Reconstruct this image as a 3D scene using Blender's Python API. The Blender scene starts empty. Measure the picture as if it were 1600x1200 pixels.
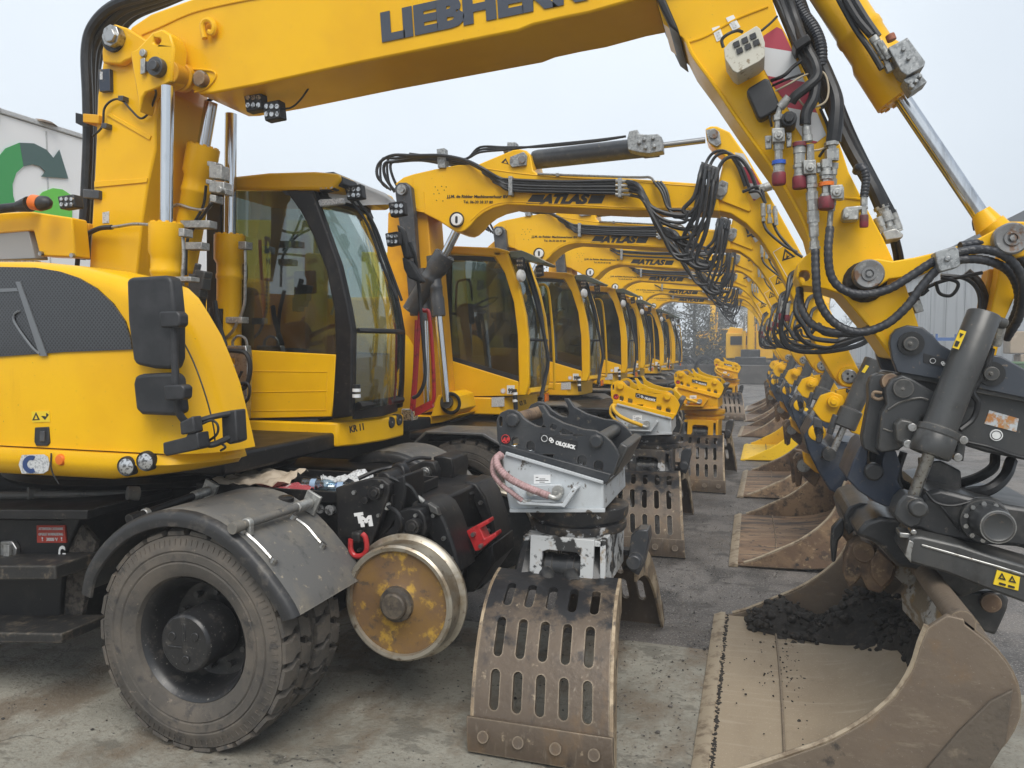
import bpy, bmesh, math, random
from mathutils import Vector, Matrix, noise as mnoise
from mathutils.geometry import tessellate_polygon, delaunay_2d_cdt
R = math.radians
scene = bpy.context.scene
random.seed(7)

# ------------------------------------------------------------------ camera
EYE = Vector((0, 0, 1.95)); YAW = R(17.5); PITCH = R(-2.86); FPX = 1200.0
cam_d = bpy.data.cameras.new("camera")
cam_d.sensor_width = 36; cam_d.lens = 36 * FPX / 1600; cam_d.clip_end = 2000; cam_d.clip_start = 0.05
cam = bpy.data.objects.new("camera", cam_d)
scene.collection.objects.link(cam)
cam.location = EYE; cam.rotation_euler = (R(90) + PITCH, 0, YAW)
scene.camera = cam
# ------------------------------------------------------------------ light
SUN_EL, SUN_AZ = R(52), R(154)        # azimuth from +Y towards +X
w = bpy.data.worlds.new("World"); scene.world = w; w.use_nodes = True
nt = w.node_tree; nt.nodes.clear()
out = nt.nodes.new("ShaderNodeOutputWorld"); bg = nt.nodes.new("ShaderNodeBackground")
sky = nt.nodes.new("ShaderNodeTexSky"); sky.sky_type = 'NISHITA'; sky.sun_disc = False
sky.sun_elevation = SUN_EL; sky.sun_rotation = SUN_AZ
sky.air_density = 1.2; sky.dust_density = 4.0; sky.ozone_density = 1.0
mixn = nt.nodes.new("ShaderNodeMixRGB"); mixn.inputs[0].default_value = 0.88
mixn.inputs[2].default_value = (8.9, 9.6, 10.25, 1)      # overcast cloud layer
nt.links.new(sky.outputs[0], mixn.inputs[1])
# cloud layer: slightly darker towards the right, with faint soft mottling
tcw = nt.nodes.new("ShaderNodeTexCoord")
nzw = nt.nodes.new("ShaderNodeTexNoise"); nzw.inputs["Scale"].default_value = 1.6; nzw.inputs["Detail"].default_value = 4
nt.links.new(tcw.outputs["Generated"], nzw.inputs["Vector"])
rmw = nt.nodes.new("ShaderNodeValToRGB")
rmw.color_ramp.elements[0].position = 0.3; rmw.color_ramp.elements[0].color = (0.86, 0.87, 0.89, 1)
rmw.color_ramp.elements[1].position = 0.7; rmw.color_ramp.elements[1].color = (1.0, 1.0, 1.0, 1)
nt.links.new(nzw.outputs["Fac"], rmw.inputs[0])
sx = nt.nodes.new("ShaderNodeSeparateXYZ"); nt.links.new(tcw.outputs["Generated"], sx.inputs[0])
rmx = nt.nodes.new("ShaderNodeValToRGB")
rmx.color_ramp.elements[0].position = 0.0; rmx.color_ramp.elements[0].color = (1, 1, 1, 1)
rmx.color_ramp.elements[1].position = 0.55; rmx.color_ramp.elements[1].color = (0.72, 0.745, 0.78, 1)
nt.links.new(sx.outputs["X"], rmx.inputs[0])
m1 = nt.nodes.new("ShaderNodeMixRGB"); m1.blend_type = 'MULTIPLY'; m1.inputs[0].default_value = 1
m2 = nt.nodes.new("ShaderNodeMixRGB"); m2.blend_type = 'MULTIPLY'; m2.inputs[0].default_value = 1
nt.links.new(mixn.outputs[0], m1.inputs[1]); nt.links.new(rmw.outputs[0], m1.inputs[2])
nt.links.new(m1.outputs[0], m2.inputs[1]); nt.links.new(rmx.outputs[0], m2.inputs[2])
nt.links.new(m2.outputs[0], bg.inputs[0]); bg.inputs[1].default_value = 0.063
nt.links.new(bg.outputs[0], out.inputs[0])
sun_d = bpy.data.lights.new("sun", 'SUN'); sun_d.energy = 1.5; sun_d.angle = R(38); sun_d.color = (1.0, 0.96, 0.9)
sun = bpy.data.objects.new("sun", sun_d); scene.collection.objects.link(sun)
sdir = Vector((math.sin(SUN_AZ) * math.cos(SUN_EL), math.cos(SUN_AZ) * math.cos(SUN_EL), math.sin(SUN_EL)))
sun.rotation_euler = sdir.to_track_quat('Z', 'Y').to_euler()
vs = scene.view_settings
vs.view_transform = 'Standard'; vs.look = 'None'; vs.exposure = 0.92; vs.gamma = 1.0; vs.use_curve_mapping = False
scene.cycles.use_denoising = True
scene.cycles.max_bounces = 6; scene.cycles.transparent_max_bounces = 12
scene.cycles.volume_bounces = 0; scene.cycles.caustics_reflective = False; scene.cycles.caustics_refractive = False
scene.render.film_transparent = False

# ------------------------------------------------------------------ pixel ray -> point on a world plane
_M = Matrix.Rotation(YAW, 3, 'Z') @ Matrix.Rotation(R(90) + PITCH, 3, 'X')
def ray(px, py): return _M @ Vector(((px - 800) / FPX, (600 - py) / FPX, -1.0))
def U(px, py, Y):
    d = ray(px, py); t = Y / d.y; return EYE + d * t
def UX(px, py, X):
    d = ray(px, py); t = X / d.x; return EYE + d * t
def G(px, py, z=0.0):
    d = ray(px, py); t = (z - EYE.z) / d.z; return EYE + d * t
def mpp(px, py, Y): return Y / ray(px, py).y / FPX      # metres per pixel there

# ------------------------------------------------------------------ mesh builder
def cr(pts, n=6):
    """Catmull-Rom through pts."""
    pts = [Vector(p) for p in pts]
    if len(pts) < 3: return pts
    o = []
    P = [pts[0] * 2 - pts[1]] + pts + [pts[-1] * 2 - pts[-2]]
    for i in range(1, len(P) - 2):
        a, b, c, d = P[i - 1:i + 3]
        for k in range(n):
            t = k / n
            o.append(0.5 * ((2 * b) + (c - a) * t + (2 * a - 5 * b + 4 * c - d) * t * t + (3 * b - a - 3 * c + d) * t ** 3))
    o.append(pts[-1]); return o

SPLIT = {'mirror_clamp', 'rear_pillar', 'weld_rib', 'pipe_clamp', 'shutoff_valve', 'cable_clip', 'hose_clamp', 'clamp_block', 'rail_gear', 'name_bar', 'warning_mark', 'round_lamp', 'valve_block', 'swing_frame', 'pin', 'arm_bracket', 'bearing_block', 'armrest', 'hook', 'coupler_bracket', 'tilt_bracket', 'glazing_bar', 'cross_shaft', 'mirror_arm', 'housing_flange', 'body_side', 'jaw_arm', 'hose_end', 'beam', 'wiper', 'lever', 'console', 'grille_brace', 'beam_bracket', 'boom_foot', 'tool_lug', 'stay_bracket', 'bumper_bracket', 'bolt', 'yoke_pivot', 'wheel_nut'}
class MB:
    def __init__(s): s.v = []; s.f = []
    def add(s, vs, fs):
        n = len(s.v); s.v += [tuple(v) for v in vs]; s.f += [tuple(i + n for i in f) for f in fs]; return s
    def poly_extrude(s, loop, off, holes=()):
        """loop: list of 3D points (planar), off: extrusion vector, holes: list of loops"""
        loop = [Vector(p) for p in loop]; off = Vector(off)
        loops = [loop] + [[Vector(p) for p in h] for h in holes]
        allp = [p for l in loops for p in l]; n = len(allp)
        if holes:
            tris = tessellate_polygon(loops); fs = [tuple(t) for t in tris]
        else: fs = [tuple(range(n))]
        vs = allp + [p + off for p in allp]
        F = list(fs) + [tuple(i + n for i in reversed(f)) for f in fs]
        b = 0
        for l in loops:
            m = len(l)
            for i in range(m): F.append((b + i, b + n + i, b + n + (i + 1) % m, b + (i + 1) % m))
            b += m
        return s.add(vs, F)
    def prism(s, pts, Y0, Y1, holes=()):
        """pixel outline traced on the plane Y0, given real thickness to Y1"""
        return s.poly_extrude([U(x, y, Y0) for x, y in pts], (0, Y1 - Y0, 0), [[U(x, y, Y0) for x, y in h] for h in holes])
    def xz(s, pts, Y0, Y1, holes=()):
        return s.poly_extrude([(x, Y0, z) for x, z in pts], (0, Y1 - Y0, 0), [[(x, Y0, z) for x, z in h] for h in holes])
    def box(s, c, size, rot=None):
        hx, hy, hz = [a / 2 for a in size]
        vs = [Vector((x, y, z)) for x in (-hx, hx) for y in (-hy, hy) for z in (-hz, hz)]
        if rot is not None: vs = [rot @ v for v in vs]
        c = Vector(c)
        return s.add([v + c for v in vs], [(0, 1, 3, 2), (4, 6, 7, 5), (0, 4, 5, 1), (2, 3, 7, 6), (0, 2, 6, 4), (1, 5, 7, 3)])
    def cyl(s, p0, p1, r0, r1=None, seg=20):
        p0, p1 = Vector(p0), Vector(p1); r1 = r0 if r1 is None else r1
        return s.rev(p0, p1 - p0, [(r0, 0), (r1, (p1 - p0).length)], seg, True)
    def rev(s, p0, axis, prof, seg=24, caps=True, a0=0.0, a1=2 * math.pi):
        """surface of revolution: prof = [(radius, distance along axis)]"""
        p0 = Vector(p0); ax = Vector(axis).normalized()
        u = ax.orthogonal().normalized() if abs(ax.y) < .9 else Vector((1, 0, 0)); u = (u - ax * u.dot(ax)).normalized(); v = ax.cross(u)
        full = abs(a1 - a0 - 2 * math.pi) < 1e-6; n = seg if full else seg + 1
        vs = []; fs = []
        for r, h in prof:
            for i in range(n):
                a = a0 + (a1 - a0) * i / seg
                vs.append(p0 + ax * h + (u * math.cos(a) + v * math.sin(a)) * r)
        for k in range(len(prof) - 1):
            for i in range(seg if full else seg):
                j = (i + 1) % n
                fs.append((k * n + i, k * n + j, (k + 1) * n + j, (k + 1) * n + i))
        if caps and full:
            if prof[0][0] > 1e-5: fs.append(tuple(reversed(range(n))))
            if prof[-1][0] > 1e-5: fs.append(tuple(range((len(prof) - 1) * n, len(prof) * n)))
        return s.add(vs, fs)
    def tube(s, pts, r, seg=8, n=6, groove=0.0, smooth=True, rfun=None):
        P = cr(pts, n) if smooth else [Vector(p) for p in pts]
        if groove:          # resample evenly so wraps show
            Q = [P[0]]; acc = 0.0
            step = groove / 4
            for a, b in zip(P, P[1:]):
                L = (b - a).length
                if L < 1e-9: continue
                d = step - acc
                while d <= L:
                    Q.append(a + (b - a) * (d / L)); d += step
                acc = L - (d - step)
            P = Q
        m = len(P)
        if m < 2: return s
        t0 = (P[1] - P[0]).normalized(); u = t0.orthogonal().normalized()
        vs = []; fs = []
        for i, p in enumerate(P):
            t = (P[min(i + 1, m - 1)] - P[max(i - 1, 0)])
            t = t.normalized() if t.length > 1e-9 else t0
            u = (u - t * u.dot(t)); u = u.normalized() if u.length > 1e-6 else t.orthogonal().normalized()
            v = t.cross(u); rr = r
            if groove: rr = r * (0.90 if i % 4 == 0 else 1.0)
            if rfun: rr = r * rfun(i / (m - 1))
            for k in range(seg):
                a = 2 * math.pi * k / seg
                vs.append(p + (u * math.cos(a) + v * math.sin(a)) * rr)
        for i in range(m - 1):
            for k in range(seg):
                j = (k + 1) % seg
                fs.append((i * seg + k, i * seg + j, (i + 1) * seg + j, (i + 1) * seg + k))
        fs.append(tuple(reversed(range(seg)))); fs.append(tuple(range((m - 1) * seg, m * seg)))
        return s.add(vs, fs)
    def ptube(s, pts, r, **k):       # (px, py, Y) points
        return s.tube([U(*p) for p in pts], r, **k)
    def pcyl(s, a, b, rpx, rpx2=None, seg=20):   # a, b = (px, py, Y); radius in pixels at a
        k = mpp(*a); return s.cyl(U(*a), U(*b), rpx * k, (rpx2 if rpx2 else rpx) * k, seg)
    def pin(s, px, py, Y0, Y1, rpx, seg=20):     # disc / pin along Y, near end at Y0
        c = U(px, py, Y0); return s.cyl(c, c + Vector((0, Y1 - Y0, 0)), rpx * mpp(px, py, Y0), seg=seg)
    def ring(s, c, axis, R0, r, seg=20, ss=8):
        c = Vector(c); ax = Vector(axis).normalized(); u = ax.orthogonal().normalized(); v = ax.cross(u)
        vs = []; fs = []
        for i in range(seg):
            a = 2 * math.pi * i / seg; d = u * math.cos(a) + v * math.sin(a)
            for k in range(ss):
                b = 2 * math.pi * k / ss
                vs.append(c + d * (R0 + r * math.cos(b)) + ax * (r * math.sin(b)))
        for i in range(seg):
            for k in range(ss):
                i2 = (i + 1) % seg; k2 = (k + 1) % ss
                fs.append((i * ss + k, i2 * ss + k, i2 * ss + k2, i * ss + k2))
        return s.add(vs, fs)
    def pieces(s):
        """split into groups of touching shapes"""
        n = len(s.v); p = list(range(n))
        def find(a):
            while p[a] != a: p[a] = p[p[a]]; a = p[a]
            return a
        for f in s.f:
            for i in f[1:]: p[find(i)] = find(f[0])
        comp = {}
        for i in range(n): comp.setdefault(find(i), []).append(i)
        cs = [(ids, [min(s.v[i][k] for i in ids) - .003 for k in range(3)], [max(s.v[i][k] for i in ids) + .003 for k in range(3)]) for ids in comp.values()]
        q = list(range(len(cs)))
        def fq(a):
            while q[a] != a: a = q[a]
            return a
        for i in range(len(cs)):
            for j in range(i):
                if all(cs[i][1][k] < cs[j][2][k] and cs[j][1][k] < cs[i][2][k] for k in range(3)): q[fq(i)] = fq(j)
        groups = {}
        for i in range(len(cs)): groups.setdefault(fq(i), []).extend(cs[i][0])
        outl = []
        for ids in groups.values():
            mp = {a: k for k, a in enumerate(sorted(ids))}; mb = MB(); mb.v = [s.v[a] for a in sorted(ids)]
            mb.f = [tuple(mp[i] for i in f) for f in s.f if f[0] in mp]; outl.append(mb)
        return outl
    def obj(s, name, m, parent=None, **k):
        if name in SPLIT:
            ps = s.pieces()
            if len(ps) > 1: return [b._obj(name, m, parent, **k) for b in ps][0]
        return s._obj(name, m, parent, **k)
    def _obj(s, name, m, parent=None, bevel=0.0, smooth=35, seg=2, solid=0.0, label=None, sub=0):
        root = parent
        while root is not None and root.parent is not None: root = root.parent
        off = Vector(root.location) if root is not None else Vector((0, 0, 0))
        me = bpy.data.meshes.new(name)
        me.from_pydata([tuple(Vector(v) - off) for v in s.v], [], s.f); me.validate(); me.update()
        b = bmesh.new(); b.from_mesh(me); bmesh.ops.recalc_face_normals(b, faces=b.faces[:]); b.to_mesh(me); b.free()
        if smooth:
            me.polygons.foreach_set("use_smooth", [True] * len(me.polygons)); me.set_sharp_from_angle(angle=R(smooth))
        me.materials.append(MAT[m] if isinstance(m, str) else m)
        o = bpy.data.objects.new(name, me); scene.collection.objects.link(o)
        if parent is not None: o.parent = parent
        if solid:
            mo = o.modifiers.new("thickness", 'SOLIDIFY'); mo.thickness = solid; mo.offset = 0
            es = o.modifiers.new("sharp_rims", 'EDGE_SPLIT'); es.split_angle = R(38)
        if bevel:
            mo = o.modifiers.new("bevel", 'BEVEL'); mo.width = bevel; mo.segments = seg; mo.limit_method = 'ANGLE'; mo.angle_limit = R(40); mo.harden_normals = False
        if label: o["label"] = label
        return o

def thing(name, loc, label, cat, group=None, rz=0.0):
    o = bpy.data.objects.new(name, None); scene.collection.objects.link(o)
    o.location = loc; o.rotation_euler.z = rz; o.empty_display_size = 0.3
    return tag(o, label, cat, group)
def tag(o, label=None, cat=None, group=None, kind=None):
    if label: o["label"] = label
    if cat: o["category"] = cat
    if group: o["group"] = group
    if kind: o["kind"] = kind
    return o
def copy_tree(o, parent=None):
    c = o.copy(); scene.collection.objects.link(c)
    if parent is not None: c.parent = parent
    for ch in list(o.children): copy_tree(ch, c)
    return c
def parts_named(root, name):
    return [o for o in root.children_recursive if o.name.split('.')[0] == name]

def text_mesh(txt, size, bold=0.0, extrude=0.002, shear=0.0, align='LEFT', sx=1.0, spacing=1.0):
    cu = bpy.data.curves.new("t", 'FONT'); cu.body = txt; cu.size = size; cu.offset = bold; cu.extrude = extrude
    cu.shear = shear; cu.align_x = align; cu.space_character = spacing; cu.resolution_u = 3
    ob = bpy.data.objects.new("t", cu); scene.collection.objects.link(ob)
    dg = bpy.context.evaluated_depsgraph_get()
    me = ob.evaluated_get(dg).to_mesh()
    vs = [Vector((v.co.x * sx, v.co.y, v.co.z)) for v in me.vertices]; fs = [tuple(p.vertices) for p in me.polygons]
    ob.evaluated_get(dg).to_mesh_clear(); bpy.data.objects.remove(ob); bpy.data.curves.remove(cu)
    return vs, fs
def lettering(txt, a, b, hpx, Y, m, parent, name="lettering", bold=0.0, shear=0.0, label=None, fit=True):
    """flat letters on the plane Y, baseline from pixel a to pixel b, cap height hpx"""
    A, B = U(a[0], a[1], Y), U(b[0], b[1], Y); d = (B - A); L = d.length; d.normalize()
    up = Vector((-d.z, 0, d.x)); h = hpx * mpp(a[0], a[1], Y)
    size = h / 0.70
    vs, fs = text_mesh(txt, size, bold * h, 0.0015, shear)
    x0 = min(v.x for v in vs); x1 = max(v.x for v in vs); k = L / (x1 - x0) if fit else 1
    mb = MB(); mb.add([A + d * ((v.x - x0) * k) + up * v.y + Vector((0, -1, 0)) * (v.z + .0015) for v in vs], fs)
    return mb.obj(name, m, parent, smooth=0, label=label)
def cpx(cx, cy, r, n=14, ry=None, a0=0.0):
    ry = r if ry is None else ry
    return [(cx + r * math.cos(a0 + 2 * math.pi * i / n), cy + ry * math.sin(a0 + 2 * math.pi * i / n)) for i in range(n)]
def slot(cx, cy, wdt, h, n=5):
    """stadium outline in pixels"""
    r = wdt / 2; o = []
    for i in range(n + 1): a = math.pi * i / n; o.append((cx + r * math.cos(a), cy + (h / 2 - r) + r * math.sin(a)))
    for i in range(n + 1): a = math.pi + math.pi * i / n; o.append((cx + r * math.cos(a), cy - (h / 2 - r) + r * math.sin(a)))
    return o
# ------------------------------------------------------------------ materials
MAT = {}
def lin(c):
    return tuple(((v / 255) / 12.92 if v / 255 <= 0.04045 else ((v / 255 + 0.055) / 1.055) ** 2.4) for v in c)
def make(name, base, rough=0.5, metal=0.0, coat=0.0, layers=(), bump=None, rvar=0.0, spec=0.5, edge=None):
    """layers: (colour, scale, lo, hi, detail[, (sx,sy,sz)]) laid over each other by noise; bump: (scale, strength, distance)"""
    m = bpy.data.materials.new(name); m.use_nodes = True; t = m.node_tree; p = t.nodes["Principled BSDF"]
    p.inputs["Base Color"].default_value = (*base, 1); p.inputs["Roughness"].default_value = rough
    p.inputs["Metallic"].default_value = metal; p.inputs["Specular IOR Level"].default_value = spec
    p.inputs["Coat Weight"].default_value = coat; p.inputs["Coat Roughness"].default_value = 0.12
    geo = t.nodes.new("ShaderNodeNewGeometry"); pos = geo.outputs["Position"]
    last = None
    for i, l in enumerate(layers):
        col, sc, lo, hi, det = l[:5]
        nz = t.nodes.new("ShaderNodeTexNoise"); nz.inputs["Scale"].default_value = sc; nz.inputs["Detail"].default_value = det; nz.inputs["Roughness"].default_value = 0.65
        mp = t.nodes.new("ShaderNodeMapping"); mp.inputs["Location"].default_value = (3.7 * i + 1.3, 1.9 * i, 2.3 * i)
        if len(l) > 5: mp.inputs["Scale"].default_value = l[5]
        t.links.new(pos, mp.inputs[0]); t.links.new(mp.outputs[0], nz.inputs["Vector"])
        rp = t.nodes.new("ShaderNodeValToRGB"); rp.color_ramp.elements[0].position = .5 + (lo - .5) * .66; rp.color_ramp.elements[1].position = .5 + (hi - .5) * .66
        t.links.new(nz.outputs["Fac"], rp.inputs[0])
        mx = t.nodes.new("ShaderNodeMixRGB"); t.links.new(rp.outputs[0], mx.inputs[0])
        if last is None: mx.inputs[1].default_value = (*base, 1)
        else: t.links.new(last, mx.inputs[1])
        mx.inputs[2].default_value = (*col, 1); last = mx.outputs[0]
    if edge:        # worn arrises: (colour, radius, amount)
        bv = t.nodes.new("ShaderNodeBevel"); bv.samples = 3; bv.inputs["Radius"].default_value = edge[1]
        dt = t.nodes.new("ShaderNodeVectorMath"); dt.operation = 'DOT_PRODUCT'; t.links.new(bv.outputs[0], dt.inputs[0]); t.links.new(geo.outputs["Normal"], dt.inputs[1])
        nz = t.nodes.new("ShaderNodeTexNoise"); nz.inputs["Scale"].default_value = 22; nz.inputs["Detail"].default_value = 6; t.links.new(pos, nz.inputs["Vector"])
        ad = t.nodes.new("ShaderNodeMath"); ad.operation = 'MULTIPLY_ADD'; ad.inputs[1].default_value = -.5; t.links.new(nz.outputs["Fac"], ad.inputs[0]); t.links.new(dt.outputs["Value"], ad.inputs[2])
        mr = t.nodes.new("ShaderNodeMapRange"); mr.inputs[1].default_value = .65; mr.inputs[2].default_value = .48; mr.inputs[3].default_value = 0; mr.inputs[4].default_value = edge[2]
        t.links.new(ad.outputs[0], mr.inputs[0]); mx = t.nodes.new("ShaderNodeMixRGB"); t.links.new(mr.outputs[0], mx.inputs[0]); mx.inputs[2].default_value = (*edge[0], 1)
        if last is None: mx.inputs[1].default_value = (*base, 1)
        else: t.links.new(last, mx.inputs[1])
        last = mx.outputs[0]
    if last is not None: t.links.new(last, p.inputs["Base Color"])
    if rvar:
        nz = t.nodes.new("ShaderNodeTexNoise"); nz.inputs["Scale"].default_value = 6; nz.inputs["Detail"].default_value = 5
        t.links.new(pos, nz.inputs["Vector"])
        mr = t.nodes.new("ShaderNodeMapRange"); mr.inputs[3].default_value = max(0, rough - rvar); mr.inputs[4].default_value = min(1, rough + rvar)
        t.links.new(nz.outputs["Fac"], mr.inputs[0]); t.links.new(mr.outputs[0], p.inputs["Roughness"])
    if bump:
        nz = t.nodes.new("ShaderNodeTexNoise"); nz.inputs["Scale"].default_value = bump[0]; nz.inputs["Detail"].default_value = 6
        t.links.new(pos, nz.inputs["Vector"])
        bp = t.nodes.new("ShaderNodeBump"); bp.inputs["Strength"].default_value = bump[1]; bp.inputs["Distance"].default_value = bump[2]
        t.links.new(nz.outputs["Fac"], bp.inputs["Height"]); t.links.new(bp.outputs[0], p.inputs["Normal"])
    MAT[name] = m; return m
YB = (0.83, 0.465, 0.003)
make("yellow", YB, 0.33, coat=0.12, spec=.22, rvar=0.10, layers=[((0.77, 0.415, 0.003), 1.3, .4, .65, 3), ((0.66, 0.33, 0.006), 6, .70, 1.1, 7, (1, 1, .10)), ((0.45, 0.24, 0.03), 9, .80, .96, 8), ((0.26, 0.18, 0.07), 70, .80, .86, 3)], bump=(2.5, .10, .01), edge=((0.52, 0.28, 0.02), .008, .45))
make("yellow_dull", (0.72, 0.365, 0.004), 0.42, coat=0.08, spec=.25, rvar=0.12, layers=[((0.60, 0.29, 0.008), 1.6, .4, .65, 4), ((0.34, 0.18, 0.03), 7, .72, .92, 8), ((0.16, 0.09, 0.03), 40, .76, .84, 4)], bump=(3, .15, .01), edge=((0.34, 0.19, 0.03), .010, .6))
make("yellow_bright", (0.83, 0.52, 0.005), 0.45, layers=[((0.5, 0.27, 0.02), 8, .62, .75, 8)])
make("black", (0.009, 0.009, 0.010), 0.42, spec=.35, rvar=0.15, layers=[((0.030, 0.027, 0.024), 7, .52, .85, 8), ((0.10, 0.085, 0.065), 30, .68, .84, 6)], bump=(30, .1, .004), edge=((0.075,0.068,0.06),.012,.8))
make("black_plastic", (0.013, 0.014, 0.016), 0.5, rvar=0.08, layers=[((0.035, 0.035, 0.038), 5, .4, .8, 5)])
make("hose", (0.008, 0.0085, 0.010), 0.45, layers=[((0.022, 0.022, 0.023), 20, .5, .75, 5)])
make("hose_wrap", (0.022, 0.024, 0.03), 0.42, layers=[((0.05, 0.05, 0.052), 14, .5, .8, 5)])
make("hose_pink", (0.42, 0.27, 0.27), 0.55, layers=[((0.25, 0.15, 0.14), 30, .5, .7, 4)])
make("hose_yellow", (0.72, 0.42, 0.02), 0.5)
make("dark_grey", (0.036, 0.039, 0.045), 0.38, coat=0.1, rvar=0.12, layers=[((0.09, 0.09, 0.09), 5, .48, .8, 8), ((0.17, 0.14, 0.10), 28, .66, .82, 6)], bump=(25, .08, .004), edge=((0.16,0.15,0.14),.01,.8))
make("slate", (0.042, 0.050, 0.064), 0.36, coat=0.15, rvar=0.1, layers=[((0.07, 0.072, 0.078), 4, .5, .8, 7), ((0.2, 0.16, 0.12), 35, .69, .82, 5)], edge=((0.20,0.19,0.17),.01,.8))
make("navy", (0.020, 0.030, 0.052), 0.42, rvar=0.12, layers=[((0.06, 0.065, 0.075), 6, .5, .8, 8), ((0.16, 0.13, 0.09), 25, .66, .8, 6)], bump=(25, .1, .004), edge=((0.13,0.125,0.12),.012,.8))
make("grey_worn", (0.058, 0.059, 0.059), 0.36, metal=0.25, rvar=0.12, layers=[((0.085, 0.083, 0.078), 4, .45, .8, 9, (1, 1, .3)), ((0.035, 0.034, 0.033), 9, .56, .8, 8), ((0.20, 0.165, 0.12), 40, .70, .84, 6)], bump=(30, .15, .004), edge=((0.27,0.25,0.22),.012,.8))
make("grey_paint", (0.50, 0.53, 0.55), 0.42, layers=[((0.42, 0.44, 0.45), 3, .45, .7, 5), ((0.10, 0.085, 0.07), 14, .66, .72, 8), ((0.24, 0.2, 0.16), 5, .66, .85, 8)], bump=(14, .1, .004), edge=((0.16,0.13,0.10),.010,.7))
make("fender", (0.12, 0.118, 0.112), 0.62, rvar=0.1, layers=[((0.17, 0.155, 0.13), 5, .45, .7, 8), ((0.32, 0.27, 0.2), 22, .66, .78, 8), ((0.06, 0.06, 0.06), 9, .6, .8, 6)], bump=(60, .12, .003), edge=((0.24,0.22,0.19),.012,.6))
make("tread_gap", (0.022, 0.02, 0.018), .9, bump=(60, .3, .004))
make("tyre", (0.075, 0.067, 0.058), 0.85, layers=[((0.115, 0.098, 0.08), 4, .42, .65, 6), ((0.045, 0.042, 0.04), 12, .58, .75, 8), ((0.18, 0.15, 0.12), 40, .68, .8, 6)], bump=(90, .25, .004))
make("rim_black", (0.016, 0.016, 0.017), 0.35, rvar=.15, layers=[((0.06, 0.055, 0.05), 18, .58, .75, 8), ((0.2, 0.19, 0.17), 60, .72, .78, 4)])
make("chrome", (0.62, 0.64, 0.66), 0.16, metal=1.0, rvar=.05, layers=[((0.42, 0.43, 0.44), 20, .55, .8, 4, (1, 1, .1))])
make("steel", (0.42, 0.42, 0.41), 0.34, metal=0.9, rvar=.12, layers=[((0.25, 0.24, 0.22), 25, .5, .7, 6), ((0.14, 0.10, 0.07), 50, .62, .75, 6)])
make("zinc", (0.40, 0.40, 0.38), 0.45, metal=0.6, rvar=.1, layers=[((0.28, 0.28, 0.27), 30, .45, .65, 6), ((0.55, 0.54, 0.5), 60, .6, .75, 3)])
make("rail_steel", (0.42, 0.38, 0.31), 0.38, metal=0.75, rvar=.12, layers=[((0.26, 0.20, 0.13), 6, .45, .7, 8), ((0.14, 0.1, 0.07), 25, .62, .78, 6)])
make("rail_face", (0.19, 0.105, 0.030), 0.66, layers=[((0.15, 0.085, 0.038), 5, .38, .62, 8), ((0.42, 0.25, 0.035), 9, .56, .7, 8), ((0.09, 0.06, 0.035), 16, .6, .72, 8)], bump=(40, .25, .004))
make("rust", (0.15, 0.095, 0.06), 0.68, metal=0.1, rvar=.1, layers=[((0.25, 0.165, 0.095), 3.5, .42, .62, 8), ((0.085, 0.058, 0.042), 8, .52, .68, 8), ((0.33, 0.24, 0.14), 22, .62, .76, 7), ((0.04, 0.034, 0.03), 13, .66, .74, 8)], bump=(35, .3, .006), edge=((0.36,0.29,0.21),.014,.9))
make("rust_claw", (0.105, 0.078, 0.056), 0.48, metal=0.35, rvar=.14, layers=[((0.135, 0.102, 0.073), 2.2, .36, .8, 9, (1, 1, .5)), ((0.07, 0.056, 0.046), 5, .54, .95, 9, (1.6, 1.6, .35)), ((0.20, 0.165, 0.125), 30, .62, .84, 9, (1.6, 1.6, .18)), ((0.185, 0.115, 0.058), 4, .56, .84, 9, (1, 1, .6)), ((0.055, 0.044, 0.037), 6, .66, .84, 9, (1.5, 1.5, .4)), ((0.32, 0.255, 0.175), 16, .70, .80, 9)], bump=(30, .4, .007), edge=((0.38, 0.31, 0.22), .014, .9))
make("claw_black", (0.03, 0.03, 0.032), 0.5, rvar=.15, layers=[((0.09, 0.075, 0.06), 7, .48, .66, 9), ((0.5, 0.5, 0.5), 9, .66, .70, 9), ((0.26, 0.19, 0.12), 14, .6, .75, 8)], bump=(30, .3, .006))
make("claw_white", (0.52, 0.53, 0.53), 0.5, layers=[((0.03, 0.03, 0.03), 9, .50, .57, 10), ((0.3, 0.23, 0.16), 14, .62, .75, 7)], bump=(30, .3, .005))
make("sand_plate", (0.315, 0.250, 0.172), 0.58, metal=.15, rvar=.12, layers=[((0.265, 0.205, 0.138), 2.2, .42, .7, 9, (1, .4, 1)), ((0.38, 0.31, 0.225), 14, .58, .8, 8, (.12, 1.5, 1)), ((0.42, 0.34, 0.25), 110, .66, .76, 3), ((0.19, 0.145, 0.10), 7, .68, .86, 9), ((0.06, 0.05, 0.042), 30, .78, .84, 8)], bump=(80, .15, .003))
make("bucket_wall", (0.145, 0.110, 0.080), 0.58, metal=.15, rvar=.12, layers=[((0.172, 0.134, 0.098), 2.2, .36, .8, 9), ((0.115, 0.089, 0.067), 5, .50, .95, 9, (.5, 1, 1)), ((0.21, 0.17, 0.125), 26, .62, .8, 9, (.25, 1, 1)), ((0.055, 0.046, 0.038), 6, .70, .80, 9), ((0.19, 0.12, 0.065), 3.5, .64, .88, 9), ((0.23, 0.19, 0.15), 110, .72, .8, 3)], bump=(40, .3, .006), edge=((0.36, 0.29, 0.2), .012, .9))
make("edge_steel", (0.38, 0.31, 0.22), 0.5, metal=.3, layers=[((0.2, 0.15, 0.1), 12, .5, .7, 7)], bump=(40, .3, .004))
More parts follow.
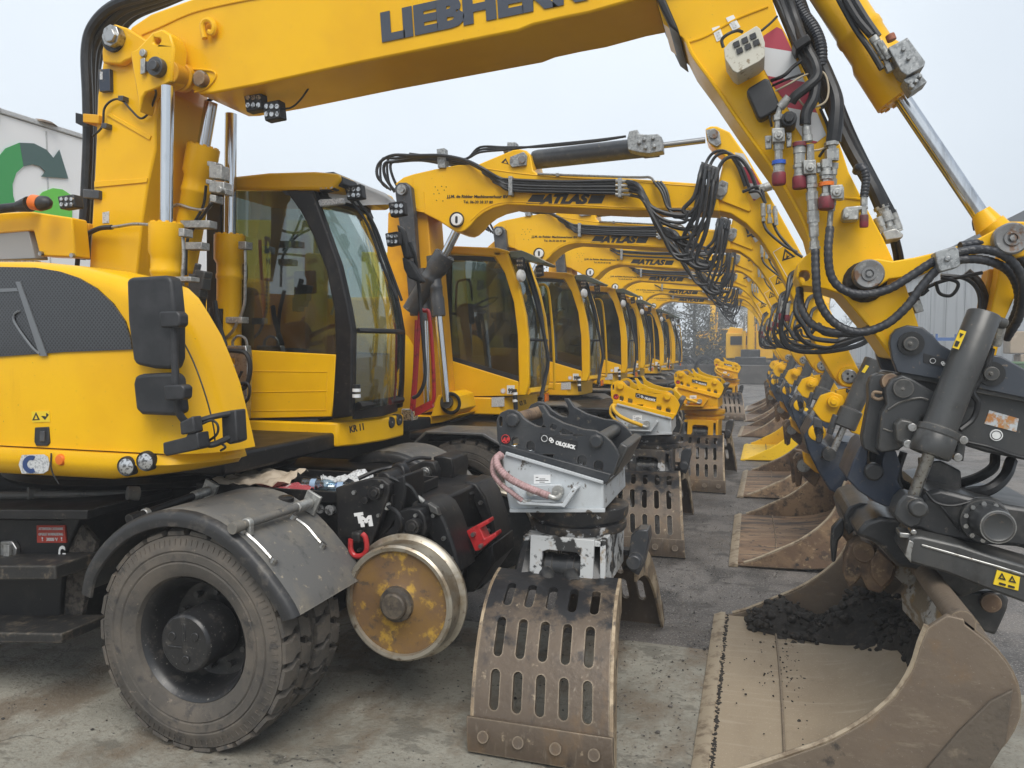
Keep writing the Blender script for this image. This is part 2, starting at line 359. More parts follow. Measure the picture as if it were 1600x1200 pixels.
make("soil", (0.018, 0.015, 0.012), 0.85, layers=[((0.05, 0.04, 0.032), 30, .5, .75, 8)], bump=(60, .6, .01))
make("red", (0.42, 0.02, 0.022), 0.4, coat=.2, layers=[((0.2, 0.012, 0.012), 20, .55, .75, 6)])
make("red_cap", (0.20, 0.022, 0.035), 0.55, layers=[((0.11, 0.035, 0.035), 14, .5, .7, 5)])
make("red_decal", (0.45, 0.04, 0.02), 0.5, layers=[((0.36, 0.06, 0.04), 10, .5, .7, 5)])
make("white", (0.74, 0.75, 0.75), 0.45, layers=[((0.55, 0.55, 0.53), 8, .55, .8, 6)])
make("white_text", (0.78, 0.78, 0.77), 0.5)
make("black_text", (0.014, 0.014, 0.015), 0.5)
make("slate_text", (0.045, 0.054, 0.075), 0.4)
make("cream_cage", (0.55, 0.53, 0.45), 0.5, layers=[((0.25, 0.2, 0.13), 30, .6, .72, 7)])
make("orange", (0.72, 0.16, 0.01), 0.35)
make("blue_text", (0.02, 0.05, 0.16), 0.5)
make("blue_cap", (0.02, 0.09, 0.45), 0.35)
make("label_grey", (0.55, 0.56, 0.56), 0.4, layers=[((0.32, 0.33, 0.34), 90, .55, .6, 2)])
make("label_yellow", (0.78, 0.55, 0.02), 0.45)
make("lamp_lens", (0.55, 0.56, 0.57), 0.12, metal=.6, layers=[((0.15, 0.15, 0.15), 60, .5, .62, 2)])
make("mirror_glass", (0.7, 0.72, 0.74), 0.04, metal=1.0)
make("cardboard", (0.50, 0.42, 0.32), 0.85, layers=[((0.35, 0.28, 0.2), 8, .5, .7, 6)])
make("rag_red", (0.32, 0.05, 0.06), 0.85, layers=[((0.45, 0.40, 0.38), 14, .55, .65, 6)])
make("seat_cloth", (0.03, 0.032, 0.035), 0.8)
make("teal", (0.03, 0.075, 0.065), 0.5)
make("stripe_steel", (0.20, 0.21, 0.22), 0.4, metal=.5)
make("pink_ground", (0.36, 0.29, 0.25), 0.85)

def make_glass(name, tint, rough=0.02, alpha=0.85, spec=(0.85, 0.9, 0.9)):
    m = bpy.data.materials.new(name); m.use_nodes = True; t = m.node_tree; t.nodes.clear()
    o = t.nodes.new("ShaderNodeOutputMaterial"); tr = t.nodes.new("ShaderNodeBsdfTransparent"); gl = t.nodes.new("ShaderNodeBsdfGlossy")
    tr.inputs[0].default_value = (*tint, 1); gl.inputs["Roughness"].default_value = rough; gl.inputs[0].default_value = (*spec, 1)
    lw = t.nodes.new("ShaderNodeLayerWeight"); pw = t.nodes.new("ShaderNodeMath"); pw.operation = 'POWER'; pw.inputs[1].default_value = 5; t.links.new(lw.outputs["Facing"], pw.inputs[0])
    ma = t.nodes.new("ShaderNodeMath"); ma.operation = 'MULTIPLY_ADD'; ma.inputs[1].default_value = .9; ma.inputs[2].default_value = .12; t.links.new(pw.outputs[0], ma.inputs[0])
    m0_ = t.nodes.new("ShaderNodeMixShader"); t.links.new(ma.outputs[0], m0_.inputs[0]); t.links.new(tr.outputs[0], m0_.inputs[1]); t.links.new(gl.outputs[0], m0_.inputs[2])
    df = t.nodes.new("ShaderNodeBsdfDiffuse"); df.inputs[0].default_value = (.45, .44, .41, 1); g = t.nodes.new("ShaderNodeNewGeometry"); nz = t.nodes.new("ShaderNodeTexNoise"); nz.inputs["Scale"].default_value = 4; nz.inputs["Detail"].default_value = 8; t.links.new(g.outputs["Position"], nz.inputs["Vector"])
    mr = t.nodes.new("ShaderNodeMapRange"); mr.inputs[1].default_value = .42; mr.inputs[2].default_value = .68; mr.inputs[3].default_value = .01; mr.inputs[4].default_value = .07; t.links.new(nz.outputs["Fac"], mr.inputs[0])
    mx = t.nodes.new("ShaderNodeMixShader"); t.links.new(mr.outputs[0], mx.inputs[0]); t.links.new(m0_.outputs[0], mx.inputs[1]); t.links.new(df.outputs[0], mx.inputs[2])
    t.links.new(mx.outputs[0], o.inputs[0]); MAT[name] = m
make_glass("glass", (0.36, 0.41, 0.39)); make_glass("glass_clear", (0.72, 0.78, 0.76)); make_glass("pet", (0.62, 0.76, 0.86))

def make_stripes():
    """red and white warning film: diagonal bars"""
    m = make("chevron", (0.42, 0.03, 0.05), 0.4); t = m.node_tree; p = t.nodes["Principled BSDF"]
    g = [n for n in t.nodes if n.bl_idname == "ShaderNodeNewGeometry"][0]
    dt = t.nodes.new("ShaderNodeVectorMath"); dt.operation = 'DOT_PRODUCT'; dt.inputs[1].default_value = (0.27, 0, 0.96)
    t.links.new(g.outputs["Position"], dt.inputs[0])
    a = t.nodes.new("ShaderNodeMath"); a.operation = 'MULTIPLY_ADD'; a.inputs[1].default_value = 1 / 0.262; a.inputs[2].default_value = 0.42
    t.links.new(dt.outputs["Value"], a.inputs[0])
    fr = t.nodes.new("ShaderNodeMath"); fr.operation = 'FRACT'; t.links.new(a.outputs[0], fr.inputs[0])
    gt = t.nodes.new("ShaderNodeMath"); gt.operation = 'GREATER_THAN'; gt.inputs[1].default_value = 0.5; t.links.new(fr.outputs[0], gt.inputs[0])
    mx = t.nodes.new("ShaderNodeMixRGB"); mx.inputs[1].default_value = (0.36, 0.025, 0.05, 1); mx.inputs[2].default_value = (0.56, 0.57, 0.58, 1)
    t.links.new(gt.outputs[0], mx.inputs[0]); t.links.new(mx.outputs[0], p.inputs["Base Color"])
make_stripes()
def make_mesh_panel():
    """black perforated grille: punched holes at 8 mm pitch"""
    m = make("grille", (0.022, 0.024, 0.028), 0.28, coat=.5); t = m.node_tree; p = t.nodes["Principled BSDF"]
    g = [n for n in t.nodes if n.bl_idname == "ShaderNodeNewGeometry"][0]
    vo = t.nodes.new("ShaderNodeTexVoronoi"); vo.inputs["Scale"].default_value = 62; vo.inputs["Randomness"].default_value = 0.0
    mp = t.nodes.new("ShaderNodeMapping"); mp.inputs["Rotation"].default_value = (0, R(45), 0); mp.inputs["Scale"].default_value = (1, 0, 1)
    t.links.new(g.outputs["Position"], mp.inputs[0]); t.links.new(mp.outputs[0], vo.inputs["Vector"])
    rp = t.nodes.new("ShaderNodeValToRGB"); rp.color_ramp.elements[0].position = .36; rp.color_ramp.elements[0].color = (0, 0, 0, 1)
    rp.color_ramp.elements[1].position = .42; rp.color_ramp.elements[1].color = (1, 1, 1, 1)
    t.links.new(vo.outputs["Distance"], rp.inputs[0])
    mx = t.nodes.new("ShaderNodeMixRGB"); mx.inputs[1].default_value = (0.004, 0.004, 0.005, 1); mx.inputs[2].default_value = (0.038, 0.041, 0.046, 1)
    t.links.new(rp.outputs[0], mx.inputs[0]); t.links.new(mx.outputs[0], p.inputs["Base Color"])
    bp = t.nodes.new("ShaderNodeBump"); bp.inputs["Strength"].default_value = .4; bp.inputs["Distance"].default_value = .004
    t.links.new(rp.outputs[0], bp.inputs["Height"]); t.links.new(bp.outputs[0], p.inputs["Normal"])
make_mesh_panel()
def claw_paint():
    m = MAT["rust_claw"]; t = m.node_tree; p = t.nodes["Principled BSDF"]; src = p.inputs["Base Color"].links[0].from_socket
    g = [n for n in t.nodes if n.bl_idname == "ShaderNodeNewGeometry"][0]
    sp = t.nodes.new("ShaderNodeSeparateXYZ"); t.links.new(g.outputs["Position"], sp.inputs[0])
    nz = t.nodes.new("ShaderNodeTexNoise"); nz.inputs["Scale"].default_value = 5; nz.inputs["Detail"].default_value = 9; nz.inputs["Roughness"].default_value = .7; t.links.new(g.outputs["Position"], nz.inputs["Vector"])
    a = t.nodes.new("ShaderNodeMath"); a.operation = 'MULTIPLY_ADD'; a.inputs[1].default_value = 1.5; t.links.new(nz.outputs["Fac"], a.inputs[0]); t.links.new(sp.outputs["Z"], a.inputs[2])
    r = t.nodes.new("ShaderNodeMapRange"); r.inputs[1].default_value = 1.26; r.inputs[2].default_value = 1.42; t.links.new(a.outputs[0], r.inputs[0])
    mx = t.nodes.new("ShaderNodeMixRGB"); t.links.new(r.outputs[0], mx.inputs[0]); t.links.new(src, mx.inputs[1]); mx.inputs[2].default_value = (0.022, 0.022, 0.024, 1); t.links.new(mx.outputs[0], p.inputs["Base Color"])
claw_paint()
def make_ground():
    def nz(t, pos, sc, det=8, scl=None):
        n = t.nodes.new("ShaderNodeTexNoise"); n.inputs["Scale"].default_value = sc; n.inputs["Detail"].default_value = det; n.inputs["Roughness"].default_value = .68
        if scl:
            mp = t.nodes.new("ShaderNodeMapping"); mp.inputs["Scale"].default_value = scl; t.links.new(pos, mp.inputs[0]); pos = mp.outputs[0]
        t.links.new(pos, n.inputs["Vector"]); return n.outputs["Fac"]
    def ramp(t, f, stops):
        r = t.nodes.new("ShaderNodeValToRGB"); e = r.color_ramp.elements
        e[0].position, e[0].color = stops[0][0], (*stops[0][1], 1); e[1].position, e[1].color = stops[-1][0], (*stops[-1][1], 1)
        for p, c in stops[1:-1]: q = e.new(p); q.color = (*c, 1)
        t.links.new(f, r.inputs[0]); return r.outputs[0]
    def mix(t, f, a, b, mode='MIX'):
        m = t.nodes.new("ShaderNodeMixRGB"); m.blend_type = mode
        if isinstance(f, float): m.inputs[0].default_value = f
        else: t.links.new(f, m.inputs[0])
        for k, s in ((1, a), (2, b)):
            if isinstance(s, tuple): m.inputs[k].default_value = (*s, 1)
            else: t.links.new(s, m.inputs[k])
        return m.outputs[0]
    for name, c in (("asphalt", ((0.092, 0.083, 0.075), (0.132, 0.119, 0.108), (0.185, 0.168, 0.152))), ("concrete", ((0.195, 0.180, 0.145), (0.270, 0.256, 0.212), (0.335, 0.316, 0.262)))):
        m = make(name, c[1], .7); t = m.node_tree; p = t.nodes["Principled BSDF"]
        g = [n for n in t.nodes if n.bl_idname == "ShaderNodeNewGeometry"][0].outputs["Position"]
        col = ramp(t, nz(t, g, 0.55), [(.40, c[0]), (.5, c[1]), (.61, c[2])])
        dirt = ramp(t, nz(t, g, 2.3, 10, (1, .6, 1)), [(.48, (0, 0, 0)), (.60, (1, 1, 1))])
        col = mix(t, dirt, col, tuple(v * .62 for v in c[0]) if name == "asphalt" else (0.175, 0.140, 0.100))
        spk = ramp(t, nz(t, g, 75 if name == "asphalt" else 40, 4), [(.56, (0, 0, 0)), (.63, (1, 1, 1))])
        col = mix(t, spk, col, tuple(min(1, v * 1.9) for v in c[2]) if name == "asphalt" else (0.20, 0.175, 0.14))
        scr = ramp(t, nz(t, g, 3.2, 10, (.7, 1.2, 1)), [(.56, (0, 0, 0)), (.60, (.7, .7, .7))])
        col = mix(t, scr, col, tuple(v * .7 for v in c[0]))
        vo = t.nodes.new("ShaderNodeTexVoronoi"); vo.feature = 'DISTANCE_TO_EDGE'; vo.inputs["Scale"].default_value = .55 if name == "concrete" else .3
        mp = t.nodes.new("ShaderNodeMapping"); t.links.new(g, mp.inputs[0])
        wv = t.nodes.new("ShaderNodeMixRGB"); wv.blend_type = 'LINEAR_LIGHT'; wv.inputs[0].default_value = .35
        nn = t.nodes.new("ShaderNodeTexNoise"); nn.inputs["Scale"].default_value = 2.5; nn.inputs["Detail"].default_value = 6; t.links.new(g, nn.inputs["Vector"])
        t.links.new(mp.outputs[0], wv.inputs[1]); t.links.new(nn.outputs["Color"], wv.inputs[2]); t.links.new(wv.outputs[0], vo.inputs["Vector"])
        crk = ramp(t, vo.outputs["Distance"], [(0.0, (.8, .8, .8)), (.007, (0, 0, 0))]); crk = mix(t, 1.0, crk, ramp(t, nz(t, g, 1.7), [(.46, (0, 0, 0)), (.56, (1, 1, 1))]), 'MULTIPLY')
        col = mix(t, crk, col, (0.03, 0.027, 0.023))
        t.links.new(col, p.inputs["Base Color"])
        t.links.new(ramp(t, nz(t, g, 1.1), [(.35, (.38,) * 3), (.6, (.8,) * 3)]), p.inputs["Roughness"])
        bp = t.nodes.new("ShaderNodeBump"); bp.inputs["Strength"].default_value = .7; bp.inputs["Distance"].default_value = .018
        t.links.new(nz(t, g, 34, 10), bp.inputs["Height"]); t.links.new(bp.outputs[0], p.inputs["Normal"])
make_ground()
# ------------------------------------------------------------------ the setting
def sheet(name, pts, z, m, kind='structure'):
    mb = MB(); mb.add([(x, y, z) for x, y in pts], [tuple(range(len(pts)))])
    return tag(mb.obj(name, m, smooth=0), kind=kind)
sheet("ground", [(-400, -200), (400, -200), (400, 700), (-400, 700)], 0.0, "asphalt")
sheet("concrete_slab", [(-9.5, -3), (9.5, -3), (9.5, 4.62), (1.2, 4.86), (-0.25, 4.98), (-9.5, 5.12)], 0.004, "concrete")

# warehouse wall on the left with the round green arrow
make("panel_white", (0.88, 0.89, 0.90), .4)
def warehouse_wall():
    X = -9.9; top = 5.12
    r = thing("logo_wall", (X, 9, 0), "tall white panel wall with a round green arrow emblem at the left edge", "wall")
    mb = MB(); mb.box((X - .1, 8.0, top / 2), (.2, 14, top)); mb.obj("wall_panel", "panel_white", r, bevel=.01)
    mb = MB()
    for i in range(12): mb.box((X + .004, 1.6 + i * 1.2, top / 2), (.012, .02, top - .1))
    mb.obj("panel_joint", "label_grey", r)
    mb = MB(); mb.box((X - .1, 8.0, top + .04), (.26, 14, .07)); mb.obj("eaves_trim", "label_grey", r, bevel=.01)
    mb = MB()
    for i in range(9):
        y = 5.2 + i * .9; mb.rev((X - .1, y, top + .06), (0, 0, 1), [(.22, 0), (.18, .03), (.1, .055), (0.001, .06)], 10)
    mb.obj("leaf_litter", "rust", r)
    def q(px, py): return UX(px, py, X + .012)
    def flat(pts, m, name, dx=.0):
        P = [q(*p) + Vector((dx, 0, 0)) for p in pts]; mb = MB(); mb.poly_extrude(P, (.008, 0, 0)); return mb.obj(name, m, r, smooth=0)
    # arrow body: a curved green band running into a grey-green head
    outer = [(-14, 330), (-18, 290), (-8, 252), (8, 232), (30, 223), (52, 224), (72, 234), (83, 247)]
    inner = [(70, 268), (62, 260), (50, 257), (36, 260), (25, 270), (19, 288), (20, 306), (27, 330)]
    mg = make("logo_green", (0.04, 0.34, 0.085), .5); mh = make("logo_dark", (0.055, 0.115, 0.105), .5); ml = make("logo_lime", (0.14, 0.60, 0.06), .5)
    flat(outer[:5] + inner[3:], "logo_green", "emblem")
    flat([outer[4], outer[5], outer[6], outer[7], (92, 234), (106, 279), (64, 276), (70, 268)] + inner[1:4], "logo_dark", "emblem", .003)
    flat([(55, 312), (66, 300), (82, 294), (97, 296), (112, 306), (112, 340), (50, 340)], "logo_lime", "emblem", .003)
    # fade of the band printed between the two greens
    return r
warehouse_wall()

# long pale hall on the right with a dark roof
def hall():
    r = thing("hall", (19, 60, 0), "long pale hall with a dark grey roof edge at the right", "building")
    X0 = 11.3
    mb = MB(); mb.box((20.5, 66, 3.5), (18.4, 62, 7.0)); mb.obj("wall", "hall_white", r)
    mb = MB(); mb.poly_extrude([(X0 - .35, 34.6, 6.9), (X0 - .35, 34.6, 7.75), (20.5, 34.6, 10.2), (30.2, 34.6, 7.75), (30.2, 34.6, 6.9)], (0, 62.8, 0)); mb.obj("roof", "hall_roof", r)
    mb = MB()
    for i in range(14): mb.box((X0 - .02, 36 + i * 4.4, 3.4), (.05, .05, 6.8))
    mb.obj("panel_joint", "label_grey", r)
    return r
make("hall_white", (0.60, 0.61, 0.61), .6, layers=[((0.42, 0.43, 0.43), .8, .45, .7, 5, (1, 1, .2))]); make("hall_roof", (0.05, 0.054, 0.058), .5); make("hall_door", (0.30, 0.33, 0.36), .6)
hall()

def block_wall():
    r = thing("block_wall", (13, 30, 0), "low wall of stacked tan concrete blocks beside the pale hall", "wall")
    mb = MB()
    for row in range(3):
        for i in range(6):
            mb.box((9.5 + i * 1.62 + (row % 2) * .35, 32.0, .42 + row * .82), (1.58, .8, .8))
    mb.obj("blocks", "block", r, bevel=.04)
    mb = MB(); mb.box((13.6, 32.5, 3.1), (9, .12, 1.2)); mb.obj("top_panel", "hall_door", r)
make("block", (0.36, 0.29, 0.21), .85, layers=[((0.26, 0.21, 0.16), 1.5, .4, .65, 8), ((0.45, 0.38, 0.3), 4, .6, .75, 8)], bump=(12, .4, .02))
block_wall()

def wheelie_bin():
    c = Vector((8.6, 30.0, 0))
    r = thing("wheelie_bin", c, "green wheelie bin in front of the tan block wall", "bin")
    mb = MB()
    prof = [(-.25, -.3, .12), (.25, -.3, .12)]
    a = [(-.24, -.26), (.24, -.26), (.24, .26), (-.24, .26)]; b = [(-.30, -.34), (.30, -.34), (.30, .34), (-.30, .34)]
    mb.add([(c.x + x * 1.35, c.y + y * 1.35, .14) for x, y in a] + [(c.x + x * 1.35, c.y + y * 1.35, 1.32) for x, y in b], [(0, 1, 2, 3), (4, 5, 6, 7), (0, 1, 5, 4), (1, 2, 6, 5), (2, 3, 7, 6), (3, 0, 4, 7)])
    mb.obj("bin_body", "bin_green", r, bevel=.03)
    mb = MB(); mb.box((c.x, c.y, 1.36), (.88, .98, .09)); mb.obj("lid", "bin_green", r, bevel=.03)
    for s in (-1, 1):
        mb = MB(); mb.cyl((c.x + s * .3 - .03, c.y + .3, .12), (c.x + s * .3 + .03, c.y + .3, .12), .12); mb.obj("wheel", "black", r)
make("bin_green", (0.06, 0.13, 0.055), .5)
wheelie_bin()

def storage_rack():
    r = thing("storage_rack", (8, 33, 0), "blue pallet rack standing against the pale hall", "rack")
    for i in range(2):
        for d in (0, 1):
            mb = MB(); mb.box((6.65 + i * .85, 33 + d * .9, 1.2), (.07, .07, 2.4)); mb.obj("post", "rack_blue", r)
    for z in (.5, 1.3, 2.2):
        mb = MB(); mb.box((7.08, 33, z), (.8, .06, .12)); mb.box((7.08, 33.9, z), (.8, .06, .12)); mb.obj("beam", "rack_blue", r)
make("rack_blue", (0.04, 0.11, 0.30), .5)
storage_rack()

# low dark retaining wall across the yard
def yard_wall():
    r = thing("yard_wall", (2, 41, 0), "long low dark concrete wall across the far end of the yard", "wall")
    mb = MB()
    for i in range(9):
        mb.box((-7 + i * 2.42, 41, .48), (2.4, .9, .96))
    mb.obj("blocks", "yard_block", r, bevel=.05)
make("yard_block", (0.06, 0.055, 0.05), .85, layers=[((0.1, 0.09, 0.08), 2, .45, .7, 8)], bump=(8, .4, .02))
yard_wall()

def house():
    r = thing("house", (0, 88, 0), "small white house with a brown gable roof in the mist", "house")
    x = 1.6; y = 84
    mb = MB(); mb.box((x, y, 3.0), (6.0, 8, 6.0)); mb.obj("wall", "white", r)
    mb = MB(); mb.poly_extrude([(x - 3.5, y - 4.3, 5.9), (x, y - 4.3, 8.6), (x + 3.5, y - 4.3, 5.9)], (0, 8.6, 0)); rf = mb.obj("roof", "house_roof", r)
    mb = MB(); mb.box((x + 1.4, y, 8.6), (.7, .7, 1.4)); mb.obj("chimney", "block", rf)
    for i in (-1.6, 1.6):
        mb = MB(); mb.box((x + i, y - 4.03, 4.0), (1.1, .08, 1.3)); mb.obj("window", "black_plastic", r)
make("house_roof", (0.20, 0.13, 0.10), .8)
house()

# bare winter trees beyond the yard: tapered trunk, forking limbs, twigs
def bare_tree(x, y, h, seed, label, spread=1.0):
    rnd = random.Random(seed)
    r = thing("bare_tree", (x, y, 0), label, "tree", "bare trees beyond the yard")
    tk = MB(); cw = MB()
    def rough(a, b, n=4, j=.12):
        P = [a.lerp(b, i / n) for i in range(n + 1)]; L = (b - a).length
        return [P[0]] + [p + Vector((rnd.uniform(-1, 1), rnd.uniform(-1, 1), rnd.uniform(-1, 1))) * L * j for p in P[1:-1]] + [P[-1]]
    base = Vector((x, y, 0)); top = Vector((x + rnd.uniform(-.3, .3), y, h * .55))
    tk.tube(rough(base, top, 4, .04), h * .02, seg=7, n=3, rfun=lambda t: 1.4 - t * .9)
    def branch(p, d, L, lev):
        e = p + d * L
        cw.tube(rough(p, e, 3), max(.012, L * .018), seg=4 if lev > 1 else 6, n=2, rfun=lambda t: 1.2 - t)
        if lev >= 4: return
        for i in range(6 if lev < 3 else 5):
            t = rnd.uniform(.3, 1.0); q = p.lerp(e, t)
            nd = (d + Vector((rnd.gauss(0, .62), rnd.gauss(0, .62), rnd.gauss(.12, .4)))).normalized()
            branch(q, nd, L * rnd.uniform(.45, .68), lev + 1)
    for i in range(9):
        a = i * 2.4 + rnd.random(); t = rnd.uniform(.3, 1)
        d = Vector((math.cos(a) * spread, math.sin(a) * spread, rnd.uniform(.35, 1.1))).normalized()
        branch(base.lerp(top, t), d, h * rnd.uniform(.24, .36), 1)
    tk.obj("trunk", "bark", r); cw.obj("crown", "twig", r, smooth=0)
    return r
make("bark", (0.055, 0.05, 0.042), .9, layers=[((0.09, 0.085, 0.07), 6, .45, .7, 8)], bump=(20, .5, .02)); make("twig", (0.062, 0.063, 0.048), .9)
bare_tree(-7.9, 60, 8.6, 3, "broad bare tree in the mist nearest the far cab", 1.3)
bare_tree(-4.6, 62, 9.6, 5, "round crowned bare tree in the mist in the middle of the gap", 1.3)
bare_tree(-1.6, 66, 8.6, 8, "bare tree in the mist just left of the far excavator", 1.1)
bare_tree(-11.2, 64, 9.0, 12, "bare tree in the mist behind the last cabs", 1.2)
bare_tree(4.9, 72, 8.5, 17, "bare tree in the mist behind the sticks on the right", 1.1)
def hedge():
    rnd = random.Random(4); mb = MB()
    for i in range(30000):
        x = rnd.uniform(-16, 2); y = 52 + rnd.uniform(-1.4, 1.4); z = abs(rnd.gauss(0, 1)) * (1.0 + .5 * math.sin(x * 1.3) + .3 * math.sin(x * 3.1)) * 2.0
        s = rnd.uniform(.05, .13); a = Vector((rnd.gauss(0, 1), rnd.gauss(0, 1), rnd.gauss(0, 1))).normalized(); b = a.orthogonal().normalized()
        p = Vector((x, y, z)); mb.add([p + a * s, p + b * s * .6, p - a * s, p - b * s * .6], [(0, 1, 2, 3)])
    tag(mb.obj("undergrowth", "twig", smooth=0), label="tangled dark undergrowth below the misty bare trees", cat="undergrowth", kind='stuff')
hedge()
# ------------------------------------------------------------------ wheels and shared machine pieces
def tyre_mesh(mb, c, R0=.545, wd=.235, rim=.305, seed=0, lugs=True):
    """one tyre, near side face at c.y, axle along +Y"""
    c = Vector(c); h = wd
    prof = [(rim, .035), (rim + .012, .012), (rim + .035, .0), (rim + .075, -.008), (rim + .082, -.002), (rim + .09, -.008), (rim + .125, -.008), (rim + .13, -.001), (rim + .138, -.006), (rim + .16, -.002), (R0 - .075, .002), (R0 - .035, .012), (R0 - .034, .03),
            (R0 - .034, h - .03), (R0 - .035, h - .012), (R0 - .075, h - .002), (rim + .09, h + .008), (rim + .02, h), (rim, h - .035)]
    mb.rev(c, (0, 1, 0), prof, 72, caps=False)
    if not lugs: return
    for i in range(96):
        a = 2 * math.pi * i / 96; u = Vector((math.cos(a), 0, math.sin(a))); mb.tube([c + u * (R0 - .082) + Vector((0, .0, 0)), c + u * (R0 - .05) + Vector((0, .006, 0))], .0035, seg=4, smooth=False)
    tg = MB(); tg.rev(c, (0, 1, 0), [(R0 - .05, .034), (R0 - .0315, .036), (R0 - .0315, h - .036), (R0 - .05, h - .034)], 72, caps=False)
    rnd = random.Random(seed); n = 26
    for i in range(n):
        a = 2 * math.pi * i / n
        for side in (0, 1):
            aa = a + (math.pi / n if side else 0) + rnd.uniform(-.01, .01)
            d = .100
            # chunky shoulder block with a slanted, offset inner end
            def pt(ang, y, r): return c + Vector((math.cos(ang) * r, y, math.sin(ang) * r))
            w0 = d * .96
            ys = [(.012, 0.0), (.05, .0), (.085, .045), (.113, .045)]
            if side: ys = [(h - y, s) for y, s in ys]
            vs = []; fs = []
            for y, sl in ys:
                edge = .012 if y in (ys[0][0],) else 0
                for (da, rr) in ((-w0 / 1, R0 - .03), (-w0 * .88, R0 - edge), (w0 * .88, R0 - edge), (w0, R0 - .03)):
                    vs.append(pt(aa + da + sl, y, rr))
            for k in range(3):
                for j in range(3): fs.append((k * 4 + j, k * 4 + j + 1, k * 4 + 5 + j, k * 4 + 4 + j))
            fs.append((0, 1, 2, 3)); fs.append((15, 14, 13, 12))
            mb.add(vs, fs)
    return tg
def dual_wheel(root, c, detail=True):
    """twin tyres, dished black rim, drum hub; near face at c"""
    c = Vector(c)
    w_ = MB(); w_.rev(c + Vector((0, .03, 0)), (0, 1, 0), [(.303, 0), (.29, .012), (.276, .035), (.266, .06), (.262, .13), (.24, .18), (.10, .20), (.10, .22), (.26, .22), (.268, .47)], 48, caps=False)
    rim = w_.obj("wheel", "rim_black", root)
    for k, y in enumerate((0.0, .265)):
        mb = MB(); tg = tyre_mesh(mb, c + Vector((0, y, 0)), seed=k); mb.obj("tyre", "tyre", rim, smooth=30); tg.obj("tread_groove", "tread_gap", rim)
    mb = MB(); mb.rev(c + Vector((0, -.02, 0)), (0, 1, 0), [(.128, 0), (.138, .008), (.142, .02), (.145, .21)], 32)
    for i in range(3):
        a = 2.1 * i + .6; mb.cyl(c + Vector((math.cos(a) * .075, -.026, math.sin(a) * .075)), c + Vector((math.cos(a) * .075, 0, math.sin(a) * .075)), .021, seg=12)
    mb.box(c + Vector((0, -.021, .055)), (.014, .006, .09)); mb.box(c + Vector((-.055, -.021, -.02)), (.08, .006, .012))
    mb.obj("hub", "rim_black", rim, bevel=.003)
    if detail:
        mb = MB()
        for i in range(10):
            a = 2 * math.pi * i / 10 + .2; p = c + Vector((math.cos(a) * .19, .175, math.sin(a) * .19)); mb.cyl(p, p + Vector((0, .035, 0)), .016, seg=6)
        mb.obj("wheel_nut", "rim_black", rim)
    return rim
make("hub_steel", (0.075, 0.062, 0.05), .6, metal=.3, layers=[((0.15, 0.12, 0.085), 12, .45, .65, 8), ((0.03, 0.027, 0.025), 9, .55, .7, 8)], bump=(40, .3, .004))
def rail_wheel(root, c, face="rail_face", Rr=.31):
    c = Vector(c)
    mb = MB(); mb.rev(c, (0, 1, 0), [(.262, .012), (.268, -.004), (.286, -.006), (.297, .004), (Rr - .012, .02), (Rr - .008, .10), (Rr + .004, .112), (Rr + .018, .118), (Rr + .018, .135), (Rr + .006, .148), (.15, .15)], 64, caps=False)
    o = mb.obj("rail_wheel", "rail_steel", root)
    mb = MB(); mb.rev(c + Vector((0, .014, 0)), (0, 1, 0), [(.266, 0), (.20, .006), (.11, -.006), (.09, -.018), (.088, -.024)], 48, caps=False); mb.obj("wheel_disc", face, o)
    mb = MB(); mb.rev(c + Vector((0, -.06, 0)), (0, 1, 0), [(.058, 0), (.066, .006), (.068, .03), (.088, .036), (.092, .06)], 32); mb.obj("hub", "hub_steel", o)
    return o
def bolt(mb, px, py, Y, r=4.0, d=.02):
    mb.pin(px, py, Y - d, Y, r, seg=6)
def hose_set(root, lines, m="hose", name="hose"):
    for pts, r in lines:
        mb = MB(); mb.ptube(pts, r, seg=8, n=6); mb.obj(name, m, root)
def fitting(root, path, r, cap=None, seed=0, m="zinc", label=None):
    """hydraulic coupler: a run of hex and round steps along a pixel path, with a coloured dust cap"""
    rnd = random.Random(seed); mb = MB()
    P = [U(*p) for p in path]
    for a, b in zip(P, P[1:]):
        L = (b - a).length; t = 0; d = (b - a).normalized()
        while t < L:
            h = min(L - t, rnd.choice((.018, .028, .04, .05))); k = rnd.choice((.62, .8, .95, 1.0, .88))
            mb.cyl(a + d * t, a + d * (t + h * .94), r * k, seg=rnd.choice((6, 6, 18)))
            mb.cyl(a + d * (t + h * .9), a + d * (t + h), r * k * .85, seg=12); t += h
    o = mb.obj("coupler", m, root, smooth=30, label=label)
    if cap:
        d = (P[-1] - P[-2]).normalized(); mb = MB(); mb.rev(P[-1], d, [(r * 1.02, 0), (r * 1.1, .008), (r * 1.1, .05), (r * .95, .058)], 20); mb.obj("dust_cap", cap, o)
    return o
def pillow(mb, outline, Y0, Y1, r, closed_bottom=True, n=6):
    """solid whose XZ outline (open list along front/top, then closed by the last straight run) rounds over into the near face"""
    P = [Vector((p[0], p[1])) for p in outline]; m = len(P)
    N = []
    for i in range(m):
        if i == 0: t = P[1] - P[0]
        elif i == m - 1: t = P[-1] - P[-2]
        else: t = (P[i + 1] - P[i]).normalized() + (P[i] - P[i - 1]).normalized()
        t = t.normalized(); N.append(Vector((-t.y, t.x)))
    return P, N
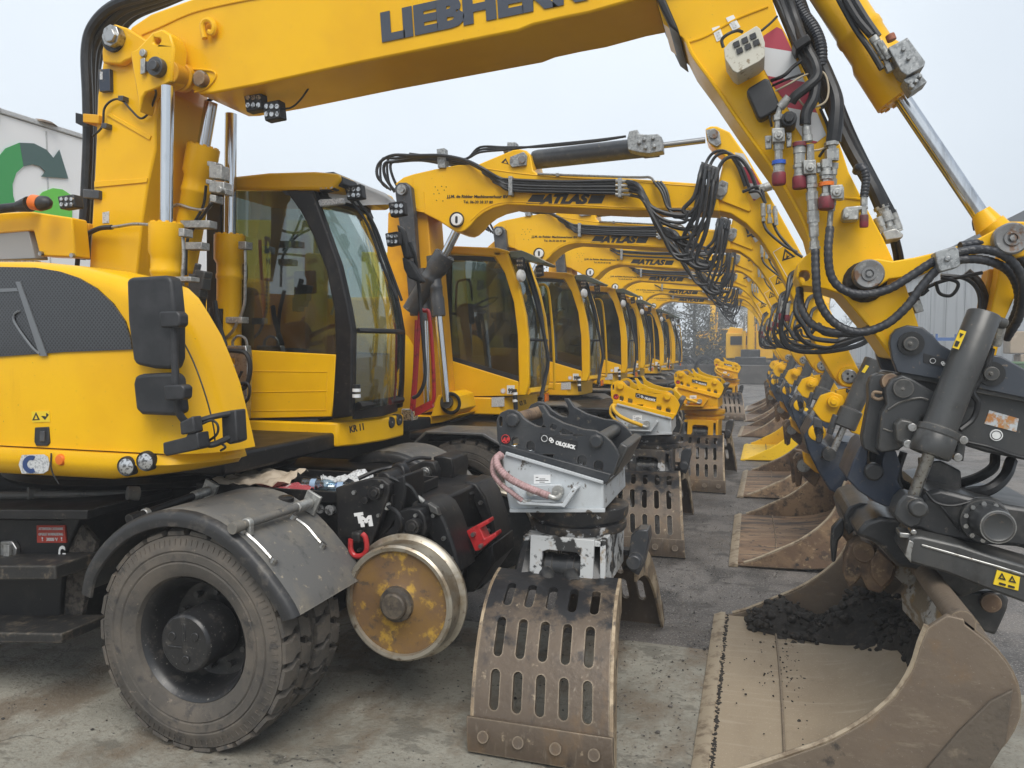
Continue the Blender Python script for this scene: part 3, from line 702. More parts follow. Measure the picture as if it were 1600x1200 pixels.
# ------------------------------------------------------------------ the big rail-road excavator in front
def big_excavator():
    r = thing("rail_excavator", (-3.2, 4.3, 0), "largest, nearest yellow road-rail excavator with black-framed cab, twin mirrors and steel rail wheel", "excavator")
    # ---- undercarriage
    mb = MB(); mb.box((-3.6, 4.3, .78), (3.9, .95, .62)); mb.box((-2.15, 4.3, .80), (.7, .8, .3)); ch = mb.obj("chassis", "black", r, bevel=.02)
    mb = MB(); mb.cyl((-2.545, 3.2, .542), (-2.545, 5.4, .542), .13); mb.box((-2.56, 4.3, .55), (.4, .7, .42)); mb.obj("axle", "black", ch, bevel=.02)
    mb = MB(); mb.cyl((-3.9, 4.3, 1.09), (-3.9, 4.3, 1.27), .78, seg=48); mb.rev((-3.9, 4.3, 1.12), (0, 0, 1), [(.9, 0), (.92, .03), (.9, .06)], 60); mb.obj("slew_ring", "black", ch)
    c = Vector((-2.545, 2.95, .542))
    dual_wheel(r, c)
    dual_wheel(r, (c.x, 5.1, .542), False)
    # near mudguard with its turned lip, wide and dusty
    def mudguard(y0, y1, shift=0.0):
        arc = [(136, 930), (141, 903), (152, 880), (170, 856), (196, 833), (228, 818), (262, 812), (300, 816), (335, 831), (368, 856), (398, 889), (424, 923), (443, 951), (451, 968)]
        P = cr([U(x, y, 2.93) for x, y in arc], 2); P = [p + Vector((0, y0 - 2.93, 0)) for p in P]; n = len(P); cen = Vector((c.x, 0, c.z)); objs = []
        for nm, m, rows in (("mudguard", "fender", [(.012, .028), (.03, .036), (.12, .038), (y1 - y0, .038)]), ("mudguard_lip", "lip_rubber", [(.004, -.03), (-.004, -.026), (-.006, .0), (-.004, .022), (.006, .034), (.03, .040)])):
            vs = []
            for dy, up in rows:
                for p in P:
                    q = Vector((p.x, 0, p.z)) - cen; q.normalize(); vs.append(Vector((p.x + q.x * up, p.y + dy, p.z + q.z * up)))
            fs = [(k * n + i, k * n + i + 1, (k + 1) * n + i + 1, (k + 1) * n + i) for k in range(len(rows) - 1) for i in range(n - 1)]
            mb = MB(); mb.add(vs, fs); objs.append(mb.obj(nm, m, objs[0] if objs else r, solid=.010, smooth=50))
        return objs[0]
    g = mudguard(2.93, 3.56)
    mudguard(5.05, 5.6)
    arcp = [U(x, y, 2.93) for x, y in [(136, 930), (152, 880), (196, 833), (262, 812), (300, 816), (335, 831), (368, 856), (398, 889), (424, 923), (451, 968)]]
    def fsurf(x, y):
        best = None
        for i in range(240):
            Y = 2.95 + .7 * i / 239; p = U(x, y, Y); d0 = min((p - Vector((a.x, Y, a.z))).length for a, b in ())  if False else 0
            ang = math.atan2(p.z - c.z, p.x - c.x); rr = math.hypot(p.z - c.z, p.x - c.x)
            k = min(range(len(arcp) - 1), key=lambda k: abs(math.atan2((arcp[k].z + arcp[k + 1].z) / 2 - c.z, (arcp[k].x + arcp[k + 1].x) / 2 - c.x) - ang))
            a, b = arcp[k], arcp[k + 1]; nrm = Vector((b.z - a.z, 0, a.x - b.x)).normalized(); nrm = nrm if nrm.dot(Vector((p.x - c.x, 0, p.z - c.z))) > 0 else -nrm
            dd = abs(nrm.dot(Vector((p.x - a.x, 0, p.z - a.z))) - .048)
            if best is None or dd < best[0]: best = (dd, p)
        return best[1]
    for pts in ([(380, 830), (398, 845), (413, 860), (427, 876)], [(458, 808), (478, 822), (492, 838), (504, 852)]):
        Q = [fsurf(*q) for q in pts]; mb = MB(); mb.tube(Q, .010, seg=6)
        for q in (Q[0], Q[-1]): mb.cyl(q + Vector((-.01, -.01, -.02)), q + Vector((.01, 0, .012)), .018, seg=10)
        mb.obj("strap", "steel", g)
    # stay tubes with their clamps, resting just above the mudguard
    for pa, pb, m in (((372, 838), (478, 806), "fender"), ((212, 822), (318, 786), "black")):
        A = fsurf(*pa) + Vector((0, -.01, .045)); B = fsurf(*pb) + Vector((0, .02, .06)); d = (B - A).normalized()
        mb = MB(); mb.cyl(A, B, .021, seg=14); mb.cyl(A - d * .03, A + d * .03, .027, seg=14); st = mb.obj("stay_tube", m, g)
        mb = MB(); mb.cyl(A + d * .06, A + d * .09, .027, seg=14); mb.box(A + d * .075 - Vector((0, 0, .03)), (.05, .03, .05)); mb.obj("stay_clamp", "zinc", st, bevel=.004)
        mb = MB(); mb.cyl(B - d * .10, B + d * .02, .027, seg=14); mb.box(B + d * .03, (.09, .02, .11), Matrix.Rotation(R(25), 3, 'Y')); mb.obj("stay_bracket", "zinc", st, bevel=.004)
    # ---- tool box, steps and the muddy flap at the left edge
    mb = MB(); mb.prism([(-420, 806), (96, 812), (118, 790), (160, 788), (160, 800), (128, 806), (100, 862), (90, 1003), (-420, 1003)], 3.30, 3.75); bx = mb.obj("tool_box", "black", r, bevel=.008)
    mb = MB(); mb.poly_extrude([U(-400, 795, 3.12), U(136, 797, 3.12), U(136, 812, 3.12), U(-400, 810, 3.12)], (0, .62, 0)); mb.obj("deck_plate", "black", bx, bevel=.006)
    mb = MB(); mb.poly_extrude([U(-400, 884, 3.05), U(85, 884, 3.05), U(88, 906, 3.05), U(-400, 908, 3.05)], (0, .3, 0)); mb.obj("step", "muddy", bx, bevel=.008)
    mb = MB(); mb.poly_extrude([U(-400, 983, 3.02), U(96, 990, 3.02), U(96, 1006, 3.02), U(-400, 1000, 3.02)], (0, .3, 0)); mb.obj("step", "muddy", bx, bevel=.008)
    mb = MB(); mb.prism([(128, 820), (150, 846), (138, 900), (128, 960), (96, 1006), (92, 960), (96, 890), (108, 850)], 3.33, 3.36); mb.obj("mud_flap", "muddy_thick", bx)
    mb = MB(); mb.prism([(0, 846), (18, 845), (26, 858), (22, 880), (0, 880)], 3.27, 3.3); lt = mb.obj("latch", "steel", bx, bevel=.006)
    mb = MB(); mb.prism([(5, 852), (14, 852), (14, 872), (5, 872)], 3.25, 3.27); mb.obj("latch_lever", "zinc", lt, bevel=.003)
    mb = MB(); mb.prism([(57, 821), (101, 821), (103, 848), (58, 848)], 3.29, 3.3); sg = mb.obj("warning_sign", "red_decal", bx, smooth=0)
    lettering("ATTENTION CATENAIRE", (61, 828), (99, 828), 4, 3.288, "white_text", sg); lettering("OPGELET BOVENLEIDING", (61, 836.5), (99, 836.5), 4, 3.288, "white_text", sg)
    lettering("3000 V", (73, 845), (91, 845), 5, 3.288, "white_text", sg, bold=.02); lettering("!", (66, 845), (68, 845), 6, 3.288, "white_text", sg); lettering("!", (96, 845), (98, 845), 6, 3.288, "white_text", sg)
    lettering("G", (93, 876), (104, 876), 23, 3.287, "white_text", bx, bold=.04)
    mb = MB(); mb.ptube([(-60, 775, 3.35), (120, 772, 3.5), (240, 770, 3.7)], .022, seg=10); mb.obj("pipe", "fender", bx)
    mb = MB()
    for x, y in ((52, 772), (208, 771)): mb.pcyl((x - 9, y, 3.42), (x + 9, y, 3.47), 11)
    mb.obj("pipe_clamp", "fender", bx)
    # ---- engine hood (right-hand side)
    top = [(-330, 396), (-120, 402), (0, 409), (60, 409), (130, 416), (195, 430), (240, 445), (266, 462), (292, 490), (316, 524), (336, 562), (352, 600), (364, 640), (373, 678), (378, 702)]
    rad = [.05, .05, .05, .06, .07, .09, .12, .16, .2, .22, .24, .25, .26, .26, .26]
    def pill(outl, rads, Y0, Y1, zb, name, m, parent, label=None):
        P = []
        for (x, y), rr in zip(outl, rads):
            p = U(x, y, Y0 + rr); P.append(Vector((p.x, p.z)))
        N = []
        for i in range(len(P)):
            t = (P[min(i + 1, len(P) - 1)] - P[max(i - 1, 0)]).normalized(); N.append(Vector((t.y, -t.x)))
        n = 8; m_ = len(P); vs = []; fs = []
        for k in range(n + 2):
            a = min(k, n) / n * math.pi / 2
            for i in range(m_):
                ins = rads[i] * (1 - math.sin(a)); y = Y0 + rads[i] * (1 - math.cos(a)) if k <= n else Y1
                q = P[i] + N[i] * ins
                if i == m_ - 1: q = Vector((q.x, zb))
                vs.append((q.x, y, q.y))
        for k in range(n + 1):
            for i in range(m_ - 1): fs.append((k * m_ + i, k * m_ + i + 1, (k + 1) * m_ + i + 1, (k + 1) * m_ + i))
        b = len(vs); xl = P[0].x
        vs += [(xl, Y0, zb)]; fs.append(tuple(range(m_)) + (b,))
        vs += [(xl, Y1, zb)]; fs.append(tuple(reversed(range((n + 1) * m_, (n + 2) * m_))) + (b + 1,))
        fs.append((b, m_ - 1) + tuple(k * m_ + m_ - 1 for k in range(1, n + 2)) + (b + 1,))
        mb = MB(); mb.add(vs, fs); return mb.obj(name, m, parent, smooth=40, label=label)
    zb = U(100, 701, 3.05).z
    hood = pill(top, rad, 3.05, 3.42, zb, "hood", "yellow", r)
    low = [(-330, 706), (-100, 706), (0, 706), (130, 706), (250, 702), (330, 694), (376, 690), (385, 698), (384, 712), (376, 726), (362, 738)]
    lp = [U(x, y, 3.03) for x, y in low]
    # bumper skirt below: plan outline with a rounded front corner, slightly bellied
    zt = zb - .008; z0 = U(100, 757, 3.05).z
    def plan(dy, dx): return [(-6.4, 3.03 + dy), (-3.05 + dx, 3.03 + dy), (-2.86 + dx, 3.04 + dy), (-2.74 + dx, 3.08 + dy), (-2.66 + dx, 3.16 + dy), (-2.60 + dx, 3.28 + dy), (-2.575 + dx, 3.40 + dy), (-2.59 + dx, 3.46), (-6.4, 3.46)]
    lv = [(zt, 0, 0), (zt - .05, -.012, .015), (z0 + .05, 0, .01), (z0 + .012, .035, -.03), (z0, .07, -.06)]
    vs = []; fs = []
    for z, dy, dx in lv:
        for x, y in plan(dy, dx): vs.append((x, y, z + (max(0, x + 3.4) * .12 if z < zt - .08 else 0)))
    n = 9
    for k in range(len(lv) - 1):
        for i in range(n): fs.append((k * n + i, k * n + (i + 1) % n, (k + 1) * n + (i + 1) % n, (k + 1) * n + i))
    fs.append(tuple(range(n))); fs.append(tuple(range((len(lv) - 1) * n, len(lv) * n)))
    mb = MB(); mb.add(vs, fs); bump = mb.obj("bumper", "yellow", r, smooth=50)
    mb = MB(); mb.box((-4.5, 3.26, zb - .004), (3.4, .36, .016)); mb.obj("seam_gap", "black_plastic", hood)
    # joint line of hood front, door joint, grille, latch
    mb = MB(); mb.ptube([(270, 505, 3.12), (300, 560, 3.07), (322, 620, 3.046), (334, 668, 3.046), (336, 690, 3.05)], .004, seg=5); mb.obj("joint", "black_plastic", hood)
    mb = MB(); mb.prism([(-330, 420), (0, 417), (55, 418), (92, 424), (122, 434), (150, 450), (176, 474), (195, 502), (204, 530), (206, 546), (100, 550), (0, 557), (-330, 566)], 3.040, 3.06); gr = mb.obj("grille", "grille", hood, smooth=0)
    mb = MB(); mb.prism([(24, 440), (31, 440), (73, 556), (62, 556)], 3.034, 3.04); mb.ptube([(30, 486, 3.035), (22, 492, 3.035), (24, 506, 3.035), (48, 540, 3.035), (62, 553, 3.035)], .006, seg=6); mb.prism([(-40, 452), (26, 450), (28, 455), (-40, 458)], 3.034, 3.04); mb.obj("grille_brace", "stripe_steel", gr)
    mb = MB(); mb.prism([(54, 668), (75, 667), (77, 692), (73, 697), (56, 697), (53, 690)], 3.042, 3.055); lt = mb.obj("latch", "black_plastic", hood, bevel=.004)
    mb = MB(); mb.prism([(62, 674), (69, 674), (69, 690), (62, 690)], 3.034, 3.043); mb.obj("latch_lever", "dark_grey", lt, bevel=.003)
    mb = MB(); mb.prism([(49, 643), (77, 642), (78, 659), (50, 660)], 3.0465, 3.05); dc = mb.obj("warning_label", "label_yellow", hood, smooth=0)
    mb = MB(); mb.prism([(50, 657), (56, 644), (62, 656)], 3.045, 3.0465, [[(53, 655), (56, 648), (59, 655)]]); mb.prism([(64, 650), (70, 656), (76, 648), (72, 645), (72, 651), (68, 650)], 3.045, 3.0465); mb.obj("pictogram", "black_text", dc, smooth=0)
    # oval inspection plate with the big blue C, reflector, round lamps on the skirt
    Ys = 3.018
    mb = MB(); mb.prism([(34, 711), (68, 710), (74, 714), (77, 725), (75, 735), (68, 740), (34, 740), (29, 726)], Ys - .004, Ys); pl = mb.obj("inspection_plate", "label_grey", bump, smooth=0)
    ring = [(48 + 13 * math.cos(a), 725.5 + 14 * math.sin(a)) for a in [R(t) for t in range(-60, -301, -20)]]
    ring2 = [(48 + 6.5 * math.cos(a), 725.5 + 7 * math.sin(a)) for a in [R(t) for t in range(-300, -59, 20)]]
    mb = MB(); mb.prism(ring + ring2, Ys - .007, Ys - .004); mb.obj("letter", "blue_text", pl, smooth=0)
    mb = MB(); mb.rev(U(91, 719, Ys - .01), (0, 1, 0), [(.001, 0), (.024, .003), (.03, .012), (.032, .03)], 24); mb.obj("reflector", "orange", bump)
    mb = MB(); mb.ptube([(80, 708, 3.016), (80, 730, 3.013), (85, 745, 3.02), (92, 756, 3.03)], .004, seg=5); mb.obj("joint", "black_plastic", bump)
    for x, y, Yl in ((197, 729, 3.016), (227, 721, 3.026)):
        p = U(x, y, Yl); mb = MB(); mb.rev(p, (-.12, 1, .03), [(.042, .0), (.046, -.006), (.05, .004), (.05, .09)], 28); hl = mb.obj("headlight", "black_plastic", bump)
        mb = MB(); mb.rev(p + Vector((0, -.012, 0)), (-.12, 1, .03), [(.001, 0), (.025, .002), (.041, .012)], 28); mb.obj("lens", "lamp_lens", hl)
    # ---- rear superstructure: deck and counterweight (mostly behind the hood), grey tank cabinet
    mb = MB(); mb.box((-5.3, 4.72, 1.75), (2.2, 1.6, .9)); mb.obj("upper_frame", "yellow_dull", r, bevel=.06); mb = MB(); mb.box((-4.3, 4.35, 1.28), (3.0, 1.6, .12)); mb.obj("slew_platform", "black", r, bevel=.02)
    mb = MB(); mb.prism([(-90, 338), (45, 330), (112, 340), (118, 402), (62, 400), (52, 360), (-90, 372)], 3.84, 3.96); cb = mb.obj("cabinet", "yellow", r, bevel=.01)
    mb = MB(); mb.prism([(-90, 372), (43, 356), (55, 404), (-90, 410)], 3.85, 3.95); mb.obj("cabinet_door", "cabinet_grey", cb, bevel=.006)
    mb = MB()
    for x, y in ((62, 396), (111, 399)): bolt(mb, x, y, 3.84, 4)
    for i in range(14): mb.pin(2 + i * 4, 409, 3.8, 3.84, 2)
    mb.obj("bolt", "steel", cb)
    mb = MB(); mb.pcyl((-60, 333, 3.75), (30, 323, 3.75), 7); mb.pcyl((28, 323, 3.75), (46, 319, 3.75), 8, 12); mb.obj("exhaust_pipe", "black", cb)
    mb = MB(); mb.pcyl((52, 316, 3.7), (64, 318, 3.7), 12, 12); be = mb.obj("beacon_lens", "orange", cb)
    mb = MB(); mb.rev(U(62, 318, 3.7), U(88, 315, 3.7) - U(62, 318, 3.7), [(.043, 0), (.046, .02), (.04, .06), (.02, .085), (.008, .09)], 20); mb.obj("beacon_base", "black_plastic", be)
    work_lamp(cb, 103, 315, 3.68, 14, 12, 10)
    # ---- king post (lower boom)
    Yp0, Yp1 = 4.03, 4.55
    mb = MB(); mb.prism([(166, 62), (190, 46), (215, 70), (252, 140), (243, 187), (243, 233), (231, 287), (221, 353), (213, 440), (138, 440), (142, 370), (146, 300), (150, 215), (152, 150)], Yp0, Yp1); bm = mb.obj("lower_boom", "yellow", r, bevel=.012)
    mb = MB(); mb.prism([(147, 283), (230, 278), (229, 285), (147, 293)], Yp0 - .008, Yp0); mb.prism([(166, 180), (172, 177), (236, 212), (233, 219)], Yp0 - .008, Yp0); mb.obj("weld_rib", "yellow", bm, bevel=.003)
    mb = MB(); mb.prism([(165, 50), (178, 37), (197, 43), (229, 63), (220, 85), (195, 95), (188, 100), (160, 98), (159, 80)], Yp0 - .05, Yp0); mb.obj("pivot_ear", "yellow", bm, bevel=.01)
    mb = MB(); mb.pin(172, 55, Yp0 - .11, Yp0 - .05, 17, 8); mb.pin(170, 55, Yp0 - .13, Yp0 - .1, 11, 6); mb.obj("pivot_nut", "steel", bm, bevel=.004)
    mb = MB(); mb.pin(175, 60, Yp0 - .07, Yp0 - .02, 20); mb.obj("washer", "black", bm)
    mb = MB(); mb.prism([(154, 108), (171, 107), (172, 142), (155, 143)], Yp0 - .03, Yp0); jb = mb.obj("socket_box", "navy", bm, bevel=.004)
    mb = MB(); mb.prism([(156, 112), (160, 112), (160, 124), (156, 124)], Yp0 - .033, Yp0 - .03); mb.obj("label_strip", "label_grey", jb, smooth=0)
    mb = MB(); mb.prism([(160, 332), (170, 330), (170, 348), (160, 349)], Yp0 - .004, Yp0); mb.obj("sticker", "label_grey", bm, smooth=0)
    mb = MB(); mb.prism([(203, 80), (214, 76), (238, 50), (253, 45), (266, 53), (272, 74), (268, 127), (247, 137), (228, 144), (222, 152), (217, 176), (214, 150), (207, 110)], Yp0 - .14, Yp0 - .02, [cpx(245, 64, 5.5)]); ear = mb.obj("cylinder_bracket", "yellow", bm, bevel=.012)
    mb = MB(); mb.pin(241, 103, Yp0 - .185, Yp0 - .14, 15); mb.pin(238, 101, Yp0 - .215, Yp0 - .18, 8, 12); mb.prism([(219, 95), (238, 96), (238, 109), (219, 113)], Yp0 - .155, Yp0 - .14); mb.obj("pin", "dark_grey", ear, bevel=.004)
    mb = MB(); mb.pin(222, 82, Yp0 - .16, Yp0 - .14, 6); mb.prism([(219, 92), (226, 90), (226, 114), (219, 116)], Yp0 - .165, Yp0 - .155); mb.obj("locking_plate", "zinc", ear, bevel=.003)
    # cable with clips on the post
    hose_set(bm, [([(145, 213, 4.0), (160, 197, 4.0), (163, 170, 4.0), (175, 157, 4.0), (190, 156, 4.0), (205, 172, 4.0), (220, 185, 4.0), (233, 175, 4.0), (243, 150, 3.95), (243, 140, 3.9)], .007)], name="cable")
    mb = MB()
    for x, y in ((188, 153), (162, 196)): mb.prism([(x - 4, y - 4), (x + 4, y - 4), (x + 4, y + 4), (x - 4, y + 4)], 3.98, 4.03)
    mb.obj("cable_clip", "dark_grey", bm, bevel=.003)
    # ---- main boom, open underside seen from below
    Yb0, Yb1 = 4.05, 4.55
    mb = MB(); mb.prism([(196, 60), (205, 42), (235, 22), (300, -2), (420, -45), (600, -95), (800, -140), (1000, -172), (1082, -150), (1086, -25), (1056, -14), (990, 0), (920, 20), (875, 29), (832, 39), (810, 48), (560, 98), (400, 133), (330, 146), (312, 147), (290, 133), (268, 110), (236, 96), (205, 85)], Yb0, Yb1)
    mbm = mb.obj("main_boom", "yellow", r, bevel=.012)
    mb = MB(); mb.ptube([(222, 54, 4.047), (250, 42, 4.047), (300, 20, 4.047), (360, 5, 4.047), (440, -10, 4.047)], .006, seg=6); mb.ptube([(300, 108, 4.045), (316, 109, 4.045), (334, 112, 4.045), (336, 122, 4.045), (322, 138, 4.045), (304, 144, 4.045)], .006, seg=6); mb.obj("weld_seam", "yellow", mbm)
    mb = MB(); mb.pcyl((262, 112, 3.9), (288, 122, 4.06), 19); mb.pcyl((280, 120, 4.0), (288, 122, 4.05), 22); mb.obj("cross_tube", "yellow_dull", mbm, bevel=.005)
    mb = MB(); mb.pin(311, 122, 4.0, 4.06, 10); mb.obj("pin", "rust", mbm)
    mb = MB(); mb.pin(311, 122, 4.02, 4.06, 12.5); mb.obj("pin_collar", "steel", mbm)
    mb = MB(); mb.tube([U(x, y, 4.02) for x, y in ((320, 60), (317, 48), (317, 38), (322, 32), (330, 33), (335, 42), (332, 52), (326, 50))], .018, seg=8); mb.obj("lifting_eye", "yellow", mbm)
    lettering("LIEBHERR", (597, 63), (920, -4), 40, 4.046, "slate_text", mbm, bold=.085)
    for x, y, a in ((395, 158, 0.3), (424, 172, 0.25)): work_lamp(mbm, x, y, 4.18, 15, 17, 12)
    mb = MB(); mb.rev(U(490, 128, 4.25), (0, 0, -1), [(.02, -.05), (.075, 0), (.07, .02), (.03, .03)], 20); mb.obj("underside_lamp", "label_grey", mbm)
    hose_set(mbm, [([(436, 170, 4.2), (455, 168, 4.22), (470, 155, 4.25), (486, 132, 4.26)], .006), ([(375, 148, 4.2), (360, 152, 4.25), (340, 150, 4.3), (322, 160, 4.3)], .012)], name="cable")
    mb = MB(); mb.poly_extrude([U(1018, -20, 4.0), U(1046, 40, 4.0), U(1062, 52, 4.0), U(1058, 40, 4.0), U(1036, -10, 4.0)], (0, .6, 0)); mb.obj("rubber_guard", "black", mbm, bevel=.01)
    # ---- big hose bundle climbing behind the post and over the boom
    for dx, rr, dy in ((0, .035, 0), (9, .032, .05), (17, .028, .12), (-2, .022, .2), (23, .024, .25)):
        Y = 4.15 + dy; mb = MB()
        mb.ptube([(125 + dx * .8, 405, Y), (132 + dx * .6, 345, Y), (135 + dx * .5, 290, Y), (138 + dx * .5, 215, Y), (137 + dx * .5, 150, Y), (135 + dx, 80, Y), (146 + dx * 1.6, 40 + dx * .7, Y), (180 + dx * 1.3, 8 + dx * .8, Y), (240 + dx, -10 + dx * .6, Y), (330, -36 + dx * .5, Y)], rr, seg=10); mb.obj("hose", "hose", bm)
    for x, y, m in ((137, 302, "dark_grey"), (137, 184, "yellow_dull"), (122, 354, "yellow_dull")):
        mb = MB(); mb.prism([(x - 8, y - 7), (x + 17, y - 5), (x + 17, y + 9), (x - 8, y + 7)], 4.0, 4.3); mb.obj("hose_clamp", m, bm, bevel=.006)
    mb = MB(); mb.prism([(118, 176), (127, 178), (136, 184), (136, 196), (126, 196), (118, 192)], 4.05, 4.07); mb.obj("lamp_bracket", "black", bm)
    # ---- lift cylinders (left and right of the boom) and the adjusting cylinder
    cylinder(r, (262, 135, 3.88), (260, 350, 3.88), (258, 600, 3.88), 9.5, 26, 22, "yellow")
    cylinder(r, (361, 178, 4.66), (359, 368, 4.66), (357, 620, 4.66), 9, 23.5, 19, "yellow")
    cylinder(r, (330, 160, 4.3), (318, 230, 4.3), (285, 420, 4.3), 10, 25, 21, "yellow")
    # pipes and valves on the cylinders
    for pts, rr in (([(285, 362, 3.84), (287, 400, 3.84), (285, 440, 3.84), (288, 475, 3.88)], .011), ([(383, 384, 4.6), (383, 440, 4.6), (381, 480, 4.6), (365, 515, 4.58), (352, 530, 4.58), (350, 545, 4.58)], .011),
                    ([(364, 545, 4.55), (364, 533, 4.55), (372, 525, 4.55), (382, 528, 4.55), (386, 540, 4.55), (385, 570, 4.55)], .010), ([(270, 322, 4.2), (280, 320, 4.2), (300, 326, 4.2), (318, 328, 4.2), (328, 322, 4.2), (331, 308, 4.2)], .011),
                    ([(175, 355, 3.95), (190, 353, 3.95), (210, 350, 3.9), (233, 351, 3.86)], .010)):
        mb = MB(); mb.ptube(pts, rr, seg=8); mb.obj("pipe", "steel", r)
    hose_set(r, [([(175, 355, 3.95), (155, 357, 3.97), (135, 368, 4.0), (124, 388, 4.05), (120, 420, 4.1)], .016), ([(322, 290, 4.18), (318, 320, 4.2), (305, 345, 4.2), (293, 362, 4.2)], .009), ([(330, 318, 4.16), (318, 335, 4.2), (300, 360, 4.2), (292, 380, 4.2), (290, 430, 4.2)], .010)])
    mb = MB()
    for x, y, w_, h_ in ((336, 268, 20, 24), (338, 292, 24, 20), (330, 256, 14, 10), (345, 298, 14, 12), (332, 310, 10, 14), (326, 284, 10, 10)):
        mb.prism([(x - w_ / 2, y - h_ / 2), (x + w_ / 2, y - h_ / 2 + 2), (x + w_ / 2, y + h_ / 2), (x - w_ / 2, y + h_ / 2 - 2)], 4.16, 4.24)
    mb.pin(341, 296, 4.12, 4.16, 6); mb.obj("valve_block", "zinc", r, bevel=.006)
    mb = MB()
    for x, y, w_, h_ in ((306, 440, 24, 26), (302, 456, 22, 18), (312, 428, 16, 14), (298, 466, 14, 16)): mb.prism([(x - w_ / 2, y - h_ / 2), (x + w_ / 2, y - h_ / 2 + 3), (x + w_ / 2 - 2, y + h_ / 2), (x - w_ / 2, y + h_ / 2)], 4.1, 4.18)
    mb.pcyl((310, 412, 4.14), (306, 430, 4.14), 5); mb.obj("valve_block", "grey_worn", r, bevel=.006)
    mb = MB()
    for x, y, w_, h_, Y in ((283, 363, 9, 13, 3.83), (378, 383, 12, 12, 4.6), (283, 436, 30, 8, 3.85), (356, 500, 44, 10, 4.62), (304, 350, 46, 12, 4.22), (302, 384, 26, 12, 4.22)): mb.prism([(x - w_ / 2, y - h_ / 2), (x + w_ / 2, y - h_ / 2), (x + w_ / 2, y + h_ / 2), (x - w_ / 2, y + h_ / 2)], Y - .04, Y + .04)
    mb.obj("pipe_clamp", "zinc", r, bevel=.005)
    # hose and valve clutter between hood and cab
    rnd = random.Random(3)
    mb = MB(); mb.prism([(344, 540), (384, 540), (387, 560), (384, 655), (372, 655), (366, 560), (346, 556)], 4.5, 4.56); mb.obj("manifold", "steel", r, bevel=.006)
    for i in range(7):
        fitting(r, [(352 + rnd.uniform(-6, 22), 560 + i * 13, 4.4), (356 + rnd.uniform(-6, 22), 575 + i * 13, 4.4)], .018, seed=i)
    hose_set(r, [([(345, 548, 4.4), (365, 548, 4.36), (384, 552, 4.36), (391, 572, 4.36), (386, 600, 4.36), (372, 612, 4.38)], .016), ([(350, 560, 4.36), (345, 590, 4.35), (350, 620, 4.36), (362, 640, 4.4)], .012), ([(370, 600, 4.34), (388, 600, 4.34), (388, 622, 4.34), (372, 640, 4.36), (368, 660, 4.4)], .010), ([(378, 580, 4.34), (368, 604, 4.34), (362, 650, 4.38)], .010), ([(335, 470, 4.4), (340, 500, 4.4), (352, 540, 4.4)], .018), ([(326, 440, 4.3), (318, 480, 4.3), (330, 520, 4.35), (345, 545, 4.4)], .015)])
    mb = MB(); mb.pcyl((338, 482, 4.56), (337, 545, 4.56), 11); mb.obj("accumulator", "black", r)
    # ---- mirrors
    mr = MB(); mr.prism([(206, 433), (256, 430), (264, 433), (268, 440), (273, 490), (273, 560), (267, 577), (240, 576), (212, 570), (207, 562), (199, 500), (197, 440), (199, 435)], 2.93, 3.01); ma = mr.obj("mirror", "black_plastic", r, bevel=.025, seg=4, smooth=60)
    mb = MB(); mb.prism([(206, 438), (266, 436), (270, 560), (212, 566)], 3.011, 3.013); mb.obj("mirror_glass", "mirror_glass", ma)
    mr = MB(); mr.prism([(210, 587), (222, 584), (268, 582), (276, 590), (282, 645), (270, 650), (220, 648), (211, 640), (207, 600)], 2.93, 3.0); m2_ = mr.obj("mirror", "black_plastic", r, bevel=.022, seg=4, smooth=60)
    mb = MB(); mb.prism([(212, 590), (270, 588), (274, 644), (218, 642)], 3.001, 3.003); mb.obj("mirror_glass", "mirror_glass", m2_)
    mb = MB(); mb.ptube([(272, 500, 2.93), (273, 560, 2.93), (276, 615, 2.93), (278, 640, 2.94), (286, 655, 2.96), (294, 662, 2.98)], .017, seg=12)
    mb.ptube([(296, 662, 2.98), (330, 652, 3.02), (364, 645, 3.1)], .014, seg=10); mb.ptube([(300, 670, 2.98), (322, 692, 3.0), (335, 694, 3.02), (362, 682, 3.1)], .015, seg=10)
    ar = mb.obj("mirror_arm", "black_plastic", r)
    mb = MB()
    for p in ([(248, 487), (276, 486), (281, 492), (281, 507), (277, 511), (250, 512)], [(255, 602), (283, 601), (288, 606), (287, 622), (283, 625), (257, 626)], [(280, 660), (301, 650), (305, 676), (282, 680)]): mb.prism(p, 2.89, 2.95)
    mb.obj("mirror_clamp", "black_plastic", ar, bevel=.008)
    mb = MB(); mb.prism([(345, 644), (368, 640), (371, 690), (358, 695), (347, 688)], 3.08, 3.16); mb.obj("arm_bracket", "black_plastic", ar, bevel=.008)
    mb = MB(); mb.prism([(254, 692), (290, 683), (292, 678), (308, 676), (311, 700), (306, 703), (259, 713), (255, 708)], 2.9, 2.98); mb.obj("camera_box", "black_plastic", ar, bevel=.006)
    hose_set(ar, [([(312, 664, 2.98), (330, 657, 3.0), (340, 664, 3.0), (339, 678, 3.0), (325, 690, 3.0)], .006), ([(340, 690, 3.05), (352, 698, 3.05), (345, 704, 3.06)], .006)], name="cable")
    # ---- cab
    Yc0, Yc1 = 4.72, 5.55
    cabr = MB(); cabr.prism([(385, 658), (517, 655), (560, 648), (642, 640), (640, 640), (634, 668), (560, 688), (513, 694), (385, 697)], Yc0, Yc0 + .02)
    # floor pan / sill: plan-rounded yellow skirt below the doors
    pF = lambda px, py, Y: U(px, py, Y)
    zt_ = U(450, 657, Yc0).z; zl_ = U(450, 696, Yc0).z; xr = U(330, 657, Yc0).x; xf = U(515, 655, Yc0).x
    xe = UX(640, 640, 0).x if False else None
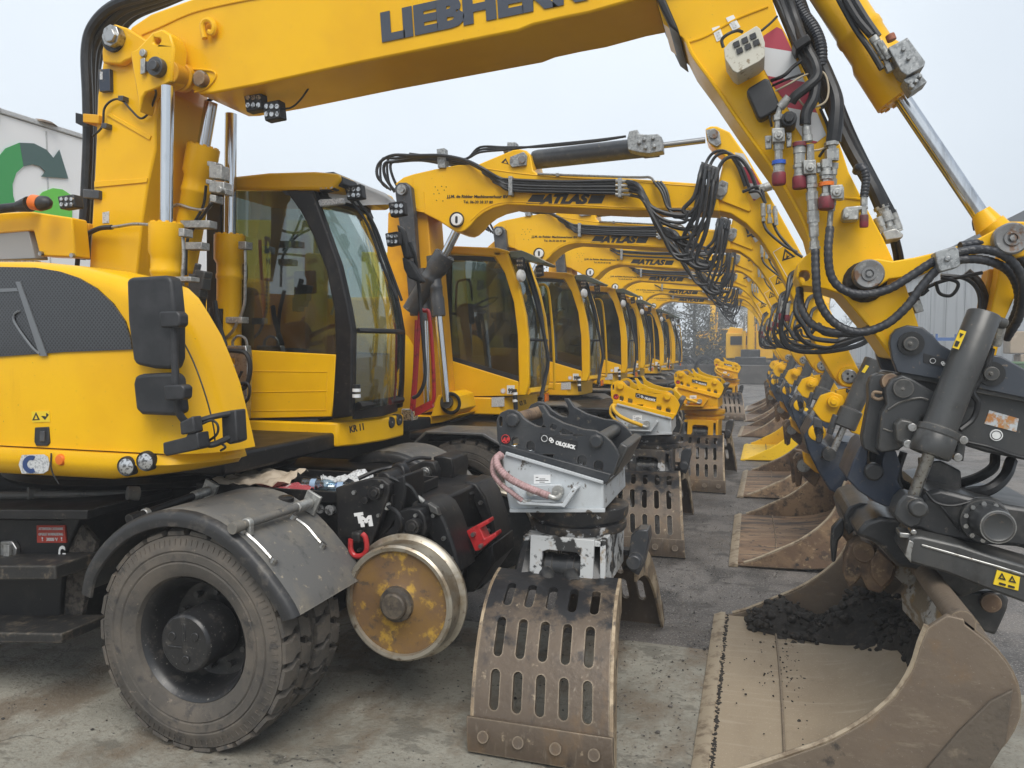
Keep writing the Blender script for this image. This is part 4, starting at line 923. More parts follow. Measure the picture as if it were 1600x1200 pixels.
    plan_c = [(xr, Yc0), (xf - .02, Yc0), (xf + .05, Yc0 + .02), (xf + .14, Yc0 + .16), (xf + .2, Yc0 + .45), (xf + .2, Yc1 - .06), (xf + .12, Yc1), (xr, Yc1)]
    def planbox(pl, z0, z1, ins=0.0):
        mb = MB(); mb.poly_extrude([(x, y, z0) for x, y in pl], (0, 0, z1 - z0)); return mb
    cab = planbox(plan_c, zl_, zt_ - .006).obj("cab", "yellow", r, bevel=.015)
    lettering("KR 11", (547, 676), (570, 671), 10, Yc0 + .05, "black_text", cab, bold=.05, shear=.15)
    for x, y in ((612, 660), (624, 656)):
        p = UX(x, y, xf + .205); mb = MB(); mb.rev(p, (-1, .05, 0), [(.04, -.008), (.044, .0), (.044, .05)], 20); hl = mb.obj("headlight", "black_plastic", cab); mb = MB(); mb.rev(p + Vector((.01, 0, 0)), (-1, 0, 0), [(.001, 0), (.036, .008)], 20); mb.obj("lens", "lamp_lens", hl)
    mb = MB(); mb.box(UX(638, 648, xf + .12) + Vector((0, .03, 0)), (.1, .12, .1)); mb.obj("marker_lamp", "lamp_lens", cab, bevel=.01)
    # door lower panel (near and far), ribs
    for y0 in (Yc0 - .004, Yc1 - .02):
        pts = [(330, 545), (389, 547), (525, 554), (522, 620), (518, 651), (389, 654), (330, 655)]
        mb = MB(); P = [U(x, y, Yc0) for x, y in pts]; mb.poly_extrude([p + Vector((0, y0 - Yc0, 0)) for p in P], (0, .024, 0)); dp = mb.obj("door_panel", "yellow", cab, bevel=.006)
        mb = MB()
        for a, b in (((392, 580), (512, 581)), ((392, 613), (512, 611)), ((392, 642), (510, 641)), ((512, 581), (508, 641))): mb.tube([U(a[0], a[1], Yc0 - .004) + Vector((0, y0 + .004 - Yc0, 0)), U(b[0], b[1], Yc0 - .004) + Vector((0, y0 + .004 - Yc0, 0))], .004, seg=6, smooth=False)
        mb.obj("panel_rib", "yellow", dp)
    # black A pillars sweeping down, rear pillars, roof
    pillar = [(446, 297), (462, 297), (490, 300), (512, 361), (531, 414), (545, 476), (552, 516), (551, 600), (548, 651), (519, 655), (525, 555), (523, 486), (511, 424), (489, 367), (470, 330)]
    outer = [(490, 300), (512, 361), (531, 414), (545, 476), (552, 516), (551, 600), (548, 640)]
    for y0 in (Yc0 - .01, Yc1 - .06):
        P = [U(x, y, Yc0) for x, y in (pillar if y0 < Yc0 else [(462, 297), (490, 300), (512, 361), (531, 414), (545, 476), (552, 516), (551, 600), (548, 651), (535, 651), (538, 600), (539, 516), (532, 476), (518, 416), (499, 362)])]; mb = MB(); mb.poly_extrude([p + Vector((0, y0 - Yc0, 0)) for p in P], (0, .07, 0)); mb.obj("front_pillar", "black", cab, bevel=.015, seg=3)
    mb = MB()
    for y0 in (Yc0, Yc1 - .05): P = [U(x, y, Yc0) for x, y in [(322, 292), (345, 292), (345, 548), (322, 548)]]; mb.poly_extrude([p + Vector((0, y0 - Yc0, 0)) for p in P], (0, .05, 0))
    mb.obj("rear_pillar", "black_plastic", cab, bevel=.01)
    roof = MB()
    rp = [(322, 284), (365, 276), (420, 270), (492, 268), (528, 271), (533, 280), (520, 297), (450, 298), (322, 296)]
    P = [U(x, y, Yc0) for x, y in rp]; roof.poly_extrude([p + Vector((0, -.01, 0)) for p in P], (0, Yc1 - Yc0 + .02, 0)); rf = roof.obj("roof", "yellow", cab, bevel=.03, seg=4)
    mb = MB(); mb.poly_extrude([U(x, y, Yc0) for x, y in [(440, 298), (490, 298), (496, 312), (446, 304)]], (0, Yc1 - Yc0, 0)); mb.obj("header_frame", "black_plastic", cab)
    # glazing
    g_ = MB(); g_.prism([(343, 298), (452, 299), (489, 367), (511, 424), (523, 486), (525, 556), (389, 549), (343, 547)], Yc0 + .012, Yc0 + .018); gl = g_.obj("door_glass", "glass", cab, smooth=0)
    mb = MB(); mb.add([v + Vector((0, Yc1 - Yc0 - .05, 0)) for v in [U(x, y, Yc0 + .012) for x, y in [(343, 298), (452, 299), (489, 367), (511, 424), (523, 486), (525, 556), (389, 549), (343, 547)]]], [tuple(range(8))]); mb.obj("door_glass", "glass_clear", cab, smooth=0, solid=.005)
    wp = [U(x, y, Yc0) for x, y in outer]; rows = 8; vs = []; fs = []
    for k in range(rows + 1):
        t = k / rows; y = Yc0 + .06 + (Yc1 - Yc0 - .12) * t; bul = .07 * math.sin(math.pi * t)
        for p in wp: vs.append((p.x - .01 + bul, y, p.z))
    n = len(wp)
    for k in range(rows):
        for i in range(n - 1): fs.append((k * n + i, k * n + i + 1, (k + 1) * n + i + 1, (k + 1) * n + i))
    mb = MB(); mb.add(vs, fs); mb.obj("windshield", "glass_clear", cab, solid=.005, smooth=60)
    def wbar(i0, rr, nm, off=.015):
        p = wp[i0]; mb = MB(); mb.tube([(p.x - .01 + .07 * math.sin(math.pi * t) + off, Yc0 + .06 + (Yc1 - Yc0 - .12) * t, p.z) for t in [j / 8 for j in range(9)]], rr, seg=6); return mb.obj(nm, "black_plastic", cab)
    wbar(4, .018, "glazing_bar"); wbar(0, .03, "glazing_bar")
    p = wp[-1]; mb = MB(); mb.poly_extrude([(p.x - .02, Yc0 + .05, p.z - .08), (p.x + .05, Yc0 + .4, p.z - .08), (p.x - .02, Yc1 - .05, p.z - .08)], (0, 0, .12)); mb.obj("lower_frame", "black", cab, bevel=.01)
    mb = MB(); mb.tube([(p.x + .02, Yc0 + .07 + (Yc1 - Yc0 - .14) * t, p.z + .02) for t in [j / 6 for j in range(7)]], .03, seg=8); mb.obj("lower_frame", "black", cab)
    # wiper, sun visor, roof lamps, side mirrors on the far pillar
    mb = MB(); mb.ptube([(548, 312, 4.9), (575, 352, 4.95), (600, 420, 5.0), (622, 470, 5.05)], .011, seg=6); mb.ptube([(556, 310, 4.94), (585, 352, 5.0), (606, 410, 5.04), (628, 470, 5.08)], .011, seg=6); mb.obj("wiper", "black_plastic", cab)
    mb = MB(); mb.poly_extrude([U(500, 300, 4.8), U(545, 284, 4.9), U(600, 306, 5.1), U(618, 320, 5.2), U(560, 322, 4.95), U(520, 312, 4.85)], (.0, .02, .03)); mb.obj("sun_visor", "white", cab, bevel=.01)
    mb = MB(); mb.prism([(492, 315), (500, 311), (536, 309), (536, 318), (500, 323), (492, 323)], 4.74, 4.78); mb.obj("lamp_bracket", "label_grey", cab, bevel=.008)
    for x, y, Y, w_, h_ in ((509, 286, 4.72, 14, 14), (552, 300, 4.84, 14, 13), (619, 326, 5.1, 13, 13), (612, 373, 5.2, 11, 12)): work_lamp(cab, x, y, Y, w_, h_, 12)
    mb = MB(); mb.prism([(497, 270), (520, 268), (534, 276), (536, 288), (512, 296), (497, 296)], 4.74, 5.4); mb.obj("lamp_recess", "black_plastic", cab, bevel=.01)
    for pts in ([(619, 350), (628, 356), (641, 402), (630, 404), (624, 380)], [(627, 401), (640, 406), (661, 440), (655, 442), (637, 434), (630, 420)]):
        mb = MB(); mb.prism(pts, 5.3, 5.38); mm = mb.obj("mirror", "black_plastic", cab, bevel=.015)
    mb = MB(); mb.ptube([(640, 378, 5.35), (650, 410, 5.4), (656, 470, 5.5), (662, 540, 5.5), (664, 590, 5.5), (655, 615, 5.5), (645, 622, 5.5)], .015, seg=8); mb.obj("mirror_arm", "black_plastic", cab)
    mb = MB()
    for i, m_ in enumerate(("a",)): pass
    mb.pcyl((557, 601, 4.7), (557, 612, 4.7), 6); mb.obj("marker_post", "black_plastic", cab)
    for y in (607, 616):
        mb = MB(); mb.pcyl((557, y, 4.7), (557, y + 5, 4.7), 6.5); mb.obj("reflective_band", "white", cab)
    # red grab rails at the far front corner
    for pts in ([(646, 642), (650, 590), (654, 520), (657, 488), (664, 486), (670, 490), (675, 540), (678, 600), (677, 625), (668, 634), (652, 640)], [(643, 640), (648, 580), (651, 500)]):
        mb = MB(); mb.ptube([(x, y, 5.62) for x, y in pts], .016, seg=8); mb.obj("grab_rail", "red", cab)
    mb = MB(); mb.prism([(648, 638), (672, 626), (676, 636), (655, 648), (648, 650)], 5.6, 5.64); mb.obj("step_plate", "red", cab)
    # interior
    sx = xf - .75
    mb = MB(); mb.box((sx, 5.13, zt_ + .30), (.5, .5, .16)); mb.box((sx - .28, 5.13, zt_ + .65), (.16, .48, .7), Matrix.Rotation(R(-10), 3, 'Y')); mb.box((sx - .34, 5.13, zt_ + 1.12), (.1, .3, .2)); mb.box((sx, 5.13, zt_ + .1), (.3, .3, .24)); mb.obj("seat", "seat_cloth", cab, bevel=.05, seg=3)
    mb = MB(); mb.box((sx + .1, 4.86, zt_ + .36), (.62, .12, .14)); mb.box((sx + .1, 5.42, zt_ + .36), (.62, .12, .14)); mb.poly_extrude([U(420, 545, 4.9), U(440, 505, 4.9), U(468, 500, 4.9), U(478, 520, 4.9), U(470, 552, 4.9)], (0, .12, 0)); mb.obj("armrest", "teal", cab, bevel=.03)
    mb = MB(); mb.cyl((sx + .62, 5.13, zt_ + .0), (sx + .5, 5.13, zt_ + .6), .04); mb.ring((sx + .49, 5.13, zt_ + .62), (-.45, 0, .9), .17, .016); mb.obj("steering_wheel", "black_plastic", cab)
    mb = MB(); mb.prism([(458, 424), (490, 422), (491, 458), (460, 460)], 4.86, 4.9); mb.obj("monitor", "black_plastic", cab, bevel=.008)
    mb = MB(); mb.box((sx - .1, 5.13, zt_ + .01), (1.5, .8, .02)); mb.box((xr + .05, 5.13, zt_ + .35), (.05, .8, .7)); mb.obj("cab_floor", "seat_cloth", cab)
    mb = MB(); mb.ptube([(452, 552, 4.95), (460, 530, 4.95), (470, 505, 4.95), (476, 495, 4.95)], .012); mb.ptube([(440, 430, 5.0), (436, 405, 5.0), (444, 398, 5.0), (452, 410, 5.0)], .01); mb.obj("lever", "label_grey", cab)
    # ---- rail gear at the front
    rail_gear(r)
    # ---- flat tray on the chassis front
    mb = MB(); mb.poly_extrude([U(325, 752, 3.75), U(560, 752, 3.75), U(605, 728, 3.75), U(600, 722, 3.75), U(560, 742, 3.75), U(400, 746, 3.75)], (0, .02, 0))
    zt3 = .0
    mb = MB(); a = Vector((-3.05, 3.62, 1.12)); mb.box((-2.45, 3.98, 1.10), (1.25, .62, .012)); mb.box((-2.45, 3.67, 1.125), (1.25, .012, .06)); mb.box((-1.83, 3.98, 1.125), (.012, .62, .06)); mb.box((-2.45, 4.29, 1.125), (1.25, .012, .06)); mb.obj("tray", "black", r, bevel=.003)
    mb = MB(); mb.box((-2.55, 3.95, .98), (1.0, .4, .2)); mb.box((-2.8, 4.75, 1.04), (1.5, .8, .1)); mb.obj("front_bracket", "black", ch, bevel=.01)
    stick_group(r)
    return r

def work_lamp(parent, x, y, Y, w_, h_, tilt=0, lens_right=True):
    """small square LED lamp: ribbed black body with a bright lens panel"""
    mb = MB(); mb.prism([(x - w_, y - h_ * .7), (x + w_ * .8, y - h_), (x + w_, y + h_ * .7), (x - w_ * .7, y + h_)], Y, Y + .07); o = mb.obj("work_lamp", "black_plastic", parent, bevel=.008)
    mb = MB()
    for i in range(3):
        for j in range(2):
            cx = x - w_ * .55 + i * w_ * .55; cy = y - h_ * .35 + j * h_ * .7
            mb.pin(cx, cy, Y - .008, Y + .01, min(w_, h_) * .26, 10)
    mb.obj("lens", "lamp_lens", o); return o

def cylinder(root, rod_end, head, foot, rrod, rhead, rbar, m, name="lift_cylinder", headlen=.18):
    """hydraulic cylinder: barrel from head to foot with a thicker bolted gland, chromed rod from head to rod_end"""
    A, B, C_ = U(*rod_end), U(*head), U(*foot); k = mpp(*head)
    d = (C_ - B); L = d.length; d.normalize()
    mb = MB(); hl = min(L * .4, headlen)
    mb.rev(B, d, [(rhead * k * .9, -.004), (rhead * k, .0), (rhead * k, hl * .95), (rbar * k * 1.02, hl * 1.12), (rbar * k * 1.02, hl * 1.5), (rbar * k * 1.07, hl * 1.55), (rbar * k * 1.07, hl * 1.68), (rbar * k, hl * 1.74), (rbar * k, L)], 32)
    o = mb.obj(name, m, root)
    mb = MB(); u = d.orthogonal().normalized(); v = d.cross(u)
    for i in range(12):
        a = 2 * math.pi * i / 12; p = B + (u * math.cos(a) + v * math.sin(a)) * rhead * k * .8; mb.cyl(p - d * .012, p, rhead * k * .11, seg=6)
    mb.obj("gland_bolt", m, o)
    mb = MB(); mb.cyl(A, B + d * .02, rrod * k, seg=24); mb.obj("rod", "chrome", o)
    return o

def rail_gear(r):
    """black swing frame, arms, shackle and the steel rail wheels"""
    mb = MB(); mb.prism([(524, 762), (541, 757), (560, 752), (580, 747), (598, 749), (608, 757), (608, 772), (602, 790), (588, 830), (574, 868), (562, 884), (544, 900), (528, 862)], 3.62, 3.68); a = mb.obj("swing_frame", "black", r, bevel=.008)
    mb = MB(); mb.pin(584, 771, 3.58, 3.62, 11, 16); mb.pin(584, 771, 3.56, 3.58, 6, 6); mb.pin(569, 782, 3.59, 3.62, 6, 6); mb.obj("pin", "black", a, bevel=.003)
    lettering("T", (556, 817), (570, 815), 14, 3.618, "white_text", a, bold=.12); lettering("M", (564, 822), (583, 820), 14, 3.616, "white_text", a, bold=.12)
    mb = MB(); p = U(559, 838, 3.58); mb.box(p, (.06, .06, .06)); mb.obj("shackle_lug", "black", a, bevel=.015)
    mb = MB(); mb.tube([U(x, y, 3.55) for x, y in ((548, 842), (548, 858), (553, 867), (560, 869), (569, 866), (573, 856), (571, 840), (566, 834))], .014, seg=10); mb.obj("shackle", "red", a)
    mb = MB(); p = U(515, 797, 3.7); mb.rev(U(515, 797, 3.68), (0, 1, 0), [(.015, -.006), (.028, -.004), (.03, .03)], 20); mb.rev(U(500, 795, 3.7), (0, 1, 0), [(.015, -.006), (.026, -.004), (.028, .03)], 20); mb.obj("round_lamp", "lamp_lens", r)
    # upper housings (near, far)
    mb = MB(); mb.pcyl((598, 752, 3.7), (628, 742, 3.9), 15); mb.prism([(601, 752), (632, 742), (634, 770), (628, 800), (600, 840), (580, 870), (572, 866), (590, 820)], 3.7, 3.95); mb.pcyl((620, 740, 3.85), (632, 738, 3.9), 17); mb.obj("housing", "black", r, bevel=.01)
    mb = MB(); mb.prism([(627, 741), (644, 728), (662, 720), (678, 722), (684, 736), (682, 752), (672, 782), (655, 784), (640, 774), (634, 760)], 4.5, 4.57); mb.prism([(676, 714), (690, 712), (706, 716), (709, 732), (706, 752), (690, 784), (674, 780), (684, 748)], 4.62, 4.9); mb.obj("swing_frame", "black", r, bevel=.01)
    mb = MB(); mb.pin(663, 739, 4.46, 4.5, 9, 12); mb.pin(663, 739, 4.43, 4.46, 5, 6); mb.obj("pin", "steel", r, bevel=.003)
    # swing arm, near: bell crank with banana-shaped cover
    mb = MB(); mb.prism([(596, 836), (614, 822), (617, 806), (626, 797), (640, 794), (655, 796), (663, 806), (666, 826), (660, 842), (640, 842), (616, 840)], 3.66, 3.74); arm = mb.obj("swing_arm", "black", r, bevel=.008)
    mb = MB(); mb.prism([(640, 794), (652, 784), (668, 784), (684, 794), (696, 816), (708, 850), (716, 880), (718, 898), (708, 896), (690, 868), (668, 836), (664, 812)], 3.74, 4.0); mb.obj("arm_cover", "black", arm, bevel=.015)
    mb = MB(); mb.pin(643, 824, 3.6, 3.66, 12, 16); mb.pin(643, 824, 3.58, 3.6, 7, 6); mb.pin(630, 836, 3.62, 3.66, 5, 6); mb.obj("pin", "black", arm, bevel=.003)
    # swing arm, far
    mb = MB(); mb.prism([(690, 772), (694, 762), (706, 759), (726, 760), (734, 774), (732, 790), (716, 806), (702, 814), (690, 800)], 4.35, 4.45); mb.prism([(728, 752), (744, 756), (758, 776), (770, 814), (778, 858), (778, 866), (768, 884), (752, 920), (728, 928), (716, 900), (738, 880), (760, 856), (752, 812), (736, 776), (718, 762)], 4.45, 4.75); arm2 = mb.obj("swing_arm", "black", r, bevel=.012)
    mb = MB(); mb.pin(715, 787, 4.3, 4.36, 9, 12); mb.pin(715, 787, 4.27, 4.3, 5, 6); mb.obj("pin", "steel", arm2, bevel=.003)
    mb = MB(); mb.ptube([(684, 792, 4.2), (700, 786, 4.3)], .03, seg=8, smooth=False); mb.ptube([(660, 836, 4.0), (700, 815, 4.3)], .05, seg=10, smooth=False); mb.ptube([(640, 860, 3.85), (735, 862, 4.55)], .075, seg=14, smooth=False); mb.obj("cross_shaft", "black", arm2)
    mb = MB(); mb.prism([(700, 842), (722, 832), (742, 858), (744, 866), (722, 886), (706, 880), (712, 864)], 4.0, 4.2); mb.prism([(730, 880), (770, 850), (772, 880), (740, 926), (726, 926)], 4.2, 4.6); mb.obj("bearing_block", "black", arm2, bevel=.012)
    mb = MB()
    for x, y in ((714, 848), (726, 866)): mb.pin(x, y, 3.95, 4.0, 5, 6)
    mb.obj("bolt", "steel", arm2)
    mb = MB(); mb.prism([(728, 830), (762, 812), (764, 818), (750, 826), (757, 842), (774, 832), (776, 838), (750, 860), (742, 862)], 3.96, 4.06); mb.obj("bumper_bracket", "red", arm2, bevel=.006)
    mb = MB()
    for x, y in ((738, 836), (750, 854)): mb.pin(x, y, 3.93, 3.96, 3.5, 6)
    mb.obj("bolt", "steel", arm2)
    # bolts, stops and hydraulic lines of the rail gear
    for x, y, Y, rr in ((552, 770, 3.62, 3.5), (560, 860, 3.62, 3), (596, 760, 3.62, 3.5), (590, 806, 3.62, 3), (676, 806, 3.74, 3.5), (692, 842, 3.74, 3.5), (704, 874, 3.74, 3.5), (750, 786, 4.45, 3.5), (762, 830, 4.45, 3.5), (768, 866, 4.45, 3.5), (648, 806, 3.66, 3), (626, 812, 3.66, 3), (650, 762, 4.5, 3), (672, 760, 4.5, 3)):
        mb = MB(); mb.pin(x, y, Y - .018, Y, rr, 6); mb.obj("bolt", "steel", r)
    hose_set(r, [([(560, 748, 3.9), (590, 735, 3.95), (620, 728, 4.0), (650, 716, 4.2), (672, 716, 4.4)], .012), ([(604, 790, 3.64), (620, 800, 3.6), (628, 818, 3.6), (622, 836, 3.64)], .011), ([(668, 790, 3.9), (690, 776, 4.1), (700, 790, 4.3), (690, 820, 4.3)], .011), ([(610, 746, 3.7), (640, 760, 3.72), (655, 780, 3.74), (668, 786, 3.76)], .010)])
    fitting(r, [(607, 786, 3.64), (604, 796, 3.64)], .016, None, 71); fitting(r, [(652, 776, 3.74), (662, 784, 3.75)], .014, None, 72)
    mb = MB(); mb.ptube([(700, 880, 3.72), (716, 900, 3.74), (722, 890, 3.9)], .012, seg=6); mb.prism([(668, 786), (682, 794), (686, 806), (672, 800)], 3.70, 3.74); mb.obj("scraper", "grey_worn", r, bevel=.004)
    c = U(621, 943, 3.47); rail_wheel(r, c)
    rail_wheel(r, (c.x, 5.02, c.z), "black_oily")
    mb = MB(); mb.cyl((c.x, 3.6, c.z), (c.x, 5.1, c.z), .07); mb.obj("rail_axle", "black", r)
    mb = MB(); mb.prism([(500, 770), (520, 775), (540, 830), (545, 905), (520, 880), (505, 850), (480, 800)], 3.7, 4.2); mb.obj("side_plate", "black", r, bevel=.01)
    mb = MB(); mb.rev(U(446, 795, 3.5), (0, 0, 1), [(.035, -.03), (.035, .03), (.045, .03), (.045, .06), (.03, .07)], 16); mb.obj("breather", "black", r)
make("lip_rubber", (0.022, 0.022, 0.023), .45, layers=[((0.09, 0.08, 0.068), 12, .55, .8, 8)])
make("muddy", (0.014, 0.0135, 0.013), .6, layers=[((0.10, 0.08, 0.058), 16, .56, .74, 9)], bump=(60, .4, .006), edge=((0.17, 0.14, 0.10), .02, .9)); make("muddy_thick", (0.12, 0.10, 0.08), .9, layers=[((0.05, 0.042, 0.035), 25, .45, .6, 9), ((0.02, 0.02, 0.02), 4, .5, .7, 6)], bump=(70, 1.0, .02))
make("cabinet_grey", (0.30, 0.31, 0.31), .45)
# ------------------------------------------------------------------ stick, linkage and tilting tool of the big machine
def bucket(parent, x0, y0, y1, wall="bucket_wall", floor="sand_plate", edge="edge_steel", s=1.0, name="bucket", label=None, z0=0.0, shape=None):
    """ditching bucket lying on the ground, mouth towards -X; x0 = lip, cheeks at y0 and y1"""
    def q(pts): return [(x0 + (x + .16) * s, z0 + z * s) for x, z in pts]
    prof = q(shape or [(-.16, .014), (-.06, .018), (.30, .028), (.52, .045), (.70, .085), (.86, .16), (.97, .27), (1.03, .42), (1.02, .57), (.95, .71), (.84, .83)])
    # smooth the profile
    pp = cr([(x, 0, z) for x, z in prof], 3)
    def strip(pts, ya, yb, n=1):
        mb = MB(); vs = []; m = len(pts)
        for k in range(n + 1):
            for p in pts: vs.append((p.x, ya + (yb - ya) * k / n, p.z))
        mb.add(vs, [(k * m + i, k * m + i + 1, (k + 1) * m + i + 1, (k + 1) * m + i) for k in range(n) for i in range(m - 1)]); return mb
    sh = strip(pp, y0, y1).obj(name, wall, parent, solid=.022, smooth=50, label=label)
    inner = [p + Vector((-.002, 0, .016)) for p in pp[:18]]
    strip(inner, y0 + .03, y1 - .03).obj("floor_plate", floor, sh, solid=.006, smooth=50)
    front = q([(-.16, .02), (-.08, .035), (.02, .075), (.19, .165), (.37, .265), (.52, .385), (.62, .50), (.68, .62), (.705, .72), (.73, .80), (.80, .86), (.86, .85)])
    back = [(p.x + .004, p.z) for p in reversed(pp)]
    for ya, yb in ((y0 - .018, y0 + .012), (y1 - .012, y1 + .018)):
        mb = MB(); mb.xz(front + back, ya, yb); mb.obj("side_cheek", wall, sh, bevel=.004)
        mb = MB(); f3 = cr([(x, (ya + yb) / 2, z + .008) for x, z in front[1:10]], 3); mb.tube(f3, .014, seg=6, n=1, smooth=False); mb.obj("cheek_rim", edge, sh)
    wx = x0 + .36 * s; mb = MB(); mb.tube([(wx, y0 + .04, z0 + .05), (wx + .01, (y0 + y1) / 2, z0 + .05), (wx, y1 - .04, z0 + .05)], .007, seg=5); mb.obj("weld_line", wall, sh)
    a = prof[0]; mb = MB(); mb.poly_extrude([(a[0] - .05 * s, y0 - .03, a[1] - .01), (a[0] + .03 * s, y0 - .03, a[1] - .01), (a[0] + .03 * s, y0 - .03, a[1] + .022), (a[0], y0 - .03, a[1] + .022), (a[0] - .05 * s, y0 - .03, a[1] - .002)], (0, y1 - y0 + .06, 0)); mb.obj("cutting_edge", edge, sh, bevel=.003)
    b = prof[-1]; mb = MB(); mb.tube([(b[0], y0, b[1]), (b[0], y1, b[1])], .05 * s, seg=12, smooth=False); mb.obj("top_beam", wall, sh)
    return sh

def stick_group(r):
    Y0, Y1 = 4.08, 4.48
    mb = MB(); mb.prism([(1022, -14), (1036, 36), (1067, 60), (1081, 88), (1112, 130), (1150, 186), (1210, 269), (1240, 322), (1262, 362), (1270, 392), (1258, 400), (1247, 412), (1244, 432), (1252, 446), (1284, 450), (1315, 460), (1360, 514), (1392, 560), (1425, 566), (1440, 545), (1435, 508), (1414, 442), (1397, 409), (1380, 372), (1356, 328), (1326, 268), (1308, 212), (1290, 182), (1240, 75), (1216, 30), (1195, -40), (1172, -110), (1100, -140), (1030, -70)], Y0, Y1, [cpx(1257, 431, 9)])
    st = mb.obj("stick", "yellow", r, bevel=.01)
    mb = MB(); mb.ptube([(1073, 64, 4.078), (1084, 88, 4.076), (1116, 132, 4.076), (1154, 188, 4.076), (1214, 272, 4.076), (1246, 326, 4.076), (1262, 362, 4.076), (1268, 388, 4.076)], .010, seg=6); mb.ptube([(1076, 66, 4.078), (1104, 56, 4.078), (1150, 30, 4.078), (1200, 10, 4.078)], .006, seg=6); mb.ptube([(1320, 309, 4.078), (1350, 312, 4.078)], .006, seg=6); mb.obj("weld_seam", "yellow", st)
    mb = MB(); mb.poly_extrude([U(1396, 560, 4.10), U(1362, 515, 4.10), U(1335, 482, 4.10), U(1345, 480, 4.1), U(1372, 512, 4.1), U(1404, 556, 4.1)], (0, -.03, 0)); mb.obj("weld_rib", "yellow", st)
    mb = MB(); mb.prism([(1193, 56), (1214, 42), (1222, 46), (1240, 84), (1266, 150), (1291, 211), (1274, 224), (1257, 220), (1244, 200), (1238, 182), (1222, 152), (1203, 125), (1194, 108), (1190, 90)], Y0 - .003, Y0); mb.obj("warning_film", "chevron", st, smooth=0)
    for pts in ([(1112, 44), (1124, 40), (1131, 60), (1120, 65)], [(1134, 28), (1146, 23), (1157, 42), (1145, 48)]):
        mb = MB(); mb.prism(pts, Y0 - .004, Y0); sk = mb.obj("sticker", "white", st, smooth=0)
        mb = MB(); c = [(p[0] * .5 + (pts[0][0] + pts[2][0]) * .25 + 1, p[1] * .5 + (pts[0][1] + pts[2][1]) * .25 + 3) for p in pts]; mb.prism(c, Y0 - .006, Y0 - .004); mb.obj("print", "label_grey", sk, smooth=0)
    # guarded lamp
    mb = MB(); mb.prism([(1131, 76), (1140, 66), (1182, 40), (1188, 45), (1195, 66), (1195, 88), (1186, 96), (1152, 114), (1145, 110), (1133, 92)], 3.86, 4.04); lp = mb.obj("guarded_lamp", "cream_cage", st, bevel=.003)
    mb = MB()
    for i in range(3):
        for j in range(2):
            cx = 1150 + i * 13 + j * 5; cy = 68 - i * 6.2 + j * 10
            mb.prism([(cx - 5, cy - 1), (cx + 4, cy - 5.5), (cx + 6.5, cy + 2), (cx - 2.5, cy + 6.5)], 3.852, 3.862)
    mb.obj("grille_opening", "black_plastic", lp)
    hose_set(lp, [([(1130, 74, 3.95), (1128, 62, 3.95), (1138, 53, 3.95), (1152, 48, 3.98), (1160, 50, 4.0)], .008), ([(1190, 48, 3.95), (1204, 36, 4.0), (1214, 26, 4.05)], .006)], name="cable")
    mb = MB(); mb.prism([(1166, 142), (1171, 136), (1196, 121), (1202, 124), (1219, 164), (1214, 172), (1190, 186), (1184, 184)], 3.98, 4.06); mb.obj("junction_box", "black_plastic", st, bevel=.01)
    # bundle of hoses running down the outside of the stick
    Yh = 4.12
    for pts, rr, m in (([(1226, -20, Yh), (1243, 30, Yh), (1258, 70, 4.02), (1274, 100, 3.98), (1276, 120, 3.97), (1262, 135, 3.96), (1243, 150, 3.96), (1236, 160, 3.97)], .024, "hose"),
                       ([(1212, -20, Yh), (1232, 35, Yh), (1252, 80, 4.05), (1272, 115, 4.0), (1272, 150, 3.98), (1260, 175, 3.97), (1258, 195, 3.97)], .026, "hose"),
                       ([(1240, -20, 4.2), (1262, 40, 4.2), (1280, 90, 4.15), (1293, 120, 4.08), (1306, 155, 4.02), (1306, 190, 4.0), (1302, 222, 4.0)], .034, "hose"),
                       ([(1232, -20, 4.15), (1254, 20, 4.15), (1272, 45, 4.12), (1282, 72, 4.1), (1283, 105, 4.1)], .03, "hose_wrap"),
                       ([(1222, -30, 4.3), (1250, 40, 4.3), (1275, 100, 4.3), (1300, 170, 4.28), (1330, 235, 4.25), (1362, 290, 4.2), (1378, 325, 4.2)], .034, "hose"),
                       ([(1246, -10, 4.35), (1290, 110, 4.35), (1320, 190, 4.3), (1345, 245, 4.28), (1376, 305, 4.25), (1392, 335, 4.25)], .028, "hose"),
                       ([(1205, -20, Yh), (1224, 24, Yh), (1240, 62, Yh), (1262, 110, 4.1), (1284, 170, 4.1)], .02, "hose"),
                       ([(1338, 268, 4.05), (1341, 262, 4.0), (1349, 264, 3.98), (1353, 280, 3.98), (1350, 308, 3.98)], .020, "hose_wrap")):
        mb = MB(); mb.ptube(pts, rr, seg=10, groove=.016 if m == "hose_wrap" else 0); mb.obj("hose", m, st)
    hose_set(st, [([(1205, 126, 4.04), (1225, 118, 4.0), (1240, 104, 4.0), (1252, 95, 4.0)], .009), ([(1207, 134, 4.04), (1230, 124, 4.0), (1256, 115, 4.0)], .006), ([(1282, 170, 4.06), (1294, 200, 4.05), (1292, 225, 4.04), (1280, 245, 4.03)], .007), ([(1205, 158, 4.04), (1202, 176, 4.0), (1206, 198, 4.0)], .006)], name="cable")
    hose_set(st, [([(1212, 142, 4.03), (1235, 130, 4.0), (1256, 118, 4.0), (1284, 112, 4.0), (1294, 132, 4.0), (1292, 155, 4.0), (1280, 165, 4.0), (1262, 168, 4.0), (1250, 158, 4.02), (1247, 148, 4.02)], .005), ([(1264, 236, 4.0), (1280, 234, 4.0), (1291, 230, 4.0)], .005)], m="cabwire", name="cable")
    mb = MB(); mb.prism([(1238, 66), (1262, 52), (1268, 62), (1244, 78)], 3.95, 4.1); mb.obj("hose_clamp", "black", st, bevel=.005)
